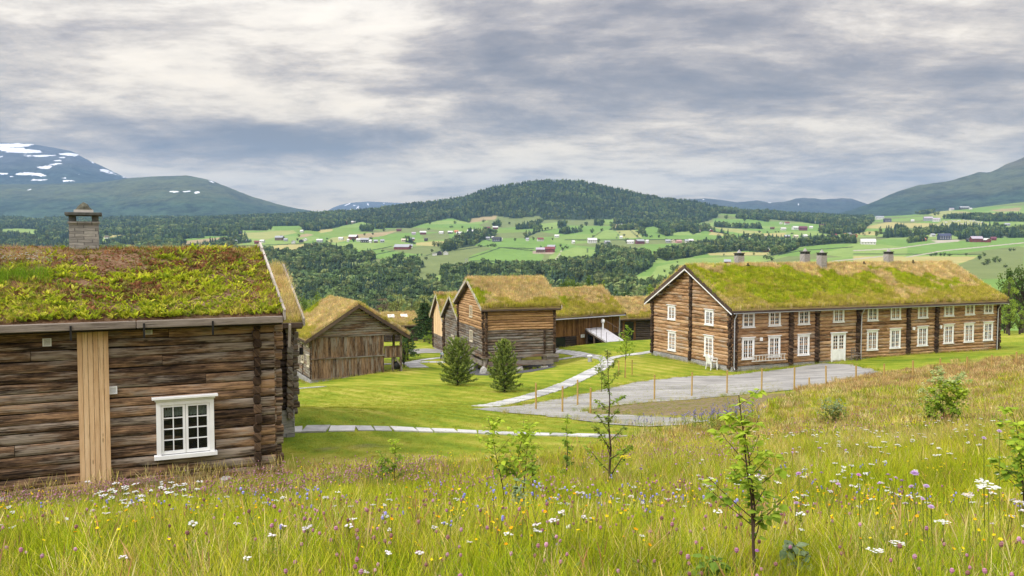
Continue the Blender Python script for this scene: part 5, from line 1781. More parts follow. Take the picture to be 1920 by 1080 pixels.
# ramp
q0, q1 = [np.array(E_.M @ Vector((x_, -.25, z_))) for x_, z_ in (E_.on('front', 1098, 616, .25), E_.on('front', 1130, 613, .25))]
q3, q2 = [np.array([float(P(a_, 640, Y_)[0]), Y_, float(gz(P(a_, 640, Y_)[0], Y_)) + .07]) for a_, Y_ in ((1139, 88.0), (1171, 90.5))]
mb = MB()
n = 12
for i in range(n):
    a0, a1 = i / n, (i + .94) / n
    L0, L1 = q0 + (q3 - q0) * a0, q0 + (q3 - q0) * a1
    R0_, R1_ = q1 + (q2 - q1) * a0, q1 + (q2 - q1) * a1
    top = [L0, L1, R1_, R0_]
    v = [tuple(p) for p in top] + [tuple(p - np.array([0, 0, .16])) for p in top]
    rn = random.random()
    mb.add(v, [(0, 1, 2, 3), (7, 6, 5, 4), (0, 4, 5, 1), (1, 5, 6, 2), (2, 6, 7, 3), (3, 7, 4, 0)], [(p[0], p[1], rn) for p in v])
ramp = mb.build('barn_ramp', flat_mat('ramp_planks', (.50, .49, .50), .8, .2, .12, 3))
tag(ramp, 'pale grey sloping plank ramp leading up to the brown board building', 'ramp')
mb = MB()
for w0, w1 in ((q0, q3), (q1, q2)):
    mb.beam(tuple(w0 - np.array([0, 0, .24])), tuple(w1 - np.array([0, 0, .24])), .14, .14)
    for t in (.06, .4):
        p = w0 + (w1 - w0) * t
        mb.box(p[0] - .08, p[0] + .08, p[1] - .08, p[1] + .08, float(gz(p[0], p[1])) - .2, p[2] - .3, 'z')
mb.build('beam_frame', m_barge_brown, ramp)
for w0, w1 in ((q0, q3), (q1, q2)):
    mb = MB()
    for t in (.25, .5, .72, .96):
        p = w0 + (w1 - w0) * t; mb.tube([(p[0], p[1], p[2] - .1), (p[0], p[1], p[2] + .95)], .025, 6)
    for dz_ in (.9,):
        a, b_ = w0 + (w1 - w0) * .1, w0 + (w1 - w0) * .97
        if w0 is q1: mb.tube([(a[0], a[1], a[2] + dz_), (b_[0], b_[1], b_[2] + dz_)], .02, 6)
    mb.build('railing', m_barge_brown, ramp)
# sign and lantern
x, z = E_.on('front', 1092.5, 630, .15)
sg = empty('wall_sign', E_.M @ Vector((x, -.16, z)), yawE)
tag(sg, 'small white rectangular sign on the lower wall beside the grey ramp', 'sign')
mb = MB(); mb.box(-.26, .26, -.03, .03, -.17, .17, 'x', bev=.008); mb.build('sign_board', m_white, sg)
mb = MB()
for k, (a, b_) in enumerate(((-.18, .12), (-.18, .16), (-.18, .05))): mb.box(a, b_, -.034, -.0305, .07 - k * .075, .095 - k * .075, 'x')
mb.build('lettering', flat_mat('grey_print', (.35, .36, .38)), sg)
lp = q0 + (q1 - q0) * .86 + (q3 - q0) * .12 + np.array([0, 0, .95])
ln = empty('ramp_lantern', (lp[0], lp[1], lp[2] - .42), 0)
tag(ln, 'white round-headed lantern standing at the upper end of the grey ramp', 'lantern')
mb = MB(); mb.tube([(0, 0, -.9), (0, 0, -.3), (0, 0, .12)], [.11, .10, .09], 10); mb.build('post', m_white, ln)
mb = MB(); mb.tube([(0, 0, .10), (0, 0, .2), (0, 0, .36), (0, 0, .5), (0, 0, .56)], [.14, .21, .22, .16, .03], 12); mb.build('lamp_head', m_white, ln)

# ================================================================== HOUSE BEHIND, RIGHT OF THE RAMP BUILDING
Fc = P(1150, 600, 106.0)
yawF = radians(20)
F_ = House('dark_log_house', 'low dark log building with glass opening, between the ramp building and the long house', 'house',
           Vector((Fc[0], Fc[1], -11.7)), yawF, 16, 7.0, 2.75, 1.9, over_e=.5, over_g=.3, turf=.36)
F_.core(-.5)
F_.logs(['front', 'left'], -.2, 2.75, .24, m_log_dark, seed=151)
xa, za = F_.on('front', 1171, 630, .1); xb, zb = F_.on('front', 1188, 612, .1)
mb = MB(); fbox(mb, F_.fr['front'], xa, xb, .0, .10, .1, 2.2); mb.build('glazing', m_glass, F_.root)
mb = MB(); fbox(mb, F_.fr['front'], xb + .01, xb + .28, .0, .14, 0, 2.3, vert=True); fbox(mb, F_.fr['front'], xa - .3, xb + .28, .0, .142, 2.3, 2.5); fbox(mb, F_.fr['front'], xa - .3, xa - .02, .0, .14, 0, 2.3, vert=True); mb.build('door_frame', m_boards_brown, F_.root)
F_.roof(m_turf, .1, 55, m_barge_brown, .22, .06, eave=m_barge_brown)
roof_grass(F_, 3600, 'front', lambda x, y: 0 * x + .06, 161, T_roof, (.7, 1.3))

# small hut with roof lights beyond the gallery barn
Gc = P(722, 600, 112)
Gh = House('skylight_hut', 'low hut with rusty sod roof and white roof lights, peeping out behind the gallery barn', 'hut',
           Vector((Gc[0], Gc[1], -13.6)), radians(18), 4.3, 5.0, 3.15, 1.35, over_e=.3, over_g=.2, turf=.3)
Gh.core(-.5); Gh.logs(['front', 'right'], 0, 3.15, .24, m_log_dark, seed=171)
Gh.roof(m_turf, .08, 65, m_barge_grey, .2, .05, eave=m_barge_brown)
roof_grass(Gh, 700, 'front', lambda x, y: 0 * x + .12, 181, T_fine, (.7, 1.3))
for x in (.6, 2.35):
    mb = MB()
    y0, y1 = 1.2, 1.75
    zz = lambda y: Gh.H + y * Gh.sf + .42
    v = [(x, y0, zz(y0)), (x + .9, y0, zz(y0)), (x + .9, y1, zz(y1)), (x, y1, zz(y1))]
    v2 = [(p[0], p[1], p[2] - .3) for p in v]
    mb.add(v + v2, [(0, 1, 2, 3), (7, 6, 5, 4), (0, 4, 5, 1), (1, 5, 6, 2), (2, 6, 7, 3), (3, 7, 4, 0)])
    mb.build('roof_light', m_white, Gh.tf)

# ================================================================== PATHS AND GRAVEL
m_slab, gg, b = new_mat('path_slabs')
a = attr(gg, 'lc').outputs['Vector']
sp = gg.n('ShaderNodeSeparateXYZ'); gg.l(a, sp.inputs[0])
tcn = gg.n('ShaderNodeTexCoord').outputs['Object']
f = gg.noise(tcn, 2.2, 6, .7)
t = gg.m('ADD', gg.m('MULTIPLY', f, .7), gg.m('MULTIPLY', sp.outputs[2], .35))
gg.l(gg.ramp(t, [(.3, (.24, .24, .235)), (.55, (.42, .42, .405)), (.8, (.58, .57, .55))]), b.inputs['Base Color'])
bump(gg, b, f, .4, .01)


def on_ground(px, py):
    p = hit(px, py)
    return np.array([p.x, p.y])


def slab_path(pix, width, slab, seed, name='stone_path', wvar=.1):
    pts = np.array([on_ground(*q) for q in pix])
    seg = np.r_[0, np.cumsum(np.hypot(*np.diff(pts, axis=0).T))]
    r = random.Random(seed)
    mb = MB()
    def at(s_):
        return np.array([np.interp(s_, seg, pts[:, 0]), np.interp(s_, seg, pts[:, 1])])
    s_ = 0
    while s_ < seg[-1] - .1:
        l = slab * r.uniform(.7, 1.3)
        e = min(s_ + l, seg[-1])
        sk = r.uniform(-.07, .07) * width
        c0, c1 = at(s_ + .03), at(e - .03)
        d = at(min(e + .3, seg[-1])) - at(max(s_ - .3, 0)); d /= np.hypot(*d) + 1e-9
        nrm = np.array([-d[1], d[0]])
        w0 = width / 2 * (1 + r.uniform(-wvar, wvar)); w1 = width / 2 * (1 + r.uniform(-wvar, wvar))
        q = [c0 - nrm * w0 + d * sk, c1 - nrm * w1 + d * sk, c1 + nrm * w1 - d * sk, c0 + nrm * w0 - d * sk]
        mid = [(q[0] + q[1]) / 2, (q[2] + q[3]) / 2]
        ring = [q[0], mid[0], q[1], q[2], mid[1], q[3]]
        z = gz(np.array([p[0] for p in ring]), np.array([p[1] for p in ring]))
        rn = r.random()
        lift = .035 + r.uniform(0, .015)
        v = [(p[0], p[1], zz + lift) for p, zz in zip(ring, z)] + [(p[0], p[1], zz - .08) for p, zz in zip(ring, z)]
        f_ = [(0, 1, 2, 3, 4, 5)] + [(i, i + 6, (i + 1) % 6 + 6, (i + 1) % 6) for i in range(6)]
        mb.add(v, f_, [(p[0], p[1], rn) for p in v])
        s_ = e
    o = mb.build(name, m_slab)
    tag(o, kind='structure')
    return o


slab_path([(490, 811), (560, 806.5), (640, 805), (760, 806), (850, 809), (950, 813), (1060, 816), (1135, 818), (1160, 820)], .78, .72, 1)
slab_path([(903, 762.5), (960, 752), (1010, 739), (1060, 721.5), (1100, 703), (1126, 690), (1139, 681.5), (1136, 674), (1115, 668.5), (1080, 663), (1040, 658.5)], 1.25, .62, 2)
slab_path([(1134, 676), (1160, 668.5), (1190, 664.5), (1228, 658.5)], .85, .7, 3)
slab_path([(1046, 674.5), (1075, 670), (1106, 666.8)], .6, .6, 4)
slab_path([(536, 731.5), (570, 728), (606, 725)], .8, .7, 5)
slab_path([(716, 683.5), (757, 681.5), (775, 679), (835, 679.5)], 1.0, .8, 6)
slab_path([(776, 678), (795, 674.5), (832, 670.5)], .9, .8, 7)
slab_path([(762, 679), (776, 684), (786, 689.5)], 1.7, .8, 8)


def patch(name, pix, mat_, lift=.022, step=.7, ragged=.22, seed=1):
    """sheet lying on the ground, outline given along the ground"""
    pts = [on_ground(*q) for q in pix]
    r = random.Random(seed)
    out = []
    n = len(pts)
    for i in range(n):
        p, q = pts[i], pts[(i + 1) % n]
        L = np.hypot(*(q - p)); m_ = max(1, int(L / step))
        for k in range(m_):
            w = p + (q - p) * k / m_
            out.append((w[0] + r.uniform(-ragged, ragged), w[1] + r.uniform(-ragged, ragged)))
    xs = np.array([p[0] for p in out]); ys = np.array([p[1] for p in out])
    inner = []
    X, Y = np.meshgrid(np.arange(xs.min(), xs.max(), step), np.arange(ys.min(), ys.max(), step))
    ok = inpoly(X, Y, out)
    co = [Vector(p) for p in out] + [Vector((x, y)) for x, y in zip(X[ok], Y[ok])]
    m_ = len(out)
    vs, es, fs, *_ = delaunay_2d_cdt(co, [(i, (i + 1) % m_) for i in range(m_)], [], 1, 1e-4)
    vx = np.array([v.x for v in vs]); vy = np.array([v.y for v in vs])
    vz = gz(vx, vy) + lift
    mb = MB()
    mb.add(list(zip(vx, vy, vz)), [tuple(f_) for f_ in fs])
    o = mb.build(name, mat_, smooth=True)
    tag(o, kind='structure')
    return o


m_grav, gg, b = new_mat('gravel')
tcn = gg.n('ShaderNodeTexCoord').outputs['Object']
f = gg.noise(tcn, .5, 5, .6); f2 = gg.noise(tcn, 14, 6, .8); f3 = gg.noise(gg.vm('MULTIPLY', tcn, (.25, 1.2, 1)), .8, 4, .6)
t = gg.m('ADD', gg.m('ADD', gg.m('MULTIPLY', f, .4), gg.m('MULTIPLY', f2, .25)), gg.m('MULTIPLY', f3, .45))
f4 = gg.noise(gg.vm('MULTIPLY', tcn, (.12, 1.0, 1)), 1.1, 5, .65)
t = gg.m('ADD', t, gg.m('MULTIPLY', gg.m('SUBTRACT', f4, .5), .35))
gg.l(gg.ramp(t, [(.34, (.14, .136, .126)), (.50, (.25, .243, .225)), (.60, (.32, .31, .285)), (.70, (.41, .40, .37))]), b.inputs['Base Color'])
bump(gg, b, f2, .8, .03)
patch('gravel_yard', [(890, 768), (930, 764), (970, 762), (1010, 755), (1060, 745), (1120, 733), (1200, 715.5), (1290, 706), (1370, 704), (1420, 698), (1480, 691), (1540, 682), (1590, 683), (1640, 693), (1660, 703), (1640, 712), (1560, 722),
                      (1480, 732), (1400, 740), (1300, 749), (1200, 756), (1140, 763), (1085, 771), (1120, 777), (1200, 780), (1290, 784), (1322, 789), (1295, 797), (1220, 800), (1150, 797), (1080, 787), (1000, 778), (930, 773)], m_grav, .03)
m_grav2 = flat_mat('dark_gravel', (.10, .10, .105), .95, .2, .3, 14)
patch('gravel_bed', [(852, 694), (900, 704), (930, 704), (1000, 697), (1040, 688), (1040, 680), (1000, 684), (960, 690), (900, 692), (870, 686)], m_grav2, .02, .7)
patch('road', [(765, 655), (800, 654), (840, 655), (840, 662), (800, 662), (765, 664)], m_grav, .03)
patch('path', [(1040, 648), (1000, 655), (1030, 662), (1048, 657)], m_grav, .03)

# ================================================================== PLANT KINDS FOR THE MEADOW
T_mead = [blades('meadow_tuft%d' % i, 32, .34, .17, .005, .5, seed=100 + i) for i in range(4)]
T_far = [blades('meadow_clump%d' % i, 30, .46, .30, .017, .4, head=1.3, seed=120 + i) for i in range(3)]
T_stalk = [blades('seed_stalk%d' % i, 6, .60, .13, .0045, .3, head=2.6, seg=5, hvar=.3, seed=140 + i) for i in range(3)]
T_short = [blades('lawn_tuft%d' % i, 22, .07, .16, .009, .8, seg=2, seed=160 + i) for i in range(2)]
m_stem = leaf_mat('stem_green', (.16, .20, .035), .2, .2)
m_petal = leaf_mat('petal', None, .12, .35, .7)


def flower(name, kind, h, seed):
    r = random.Random(seed)
    mb = MB()
    lean = (r.uniform(-.06, .06), r.uniform(-.06, .06))
    top = Vector((lean[0], lean[1], h))
    mb.tube([(0, 0, 0), (lean[0] * .3, lean[1] * .3, h * .5), tuple(top)], [.0022, .002, .0017], 4, False)
    if kind != 'none':
        for k in range(3):
            a = r.random() * 6.283; z = h * r.uniform(.2, .6)
            p = Vector((lean[0] * .4, lean[1] * .4, z)); d = Vector((cos(a), sin(a), .5)) * .05; s_ = Vector((-sin(a), cos(a), 0)) * .008
            mb.add([p, p + d * .5 + s_, p + d, p + d * .5 - s_], [(0, 1, 2, 3)])
    def blob(c, rr, sq=1.0, nu=7, nv=4):
        v = [c + Vector((0, 0, rr * sq))]; f = []
        for i in range(1, nv):
            th = math.pi * i / nv
            for j in range(nu):
                ph = 6.283 * j / nu + i * .4
                q = rr * (1 + r.uniform(-.12, .12))
                v.append(c + Vector((q * sin(th) * cos(ph), q * sin(th) * sin(ph), q * cos(th) * sq)))
        v.append(c - Vector((0, 0, rr * sq)))
        for j in range(nu): f.append((0, 1 + j, 1 + (j + 1) % nu))
        for i in range(nv - 2):
            for j in range(nu): f.append((1 + i * nu + j, 1 + (i + 1) * nu + j, 1 + (i + 1) * nu + (j + 1) % nu, 1 + i * nu + (j + 1) % nu))
        L = len(v) - 1
        for j in range(nu): f.append((L, 1 + (nv - 2) * nu + (j + 1) % nu, 1 + (nv - 2) * nu + j))
        mb.add(v, f, [(0, 0, r.random()) for _ in v], 1)
    def petals(c, n, L, w, up, tilt=Vector((0, 0, 1))):
        t1 = tilt.orthogonal().normalized(); t2 = tilt.cross(t1)
        for k in range(n):
            a = 6.283 * k / n + r.uniform(-.15, .15)
            d = t1 * cos(a) + t2 * sin(a); s_ = tilt.cross(d)
            e = L * r.uniform(.8, 1.1)
            rn = r.random()
            mb.add([c, c + d * e * .55 + s_ * w + tilt * up * .5, c + d * e + tilt * up, c + d * e * .55 - s_ * w + tilt * up * .5], [(0, 1, 2, 3)], [(0, 0, rn)] * 4, 1)
    if kind == 'clover': blob(top, .0125, 1.15)
    elif kind == 'yarrow':
        for k in range(9):
            a = r.random() * 6.283; d = .034 * math.sqrt(r.random())
            c = top + Vector((d * cos(a), d * sin(a), .01 + r.uniform(-.004, .004)))
            mb.tube([tuple(top - Vector((0, 0, .03))), tuple(c)], .001, 3, False)
            blob(c, .0105, .42, 6, 3)
    elif kind == 'buttercup': petals(top, 6, .0125, .0065, .004, Vector((r.uniform(-.4, .4), r.uniform(-.6, .1), 1)).normalized())
    elif kind == 'harebell':
        for k in range(2):
            c = top + Vector((r.uniform(-.02, .02), r.uniform(-.02, .02), -.02 * k)); blob(c, .0085, 1.2, 6, 3)
    elif kind == 'scabious':
        tl = Vector((r.uniform(-.3, .3), r.uniform(-.5, .1), 1)).normalized()
        petals(top, 14, .020, .0055, .003, tl); petals(top + tl * .004, 9, .012, .005, .005, tl); blob(top + tl * .006, .007, .6)
    return mb.build(name, [m_stem, m_petal], link=False)


F_clover = [flower('clover%d' % i, 'clover', .27 + .05 * i, 200 + i) for i in range(3)]
F_yarrow = [flower('yarrow%d' % i, 'yarrow', .34 + .05 * i, 210 + i) for i in range(3)]
F_butter = [flower('buttercup%d' % i, 'buttercup', .30 + .05 * i, 220 + i) for i in range(3)]
F_hare = [flower('harebell%d' % i, 'harebell', .33 + .04 * i, 230 + i) for i in range(2)]
F_scab = [flower('scabious%d' % i, 'scabious', .45 + .06 * i, 240 + i) for i in range(2)]


def in_house(x, y):
    m_ = np.zeros(x.shape, bool)
    for h in (A, B):
        c_, s_ = cos(h.root.rotation_euler.z), sin(h.root.rotation_euler.z)
        ox, oy = x - h.root.location.x, y - h.root.location.y
        lx, ly = ox * c_ + oy * s_, -ox * s_ + oy * c_
        m_ |= (lx > -1) & (lx < h.L + .15) & (ly > -.03) & (ly < h.W + .1)
    return m_


def meadow_pts(y0, y1, dens, seed, thr=.5, ulo=-.66, uhi=.66, lawn=False):
    r = np.random.default_rng(seed)
    area = (uhi - ulo) * (y1 * y1 - y0 * y0) / 2
    n = int(area * dens)
    Y = np.sqrt(r.uniform(y0 * y0, y1 * y1, n)); X = r.uniform(ulo, uhi, n) * Y
    Z = gz(X, Y)
    w = meadow_w(X, Y, Z)
    px, py = proj(np.stack([X, Y, Z], -1))
    sl = pdist_in(px, py, SOIL)
    ok = (w < .25) if lawn else (w > thr + r.uniform(-.35, .35, n)) & ((sl < 0) | (r.uniform(0, 1, n) < .12))
    ok &= ~in_house(X, Y)
    return X[ok], Y[ok], Z[ok], px[ok], py[ok], r


LUSH = np.array([(.42, .48, .014), (.33, .42, .012), (.50, .51, .02), (.24, .35, .014), (.56, .52, .06)])
STRAW = np.array([(.66, .53, .20), (.58, .46, .15), (.72, .61, .28), (.54, .47, .11)])
RUST = np.array([(.52, .32, .13), (.44, .25, .10), (.58, .40, .18), (.50, .38, .12)])


def grass_tint(X, Y, px, py, r):
    n = len(X)
    nz = fbm(X / 1.7, Y / 1.7, 3, 91) - .5
    nf = fbm(X / 7, Y / 5, 3, 93) - .5
    fs = .08 + nz * .4 + .42 * np.exp(-((Y - 24) / 7.0) ** 2) * (px > 1180) + .30 * sstep(30, 40, Y) + .2 * sstep(-6, 2, -np.abs(py - 860) + 14) * (px < 1000)
    fr = .02 + nz * .22 + .60 * sstep(33, 46, Y + nf * 16) + .10 * (Y > 14) - .35 * np.exp(-(((px - 1530) / 110) ** 2 + ((py - 752) / 16) ** 2))
    u = r.uniform(0, 1, n)
    fr = np.clip(fr, 0, .85); fs = np.clip(fs, 0.02, .95 - fr)
    k = r.integers(0, 4, n)
    t = LUSH[r.integers(0, 5, n)]
    t = np.where((u < fr)[:, None], RUST[k], np.where((u < fr + fs)[:, None], STRAW[k], t))
    return t * r.uniform(.5, 1.3, (n, 1)) * (.75 + .5 * fbm(X / .8, Y / .8, 3, 61))[:, None]


for (y0, y1, dens, protos, s0, s1, nm) in ((2.6, 8.5, 95, T_mead, .75, 1.25, 'meadow_grass'), (8.5, 19, 42, T_mead, .95, 1.5, 'meadow_grass'), (19, 36, 24, T_far, .55, .95, 'meadow_grass'), (36, 66, 11, T_far, .8, 1.3, 'meadow_grass')):
    X, Y, Z, px_, py_, r = meadow_pts(y0, y1, dens, int(y0 * 10), ulo=-.95 if y0 < 19 else -.34, uhi=.95 if y0 < 19 else .80)
    n = len(X)
    sc = r.uniform(s0, s1, n) * (.60 + .5 * fbm(X / 2.5, Y / 2.5, 2, 8)) * np.where((px_ < 1120) & (Y > 13), .66, 1) * np.where((px_ < 570) & (Y > 10.5) & (Y < 22), .62, 1)
    scatter(nm, np.stack([X, Y, Z - .01], 1), lean_rots(n, r, .22), sc, grass_tint(X, Y, px_, py_, r), r.integers(0, len(protos), n), protos,
            label='tall uncut meadow grass on the slope')
for (y0, y1, dens, s0, s1) in ((3, 10, 9, .36, .68), (10, 20, 8, .42, .75), (20, 40, 3, .7, 1.1)):
    X, Y, Z, px_, py_, r = meadow_pts(y0, y1, dens, 900 + y0, ulo=-.68 if y0 < 19 else -.34, uhi=.68)
    n = len(X)
    tt = np.where((r.uniform(0, 1, n) < .62)[:, None], RUST[r.integers(0, 4, n)] * (.9, .78, .8), STRAW[r.integers(0, 4, n)]) * r.uniform(.8, 1.2, (n, 1))
    scatter('seed_stalks', np.stack([X, Y, Z], 1), lean_rots(n, r, .2), r.uniform(s0, s1, n), tt, r.integers(0, 3, n), T_stalk, label='seeding grass stalks in the meadow')
# tall pale grass along the cabin wall
rr_ = np.random.default_rng(77)
n = 210
lx = A.L - 12.5 + rr_.uniform(0, 12.8, n); ly = -rr_.uniform(.05, .9, n)
ww = np.array([A.M @ Vector((a, b_, 0)) for a, b_ in zip(lx, ly)])
scatter('seed_stalks', np.stack([ww[:, 0], ww[:, 1], gz(ww[:, 0], ww[:, 1])], 1), lean_rots(n, rr_, .22), rr_.uniform(.6, 1.15, n), STRAW[rr_.integers(0, 4, n)] * rr_.uniform(.8, 1.15, (n, 1)), rr_.integers(0, 3, n), T_stalk)


def flowers(name, protos, y0, y1, dens, col, seed, cl=0.5, csc=1.5, s0=.65, s1=1.0, where=None, label=None):
    X, Y, Z, px_, py_, r = meadow_pts(y0, y1, dens, seed, ulo=-.64 if y0 < 15 else -.34, uhi=.64)
    m_ = fbm(X / csc, Y / csc, 3, seed) + r.uniform(-.1, .1, len(X)) > cl
    if where is not None: m_ &= where(px_, py_, X, Y)
    X, Y, Z = X[m_], Y[m_], Z[m_]
    n = len(X)
    if not n: return
    col = np.asarray(col)
    scatter(name, np.stack([X, Y, Z], 1), lean_rots(n, r, .18), r.uniform(s0, s1, n), col[r.integers(0, len(col), n)] * r.uniform(.8, 1.15, (n, 1)), r.integers(0, len(protos), n), protos, label=label)


CLV = [(.52, .25, .36), (.42, .20, .25), (.60, .34, .46), (.34, .17, .16)]
flowers('clover_flowers', F_clover, 3.2, 9, 26, CLV, 301, .50, 1.3, .6, .9, label='purple clover flowers scattered in the meadow')
flowers('clover_flowers', F_clover, 9, 19, 60, CLV, 302, .50, 2.0, .7, 1.1, lambda a, b_, x, y: (a < 1420), label='purple clover flowers scattered in the meadow')
flowers('clover_flowers', F_clover, 19, 30, 14, CLV, 303, .53, 2.5, .8, 1.2, label='purple clover flowers scattered in the meadow')
flowers('buttercups', F_butter, 3.2, 9, 40, [(.80, .55, .012), (.75, .60, .02), (.78, .38, .01)], 311, .49, 1.1, .65, 1.0, label='small yellow buttercups in the meadow')
flowers('buttercups', F_butter, 9, 22, 14, [(.80, .55, .012), (.75, .60, .02)], 312, .52, 2, .8, 1.15, label='small yellow buttercups in the meadow')
flowers('yarrow_flowers', F_yarrow, 3.2, 10, 6, [(.80, .80, .76), (.78, .74, .75)], 321, .54, 1.2, .55, .85, lambda a, b_, x, y: (a > 1350) | (b_ > 930), label='white yarrow flower heads in the meadow')
flowers('yarrow_flowers', F_yarrow, 8, 20, 6, [(.80, .80, .76)], 322, .55, 2, .7, 1.0, lambda a, b_, x, y: (a > 1300), label='white yarrow flower heads in the meadow')
flowers('harebells', F_hare, 3.5, 11, 7, [(.33, .33, .72), (.42, .40, .78)], 331, .56, 1.2, .8, 1.2, label='blue harebells in small clumps in the meadow')
flowers('scabious_flowers', F_scab, 4, 14, 2.2, [(.55, .33, .62), (.62, .42, .66)], 341, .5, 3, .8, 1.1, lambda a, b_, x, y: a > 1100, label='mauve scabious flowers dotted over the meadow')
flowers('lupin_spikes', F_hare, 22, 34, 12, [(.30, .27, .50), (.38, .33, .55)], 351, .46, 2, 1.6, 2.4, lambda a, b_, x, y: (a > 1180) & (a < 1420), label='blue-violet flowers at the far edge of the meadow')
# white yarrow patches beside the cabin
k = 46
r = np.random.default_rng(8)
pc = np.array([on_ground(*q) for q in [(r.normal(235, 26), r.normal(984, 11)) if i < 30 else (r.normal(315, 25), r.normal(975, 14)) for i in range(k)]])
scatter('yarrow_flowers', np.c_[pc, gz(pc[:, 0], pc[:, 1])], lean_rots(k, r, .15), r.uniform(.8, 1.2, k), np.full((k, 3), .8), r.integers(0, 3, k), F_yarrow, label='white yarrow flower heads in the meadow')

for (y0, y1, dens, s0, s1) in ((2.8, 9, 9, .35, .75), (9, 18, 4, .5, .9)):
    X, Y, Z, px_, py_, r = meadow_pts(y0, y1, dens, 950 + int(y0), ulo=-.68, uhi=.68)
    n = len(X)
    HB = np.array([(.20, .30, .03), (.30, .38, .04), (.16, .24, .05), (.34, .36, .10)])
    scatter('meadow_herbs', np.stack([X, Y, Z], 1), lean_rots(n, r, .3), r.uniform(s0, s1, n), HB[r.integers(0, 4, n)] * r.uniform(.7, 1.2, (n, 1)), r.integers(0, 3, n), T_herb, label='broad-leaved herbs among the meadow grass')
# yarrow and a darker green cushion on the cabin roof
rp, rq = [], []
for k in range(150):
    a_, b_ = (r.uniform(-30, 96), r.normal(499, 5)) if k < 70 else (r.uniform(-30, 90), r.normal(521, 7))
    d = A.Mi.to_3x3() @ Vector(ray(a_, b_)); o = A.Mi @ Vector((0, 0, 0))
    t = (A.H + o.y * A.sf + A.turf - o.z) / (d.z - d.y * A.sf)
    (rp if k < 70 else rq).append(tuple(o + d * t))
scatter('roof_yarrow', rp, lean_rots(len(rp), r, .15), r.uniform(.45, .7, len(rp)), np.full((len(rp), 3), .8), r.integers(0, 3, len(rp)), F_yarrow, A.tf)
scatter('roof_cushion', rq, lean_rots(len(rq), r, .3), r.uniform(.7, 1.1, len(rq)), np.array([(.20, .34, .02)]) * r.uniform(.7, 1.2, (len(rq), 1)), r.integers(0, 3, len(rq)), T_fine, A.tf)
# longer grass: added along walls to make contact shade, tufts at gravel edges
ed = []
r = np.random.default_rng(19)
for h, ln in ((H_, ('front', 'left')), (K, ('front', 'right')), (E_, ('front',)), (D, ('front',))):
    for wn in ln:
        n = int((h.L if wn in ('front', 'back') else h.W) * 9)
        s_ = r.uniform(0, h.L if wn == 'front' else h.W, n); o_ = r.uniform(.12, .55, n)
        ed += [tuple(h.M @ Vector(h.fr[wn](a_, b_, 0)))[:2] for a_, b_ in zip(s_, o_)]
yo = [on_ground(*q) for q in [(930, 764), (1010, 755), (1120, 733), (1200, 715.5), (1290, 706), (1370, 704), (1420, 698), (1480, 691), (1540, 682), (1590, 683), (1640, 693), (1660, 703), (1560, 722), (1400, 740), (1200, 756), (1085, 771), (1200, 780), (1322, 789), (1220, 800), (1080, 787), (930, 773)]]
for a_, b_ in zip(yo[:-1], yo[1:]):
    for k in range(int(np.hypot(*(b_ - a_)) * 7)): ed.append(tuple(a_ + (b_ - a_) * r.uniform() + r.normal(0, .22, 2)))
ed = np.array(ed); n = len(ed)
scatter('edge_grass', np.c_[ed, gz(ed[:, 0], ed[:, 1])], lean_rots(n, r, .3), r.uniform(.35, 1.0, n), np.where((r.uniform(0, 1, n) < .65)[:, None], GRN[r.integers(0, 5, n)], STRAW[r.integers(0, 4, n)]) * r.uniform(.5, .95, (n, 1)), r.integers(0, 3, n), T_fine, label='longer grass along gravel edges, and added along walls for contact shade')
# short turf of the mown lawns
X, Y, Z, px_, py_, r = meadow_pts(22, 62, 13, 401, ulo=-.30, uhi=.32, lawn=True)
n = len(X)
LAWN = np.array([(.225, .275, .016), (.28, .30, .025), (.36, .34, .045), (.18, .25, .014)])
cx_ = fbm(X / 5, Y / 5, 3, 12)
scatter('lawn_grass', np.stack([X, Y, Z], 1), lean_rots(n, r, .3), r.uniform(.5, .95, n), LAWN[np.clip((cx_ * 5 - .8).astype(int), 0, 3)] * r.uniform(.85, 1.15, (n, 1)), r.integers(0, 2, n), T_short, label='short mown lawn grass')
# tufts at the foot of walls and on the roof edge of the first cabin are part of the scatter above


# ================================================================== SAPLINGS IN THE MEADOW
m_bark = flat_mat('sapling_bark', (.075, .05, .035), .8, .2, .3, 20)
m_lf = {k: leaf_mat('leaves_' + k, c, .28, .42, .5) for k, c in dict(lime=(.38, .50, .045), green=(.26, .38, .04), dark=(.16, .26, .04), grey=(.27, .35, .18), olive=(.24, .29, .06), pale=(.46, .54, .22)).items()}


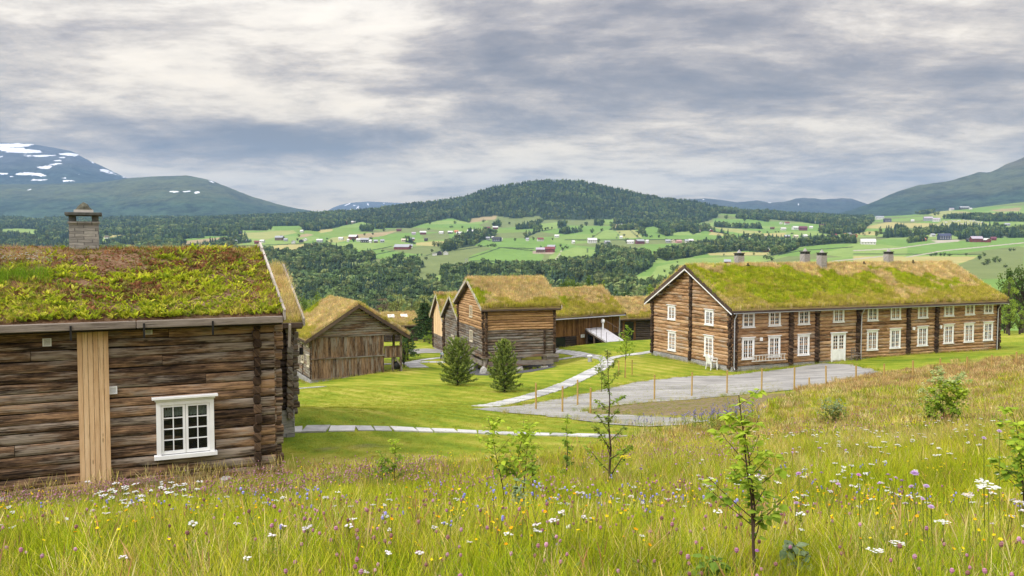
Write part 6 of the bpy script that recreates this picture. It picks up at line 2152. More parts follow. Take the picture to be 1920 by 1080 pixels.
def sapling(label, base, h, w, kinds, n, leafsize, seed, stems=1, lowest=.25, lean=0.0, cat='sapling', name='sapling', topn=1.0, group='young trees in the meadow', bare=.0, flat=1.0):
    r = random.Random(seed)
    root = empty(name, base)
    tag(root, label, cat, group)
    mbs, tw = MB(), []
    for s_ in range(stems):
        a0 = r.random() * 6.283
        fork = stems == 2
        off = (0 if stems == 1 or (fork and s_ == 0) else .06 * h * cos(a0), 0 if stems == 1 or (fork and s_ == 0) else .06 * h * sin(a0))
        hh = h * (1 if s_ == 0 else r.uniform(.72, .95))
        dx_, dy_ = r.uniform(-.10, .10) * h + lean * h, r.uniform(-.08, .08) * h
        pts = []
        for i in range(7):
            t = i / 6
            q_ = max(0, t - .22) * 1.6 if fork else 1 + 1.8 * t
            pts.append(Vector((off[0] * q_ + dx_ * t * t + r.uniform(-.008, .008) * h, off[1] * q_ + dy_ * t * t + r.uniform(-.008, .008) * h, hh * t - .03 * (i == 0))))
        rad = [max(.0022, .011 * h ** .8 * (1 - .86 * i / 6) / (stems ** .4)) for i in range(7)]
        mbs.tube(pts, rad, 6)
        tw.append((pts, .30))
        nb = int(7 + 5 * h)
        for b_ in range(nb):
            t = lowest + (0.96 - lowest) * (b_ + r.random()) / nb
            k = min(5, int(t * 6)); p0 = pts[k].lerp(pts[k + 1], t * 6 - k)
            a = b_ * 2.4 + r.random()
            L = w * .62 * (1.05 - .75 * t ** 1.5) * r.uniform(.6, 1.15)
            d = Vector((cos(a), sin(a) * flat, r.uniform(.55, 1.1))).normalized()
            q = [p0 + d * L * s2 + Vector((0, 0, .10 * L * s2 * s2)) + Vector((r.uniform(-1, 1), r.uniform(-1, 1), 0)) * .02 * L for s2 in (0, .35, .7, 1)]
            mbs.tube(q, [rad[k] * .5, rad[k] * .4, rad[k] * .3, .0015], 4, False)
            tw.append((q, 0))
    mbs.build('stem', m_bark, root)
    groups = {k: MB() for k in kinds}
    n = int(n * 1.7)
    leafsize *= 1.12
    for i in range(n):
        q, lo = r.choice(tw)
        t = lo + (1 - lo) * math.sqrt(r.random())
        k = min(len(q) - 2, int(t * (len(q) - 1))); p = q[k].lerp(q[k + 1], t * (len(q) - 1) - k)
        if p.z < h * lowest * .55: continue
        a = r.random() * 6.283
        d = Vector((cos(a), sin(a), r.uniform(-.7, .35))).normalized()
        up = Vector((r.uniform(-.5, .5), r.uniform(-.5, .5), 1)).normalized()
        s_ = d.cross(up).normalized(); up = s_.cross(d)
        L = leafsize * r.uniform(.6, 1.15) * (1.15 - .35 * p.z / h); wd = L * .44
        p = p + d * L * .3
        rel = p.z / h
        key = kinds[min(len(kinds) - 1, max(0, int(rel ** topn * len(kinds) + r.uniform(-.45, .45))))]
        rn = r.random()
        dr = up * (-.10 * L)
        pts = [p, p + d * L * .28 + s_ * wd * .85 + dr * .3, p + d * L * .62 + s_ * wd * .62 + dr * .8, p + d * L + dr * 1.7, p + d * L * .62 - s_ * wd * .62 + dr * .8, p + d * L * .28 - s_ * wd * .85 + dr * .3, p + d * L * .5 + up * .05 * L]
        groups[key].add([tuple(v) for v in pts], [(0, 6, 1), (1, 6, 2), (2, 6, 3), (3, 6, 4), (4, 6, 5), (5, 6, 0)], [(0, 0, rn)] * 7)
    for k, g_ in groups.items():
        if g_.v: g_.build('foliage', m_lf[k], root)
    return root


def gp(px, py):
    return hit(px, py)


def hgt(base, top_py):
    return float(P(960, top_py, base.y)[2] - base.z)


def at_depth(px, Y):
    x = float(P(px, 700, Y)[0]); return Vector((x, Y, float(gz(x, Y))))


def sap(label, px, Y, top, w, kinds, n, ls, seed, stems=1, lowest=.25, lean=0.0, **kw):
    b_ = at_depth(px, Y)
    return sapling(label, b_, hgt(b_, top), w, kinds, n, ls, seed, stems, lowest, lean, **kw)


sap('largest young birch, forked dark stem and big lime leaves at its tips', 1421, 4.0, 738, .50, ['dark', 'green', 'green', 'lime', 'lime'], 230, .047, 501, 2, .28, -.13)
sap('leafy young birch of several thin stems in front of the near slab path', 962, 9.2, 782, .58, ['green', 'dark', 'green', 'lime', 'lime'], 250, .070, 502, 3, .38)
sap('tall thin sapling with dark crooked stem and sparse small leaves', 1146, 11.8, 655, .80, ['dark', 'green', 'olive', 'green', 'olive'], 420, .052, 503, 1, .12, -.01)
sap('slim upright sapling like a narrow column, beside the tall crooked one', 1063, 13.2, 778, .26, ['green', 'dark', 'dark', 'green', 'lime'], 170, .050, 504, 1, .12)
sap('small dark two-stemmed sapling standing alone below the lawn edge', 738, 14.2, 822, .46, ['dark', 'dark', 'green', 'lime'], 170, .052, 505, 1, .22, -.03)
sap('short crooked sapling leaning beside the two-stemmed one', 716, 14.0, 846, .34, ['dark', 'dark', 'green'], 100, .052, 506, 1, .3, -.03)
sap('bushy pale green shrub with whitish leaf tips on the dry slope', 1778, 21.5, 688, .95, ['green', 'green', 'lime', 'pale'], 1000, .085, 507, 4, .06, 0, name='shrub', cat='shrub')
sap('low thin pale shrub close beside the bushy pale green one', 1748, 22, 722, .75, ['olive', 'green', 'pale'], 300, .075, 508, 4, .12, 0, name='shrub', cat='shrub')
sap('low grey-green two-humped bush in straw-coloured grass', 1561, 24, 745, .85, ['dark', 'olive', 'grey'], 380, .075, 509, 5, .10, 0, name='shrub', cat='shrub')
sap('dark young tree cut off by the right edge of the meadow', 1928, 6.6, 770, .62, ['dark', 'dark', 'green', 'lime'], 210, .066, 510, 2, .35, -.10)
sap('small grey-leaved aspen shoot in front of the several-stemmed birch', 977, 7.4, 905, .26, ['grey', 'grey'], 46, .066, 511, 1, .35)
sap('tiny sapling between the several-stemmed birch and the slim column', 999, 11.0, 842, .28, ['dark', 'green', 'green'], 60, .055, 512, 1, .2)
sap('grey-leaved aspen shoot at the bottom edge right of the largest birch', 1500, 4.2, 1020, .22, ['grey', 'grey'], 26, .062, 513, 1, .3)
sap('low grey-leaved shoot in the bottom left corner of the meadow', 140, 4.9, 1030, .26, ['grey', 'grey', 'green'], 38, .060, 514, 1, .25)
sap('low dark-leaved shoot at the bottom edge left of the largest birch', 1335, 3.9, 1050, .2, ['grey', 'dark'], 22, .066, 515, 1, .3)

# single showy flowers close to the viewer
def bloom(label, px, py, Y, kind, col, scale, cat='flower', group=None, name='meadow_flower'):
    p = P(px, py, Y)
    gz_ = float(gz(p[0], p[1]))
    root = empty(name, (p[0], p[1], gz_))
    tag(root, label, cat, group)
    r = random.Random(int(px))
    mb = MB(); top = Vector((0, 0, p[2] - gz_)); mb.tube([(.03, 0, 0), (.015, .01, top.z * .5), tuple(top)], .0024, 5, False); mb.build('flower_stem', m_stem, root)
    mb = MB()
    if kind == 'umbel':
        for k in range(26):
            a = r.random() * 6.283; d = .040 * scale * math.sqrt(r.random())
            c = top + Vector((d * cos(a), d * sin(a), .006 - d * d * 2 + r.uniform(-.003, .003)))
            for j in range(5):
                b2 = 6.283 * j / 5 + a; dv = Vector((cos(b2), sin(b2), .1)) * .0075 * scale; sv = Vector((-sin(b2), cos(b2), 0)) * .004 * scale
                mb.add([c, c + dv * .6 + sv, c + dv, c + dv * .6 - sv], [(0, 1, 2, 3)], [(0, 0, r.random())] * 4)
    else:
        for ring, (nn, L, up) in enumerate(((16, .024, .002), (12, .017, .006), (9, .010, .009))):
            for k in range(nn):
                a = 6.283 * k / nn + ring * .3 + r.uniform(-.1, .1); dv = Vector((cos(a), sin(a) * .85, .25 * sin(a))) * L * scale * r.uniform(.85, 1.1); sv = Vector((-sin(a), cos(a), 0)) * .0055 * scale
                c = top + Vector((0, 0, up * scale))
                mb.add([c, c + dv * .6 + sv, c + dv + Vector((0, 0, up * .4)), c + dv * .6 - sv], [(0, 1, 2, 3)], [(0, 0, r.random())] * 4)
    mb.build('flower_head', leaf_mat('petals_' + name, col, .12, .3, .7), root)


MAU = (.58, .38, .66)
bloom('round mauve scabious bloom, largest purple flower in the meadow', 1715, 888, 4.6, 'disc', MAU, 1.15)
bloom('pink-purple thistle-like bloom left of the largest mauve flower', 1610, 891, 4.8, 'disc', (.62, .30, .60), .72)
bloom('flat pinkish bloom below the largest mauve flower', 1746, 951, 4.3, 'disc', (.60, .42, .66), .85)
bloom('small lilac bloom between the largest mauve flower and the flat pinkish one', 1730, 936, 4.5, 'disc', (.60, .42, .66), .60)
bloom('side-on lilac bloom just below right of the largest mauve flower', 1737, 912, 4.5, 'disc', (.62, .45, .68), .8)
bloom('lilac bloom on a long stem at the upper right edge of the meadow', 1874, 809, 5.2, 'disc', (.60, .45, .66), .8)
bloom('slanting lilac bloom left of the long-stemmed one at the right edge', 1845, 822, 5.0, 'disc', (.60, .45, .66), .7)
bloom('bright purple bloom against the stem of the largest birch, upper one', 1413, 1001, 4.15, 'disc', (.60, .28, .60), .62)
bloom('bright purple bloom against the stem of the largest birch, lower one', 1419, 1033, 4.1, 'disc', (.60, .28, .60), .58)
bloom('slender lilac bloom low in the middle of the meadow', 1046, 1021, 4.6, 'disc', (.60, .42, .66), .6)
WH = (.82, .82, .78)
bloom('widest white umbel of the tiered pair near the right edge', 1853, 914, 4.4, 'umbel', WH, 1.5, group='white umbels')
bloom('upper white umbel of the tiered pair near the right edge', 1845, 905, 4.5, 'umbel', WH, 1.1, group='white umbels')
bloom('pinkish white umbel left below the tiered pair', 1816, 930, 4.5, 'umbel', (.78, .70, .74), .85, group='white umbels')
bloom('white umbel left of a smaller one, below the harebell patch', 1768, 980, 4.3, 'umbel', WH, .95, group='white umbels')
bloom('white umbel above the bottom edge, rightmost of three in a row', 1682, 1020, 4.1, 'umbel', WH, .95, group='white umbels')
bloom('white umbel, middle of three in a row above the bottom edge', 1640, 1032, 4.1, 'umbel', WH, .95, group='white umbels')
bloom('white umbel at the right end, level with the pinkish one', 1912, 943, 4.5, 'umbel', (.80, .77, .80), .75, group='white umbels')
bloom('bright yellow goldenrod spray beside the tall crooked sapling', 1172, 856, 11.2, 'umbel', (.80, .62, .03), 1.9)

# ================================================================== TREES
m_trunk = flat_mat('tree_bark', (.075, .058, .045), .9, .2, .3, 6)
m_birchbark = flat_mat('birch_bark', (.42, .40, .37), .85, .2, .45, 5)
m_cr = {k: leaf_mat('crown_' + k, c, .38, .30, .6) for k, c in dict(dark=(.075, .125, .03), mid=(.12, .19, .036), light=(.22, .31, .045), birch=(.22, .25, .075), olive=(.16, .18, .07),
                                                                  pine=(.060, .105, .036), young=(.09, .155, .045), rust=(.18, .14, .095)).items()}


def leaf_cloud(mb, r, c, rad, n, size, flat=1.0, cl=None):
    cl = r.random() if cl is None else cl
    for _ in range(n):
        while True:
            q = Vector((r.uniform(-1, 1), r.uniform(-1, 1), r.uniform(-1, 1)))
            if q.length <= 1: break
        q = q * (.55 + .45 * r.random())
        p = c + Vector((q.x * rad, q.y * rad, q.z * rad * flat))
        d = Vector((r.gauss(0, 1), r.gauss(0, 1), r.gauss(0, .7))).normalized()
        s_ = d.orthogonal().normalized()
        a = r.random() * 6.283
        s_ = (s_ * cos(a) + d.cross(s_) * sin(a))
        t_ = d.cross(s_)
        L = size * r.uniform(.6, 1.2)
        mb.add([p - s_ * L * .5, p + t_ * L * .35, p + s_ * L * .5, p - t_ * L * .35], [(0, 1, 2, 3)], [(0, 0, min(1, max(0, cl * .6 + r.random() * .4)))] * 4)


def make_tree(kind, seed):
    """unit-height tree; returns (trunk mesh, crown mesh); width about .6"""
    r = random.Random(seed)
    tr, cr = MB(), MB()
    top = {'round': .75, 'birch': .92, 'pine': .95, 'bush': .5}[kind]
    pts = [Vector((r.uniform(-.012, .012), r.uniform(-.012, .012), z * top)) for z in np.linspace(0, 1, 7)]
    tr.tube(pts, [.028 * (1 - .85 * i / 6) for i in range(7)], 8)
    if kind == 'pine':
        nl = 15
        for i in range(nl):
            z = .16 + .80 * i / nl
            R = .29 * (1 - (z - .16) / .86) ** .75 * (.85 + .3 * r.random())
            for k in range(6):
                a = 6.283 * k / 6 + i * 1.1 + r.uniform(-.3, .3)
                L = R * r.uniform(.6, 1.15)
                e = Vector((cos(a) * L, sin(a) * L, z + .10 * L - .02)); p0 = Vector((0, 0, z))
                tr.tube([p0, p0.lerp(e, .5) - Vector((0, 0, .01)), e], [.006, .004, .002], 4, False)
                for s_ in (.5, .8, 1.0): leaf_cloud(cr, r, p0.lerp(e, s_), .045 + .025 * s_ * (1 - z), 15, .036, .6)
        leaf_cloud(cr, r, Vector((0, 0, .97)), .03, 14, .03, 1.5)
    else:
        if kind == 'round': cz, rx, rz, nc, z0 = .60, .30, .38, 46, .22
        elif kind == 'birch': cz, rx, rz, nc, z0 = .60, .185, .40, 40, .22
        else: cz, rx, rz, nc, z0 = .48, .36, .46, 40, .0
        for i in range(nc):
            while True:
                q = Vector((r.uniform(-1, 1), r.uniform(-1, 1), r.uniform(-1, 1)))
                if .35 < q.length <= 1: break
            wd = 1.0 if kind != 'birch' else (1.15 - .65 * max(0, q.z))
            c = Vector((q.x * rx * wd, q.y * rx * wd, cz + q.z * rz))
            k = int(min(5, max(1, (c.z - .1) / top * 6 * .75)))
            p0 = pts[k]
            tr.tube([p0, p0.lerp(c, .5) + Vector((0, 0, .02)), c], [.009, .006, .002], 4, False)
            rad = r.uniform(.075, .125) * (.8 if kind == 'birch' else 1)
            leaf_cloud(cr, r, c, rad, 46, .036 if kind != 'birch' else .028, .8)
    return tr.build('trunk_' + kind, m_trunk, link=False).data, cr.build('crown_' + kind, m_cr['mid'], link=False).data


PROTO = {k: [make_tree(k, 600 + i * 7 + j) for j in range(n)] for i, (k, n) in enumerate((('round', 3), ('birch', 2), ('pine', 2), ('bush', 2)))}
_cm = {}


def crown_mesh(me, tone):
    key = (me.name, tone)
    if key not in _cm:
        c_ = me.copy(); c_.materials.clear(); c_.materials.append(m_cr[tone]); _cm[key] = c_
    return _cm[key]


def tree(label, kind, tone, px, top, w_px, Y, seed, name='tree', cat='tree', base=None, group='trees beyond the houses', hmin=0):
    x = float(P(px, 600, Y)[0])
    z0 = base if base is not None else float(gz(x, Y) if Y < 124 else zfar(np.array([float(px)]), np.array([float(Y)]))[0])
    h = max(float(P(px, top, Y)[2]) - z0, hmin)
    root = empty(name, (x, Y, z0 - .1), (seed * 1.7) % 6.28)
    tag(root, label, cat, group)
    tm, cm = PROTO[kind][seed % len(PROTO[kind])]
    w = w_px / 1600 * Y
    base_w = {'round': .66, 'birch': .46, 'pine': .60, 'bush': .82}[kind]
    root.scale = (w / base_w, w / base_w, h)
    for nm, me in (('trunk', tm), ('crown', crown_mesh(cm, tone))):
        o = bpy.data.objects.new(nm, me); C.objects.link(o); o.parent = root
    return root


TREES = [
    ('dark leafy tree between the narrow log building and the barn roof, nearest the roof edge', 'round', 'mid', 560, 549, 46, 104), ('taller light green leafy tree behind the far end of the gallery barn ridge', 'round', 'light', 590, 546, 38, 112),
    ('low dark leafy tree touching the roof edge of the narrow log building', 'round', 'dark', 552, 566, 40, 98), ('dark round tree rising just behind the gallery barn ridge top', 'round', 'dark', 668, 556, 64, 118),
    ('bright green bushy tree above the right slope of the gallery barn roof', 'bush', 'light', 712, 568, 34, 116), ('tall pale birch above the little hut with roof lights', 'birch', 'birch', 746, 546, 46, 128),
    ('slim pale birch left of the big dark pine', 'birch', 'birch', 772, 556, 32, 134), ('pale birch behind the big dark pine', 'birch', 'birch', 796, 548, 46, 138), ('olive birch close to the gable with vertical pale planks', 'birch', 'olive', 826, 556, 40, 132),
    ('reddish brown half-bare tree left of the tallest pale birch', 'birch', 'rust', 718, 554, 40, 136), ('big dark pine in the gap between hut and plank-fronted gable', 'pine', 'pine', 796, 560, 58, 110),
    ('second dark pine hidden partly by the plank-fronted gable', 'pine', 'pine', 818, 574, 40, 113), ('bright green round bush below the big dark pine', 'bush', 'light', 806, 616, 30, 106),
    ('young dark pine beside the gallery corner of the barn', 'pine', 'young', 764, 612, 44, 86), ('thin small birch growing at the gallery post', 'birch', 'light', 757, 638, 22, 80),
    ('dark leafy tree, tallest behind the ramp building roof', 'round', 'mid', 1069, 512, 42, 126), ('dark leafy tree right of the tallest one behind the ramp building', 'round', 'mid', 1102, 514, 36, 131),
    ('smaller leafy tree between the dark pair and the spreading dark pine', 'round', 'light', 1126, 521, 28, 134), ('lime green bush between storehouse roof and ramp building roof', 'bush', 'light', 1038, 538, 24, 124),
    ('broad dark spreading pine behind the right end of the ramp building', 'bush', 'pine', 1163, 529, 54, 124), ('pale green bushy tree behind the low dark log building', 'bush', 'light', 1206, 546, 60, 128), ('tall pale green tree behind the left verge of the long house', 'round', 'light', 1232, 522, 60, 136),
    ('pale bush in front of the tall pale green tree', 'bush', 'birch', 1190, 556, 40, 122), ('olive bush at the foot of the spreading dark pine', 'bush', 'olive', 1140, 550, 36, 128),
    ('tallest dark tree at the right edge beyond the long house', 'round', 'dark', 1918, 488, 74, 118), ('dark round tree left of the tallest at the right edge', 'round', 'mid', 1892, 500, 50, 122), ('light green birch in front of the dark trees at the right edge', 'birch', 'light', 1889, 514, 38, 112),
    ('small pale birch at the right end of the long house', 'birch', 'light', 1893, 556, 34, 104), ('young light green birch right of the small pale one', 'birch', 'light', 1912, 566, 32, 106), ('dark bush low behind the right end of the long house', 'bush', 'dark', 1884, 560, 36, 116),
    ('low dark leafy tree half hidden behind the right verge of the long house', 'bush', 'dark', 1872, 516, 40, 126),
    ('leafy tree beyond the gallery barn ridge, small and dark', 'round', 'dark', 630, 556, 34, 124), ('dark tree in the gap left of the hut roof', 'bush', 'mid', 690, 566, 36, 122), ('small dark bush beside the storehouse gable roof', 'bush', 'dark', 850, 546, 30, 140),
]
for i, (lb, k_, tone, px_, top, w_, Y_) in enumerate(TREES):
    tree(lb, k_, tone, px_, top, w_, Y_, i, name={'round': 'leafy_tree', 'birch': 'birch_tree', 'pine': 'pine_tree', 'bush': 'bushy_tree'}[k_])


# ------------------------------------------------------------------ two young pines on the lawn
def young_pine(label, px, py, top, w_px, seed):
    r = random.Random(seed)
    b_ = gp(px, py); h = hgt(b_, top); w = w_px / 1600 * b_.y
    root = empty('young_pine', b_); tag(root, label, 'pine tree', 'young pines on the lawn')
    tr, cr = MB(), MB()
    tr.tube([(0, 0, -.1), (.02, 0, h * .5), (0, 0, h)], [.07, .045, .008], 8)
    nl = 12
    for i in range(nl):
        t = i / (nl - 1)
        z = h * (.06 + .88 * t)
        prof = (1 - t) ** .52 * (1.12 if t > .12 else .85) * (1 + .22 * math.sin(i * 2.1 + seed))
        nb = 12 - int(t * 6)
        for k in range(nb):
            a = 6.283 * k / nb + i * .7 + r.uniform(-.25, .25)
            L = w * .5 * prof * r.uniform(.8, 1.3) + .14
            p0 = Vector((0, 0, z)); rise = L * (.18 + .75 * t)
            q = [p0, p0 + Vector((cos(a) * L * .5, sin(a) * L * .5, rise * .25)), p0 + Vector((cos(a) * L, sin(a) * L, rise))]
            tr.tube(q, [.018, .012, .006], 4, False)
            m_ = max(2, int(L / .11))
            for j in range(m_ + 1):
                s_ = .25 + .75 * j / m_
                c = q[0].lerp(q[1], s_ * 2) if s_ < .5 else q[1].lerp(q[2], s_ * 2 - 1)
                c = c + Vector((r.uniform(-1, 1), r.uniform(-1, 1), r.uniform(-.4, .6))) * .07
                ax = ((q[2] - q[0]).normalized() + Vector((r.uniform(-.5, .5), r.uniform(-.5, .5), .75))).normalized()
                o1 = ax.orthogonal().normalized(); o2 = ax.cross(o1)
                tl = r.random() * .55 + .45 * s_
                leaf_cloud(cr, r, c - ax * .05, .12, 9, .10, .8, tl * .45)
                for nn in range(30):
                    b2 = r.random() * 6.283; d = (o1 * cos(b2) + o2 * sin(b2)) * r.uniform(.35, 1) + ax * r.uniform(.3, 1.3)
                    d.normalize(); ln = r.uniform(.075, .13); st = c + ax * r.uniform(-.07, .08)
                    sd = d.orthogonal().normalized() * .0115
                    cr.add([st - sd, st + sd, st + d * ln], [(0, 1, 2)], [(0, 0, min(1, tl * .8 + r.random() * .25))] * 3)
    for nn in range(70):
        a = r.random() * 6.283; d = Vector((cos(a) * .6, sin(a) * .6, 1)).normalized(); st = Vector((0, 0, h * r.uniform(.93, 1.0))); sd = d.orthogonal().normalized() * .009
        cr.add([st - sd, st + sd, st + d * .12], [(0, 1, 2)], [(0, 0, .9)] * 3)
    tr.build('trunk', m_trunk, root); cr.build('needles', leaf_mat('pine_needles', (.22, .28, .06), .58, .2, .6), root)


young_pine('wider young pine on the lawn, a broad rounded cone', 858, 722, 634, 56, 1)
young_pine('narrower young pine on the lawn, pointed and pinched at the waist', 946, 734, 636, 46, 2)

# ------------------------------------------------------------------ staked young tree
b_ = gp(1171, 708)
sapling('young lawn tree tied between stakes near the bend of the slab path', b_, hgt(b_, 612), 1.9, ['olive', 'green', 'lime', 'green'], 520, .13, 521, 1, .35, 0, group='planted trees on the lawn', cat='young tree', name='staked_tree')
for k, (px_, py_, tp, lb) in enumerate(((1160, 703, 676, 'tree stake nearest the slab path, left one of the group'), (1172.5, 709, 676, 'tree stake touching the thin trunk, middle one of the group'), (1185, 704, 675, 'tree stake standing apart on the right of the thin trunk'))):
    s_ = gp(px_, py_)
    mb = MB(); mb.tube([(s_.x, s_.y, s_.z - .2), (s_.x, s_.y, s_.z + hgt(s_, tp))], .045, 7)
    o = mb.build('tree_stake', m_stake); tag(o, lb, 'stake', 'stakes of the young lawn tree')
b2 = gp(1128, 712); sapling('slight airy young tree in front of the slab path bend', gp(1128, 735), 2.6, 1.3, ['lime', 'olive', 'lime'], 150, .11, 522, 1, .3, 0, group='planted trees on the lawn', cat='young tree', name='young_tree')

# ------------------------------------------------------------------ marker stakes
STK = [(1005, 718, 768, 'leftmost marker stake, where slab path and gravel meet'), (1054.5, 724, 773, 'second stake from the left, on the tip of the bare soil'), (1083, 712, 760, 'stake at the back edge of the gravel, behind the left pair'),
       (1107, 727, 776, 'stake on the soil left of the tall crooked sapling'), (1227, 703, 750, 'stake in front of the gravel, right of the tall crooked sapling'), (1297, 698, 743, 'stake before the gable end of the long house'),
       (1363, 694, 738, 'stake below the near corner of the long house'), (1428, 691, 735, 'stake below the hanging ladder'), (1489, 688, 733, 'stake right of the ladder, at the soil edge'), (1517, 708, 727, 'short greenish stake between two taller ones'),
       (1549, 686, 724, 'stake straight below the left part of the white door'), (1605, 685, 722, 'stake in front of the old chair, end of the gravel'), (1657, 682, 716, 'stake where the gravel ends in the grass'),
       (1712, 676, 0, 'first stake right of the gravel, sunk in dry grass'), (1763.5, 672, 0, 'second stake in dry grass right of the gravel'), (1813, 669, 0, 'third stake in dry grass right of the gravel'), (1860, 665.5, 0, 'short-looking stake below the right end of the long house'), (1906, 659.5, 0, 'last stake near the right edge of the meadow')]
for i, (px_, tp, bs, lb) in enumerate(STK):
    if bs: s_ = gp(px_, bs); h = hgt(s_, tp)
    else:
        Ys = np.linspace(50, 74, 200); xs = P(px_, tp, Ys); dz = xs[:, 2] - gz(xs[:, 0], xs[:, 1]); k = int(np.argmin(np.abs(dz - 1.45))); s_ = Vector((xs[k, 0], xs[k, 1], xs[k, 2] - dz[k])); h = dz[k]
    root = empty('marker_stake', s_); tag(root, lb, 'stake', 'marker stakes round the gravel yard'); root.rotation_euler = (random.uniform(-.025, .025), random.uniform(-.025, .025), 0)
    w_ = .048
    mb = MB(); mb.tube([(0, 0, -.3), (0, 0, h)], w_, 8); mb.build('post', m_stake, root)

# ================================================================== SMALL THINGS ROUND THE HOUSES
# ladder under the windows
m_pale = flat_mat('pale_wood', (.60, .57, .52), .8, .2, .15, 5)
x0, z0 = H_.on('front', 1409, 687, .25); x1, z1 = H_.on('front', 1473, 682, .25)
root = empty('ladder', H_.M @ Vector((x0, -.26, .62)), yawR); tag(root, 'pale wooden ladder hung level on the long house wall under two windows', 'ladder')
Ll = x1 - x0
for z in (0, .48):
    mb = MB(); mb.box(0, Ll, -.03, .03, z, z + .07, 'x', bev=.01); mb.build('rail', m_pale, root)
for k in range(11):
    mb = MB(); mb.box(.12 + (Ll - .3) * k / 10, .17 + (Ll - .3) * k / 10, -.018, .018, .072, .478, 'z'); mb.build('rung', m_pale, root)
# white plastic chairs, one stacked in the other
def chair(label, loc, rz, mat_):
    root = empty('garden_chair', loc, rz); root.scale = (1.18,) * 3; tag(root, label, 'chair', 'stacked white garden chairs')
    mb = MB(); mb.box(-.24, .24, -.24, .24, .42, .455, 'x', bev=.015); mb.build('seat', mat_, root)
    mb = MB()
    n = 8; v = []
    for i in range(n + 1):
        x = -.27 + .54 * i / n; yb = .20 + .05 * (1 - (x / .27) ** 2); top = .98 - .10 * (x / .27) ** 4
        v += [(x, yb, .44), (x, yb + .12, top), (x, yb + .03, .44), (x, yb + .15, top)]
    f = []
    for i in range(n):
        a, b3 = 4 * i, 4 * i + 4
        f += [(a, b3, b3 + 1, a + 1), (a + 3, b3 + 3, b3 + 2, a + 2), (a + 1, b3 + 1, b3 + 3, a + 3), (a, a + 2, b3 + 2, b3)]
    mb.add(v, f); mb.build('backrest', mat_, root)
    for sx in (-1, 1):
        mb = MB(); mb.tube([(sx * .29, .24, .70), (sx * .30, 0, .68), (sx * .28, -.22, .66)], .028, 6); mb.build('armrest', mat_, root)
        for sy in (-1, 1):
            mb = MB(); mb.tube([(sx * .30, sy * .27, 0), (sx * .27, sy * .23, .44), (sx * .285, sy * .23, .67)], [.026, .034, .028], 6); mb.build('leg', mat_, root)
    return root


cb = gp(1334, 693)
chair('white plastic garden chair at the long house gable, lower of two stacked', cb, radians(112), m_white)
c2 = chair('white plastic garden chair at the long house gable, upper of two stacked', cb + Vector((.05, .03, .17)), radians(112), m_white)
# old wooden chair by the door
oc = H_.M @ Vector((H_.on('front', 1602, 678, .6)[0], -.75, .0)); oc.z = float(gz(oc.x, oc.y))
root = empty('old_chair', oc, yawR + .3); tag(root, 'old weathered grey wooden armchair standing by the wall right of the white door', 'chair')
for sx in (-1, 1):
    for sy, hh in ((-1, .62), (1, 1.08)):
        mb = MB(); mb.tube([(sx * .30, sy * .26, 0), (sx * .29 + .02, sy * .26, hh * .5), (sx * .31, sy * .27, hh)], [.035, .03, .028], 6); mb.build('leg', m_log_grey, root)
    mb = MB(); mb.tube([(sx * .30, -.3, .62), (sx * .31, .25, .64)], .03, 6); mb.build('armrest', m_log_grey, root)
mb = MB(); mb.box(-.32, .32, -.28, .28, .40, .45, 'x', bev=.01); mb.build('seat', m_log_grey, root)
mb = MB()
for z in (.62, .80, .98): mb.box(-.30, .30, .26, .30, z, z + .08, 'x')
mb.build('backrest', m_log_grey, root)
# bollard lamp and planter by the storehouse
bp = gp(1106, 678)
root = empty('bollard', bp); tag(root, 'short pale cylindrical bollard at the end of the thin slab path', 'bollard')
mb = MB(); mb.tube([(0, 0, -.1), (0, 0, .48)], .19, 14); mb.build('post', m_metal, root)
mb = MB(); mb.tube([(0, 0, .482), (0, 0, .54), (0, 0, .58)], [.24, .24, .10], 14); mb.build('cap', m_white, root)
pp = gp(1034, 679)
root = empty('planter', pp, yawD); tag(root, 'weathered wooden planter box with a small round shrub at the storehouse corner', 'planter')
mb = MB(); mb.box(-.8, .65, -.3, .3, -.1, .52, 'x', bev=.02); mb.box(-.84, .69, -.34, .34, .522, .57, 'x'); mb.build('box', m_barge_grey, root)
r_ = random.Random(3); mb = MB(); leaf_cloud(mb, r_, Vector((.1, 0, .82)), .32, 260, .09, 1.0); mb.build('shrub', m_cr['dark'], root)
# black ball-shaped grill under the gallery
gb = gp(743, 696)
root = empty('kettle_grill', gb); tag(root, 'black round kettle grill standing on the lawn under the barn gallery', 'grill')
mb = MB(); mb.tube([(0, 0, .16), (0, 0, .24), (0, 0, .42), (0, 0, .58)], [.15, .33, .40, .42], 14); mb.build('bowl', m_black, root)
mb = MB(); mb.tube([(0, 0, .585), (0, 0, .74), (0, 0, .86), (0, 0, .90)], [.42, .38, .22, .04], 14); mb.build('lid', m_black, root)
for k in range(3):
    a = k * 2.094; mb = MB(); mb.tube([(cos(a) * .3, sin(a) * .3, -.02), (cos(a) * .2, sin(a) * .2, .3)], .018, 5); mb.build('leg', m_black, root)
# grey slatted bench at the ramp building
sb = gp(1079, 648)
root = empty('slatted_bench', sb + Vector((0, .6, 0)), yawE); tag(root, 'pale grey slatted bench at the dark log wall left of the white sign', 'bench')
mb = MB()
for k in range(11): mb.beam((-.75 + .15 * k, .18, .38), (-.75 + .15 * k, .40, .95), .12, .03)
mb.build('backrest', m_metal, root)
mb = MB()
for k in range(4): mb.box(-.82, .82, -.32 + .13 * k, -.22 + .13 * k, .36, .40, 'x')
mb.build('seat', m_metal, root)
for sx in (-.7, .7):
    for sy in (-.25, .15):
        mb = MB(); mb.box(sx - .04, sx + .04, sy - .04, sy + .04, -.15, .36, 'z'); mb.build('leg', m_metal, root)
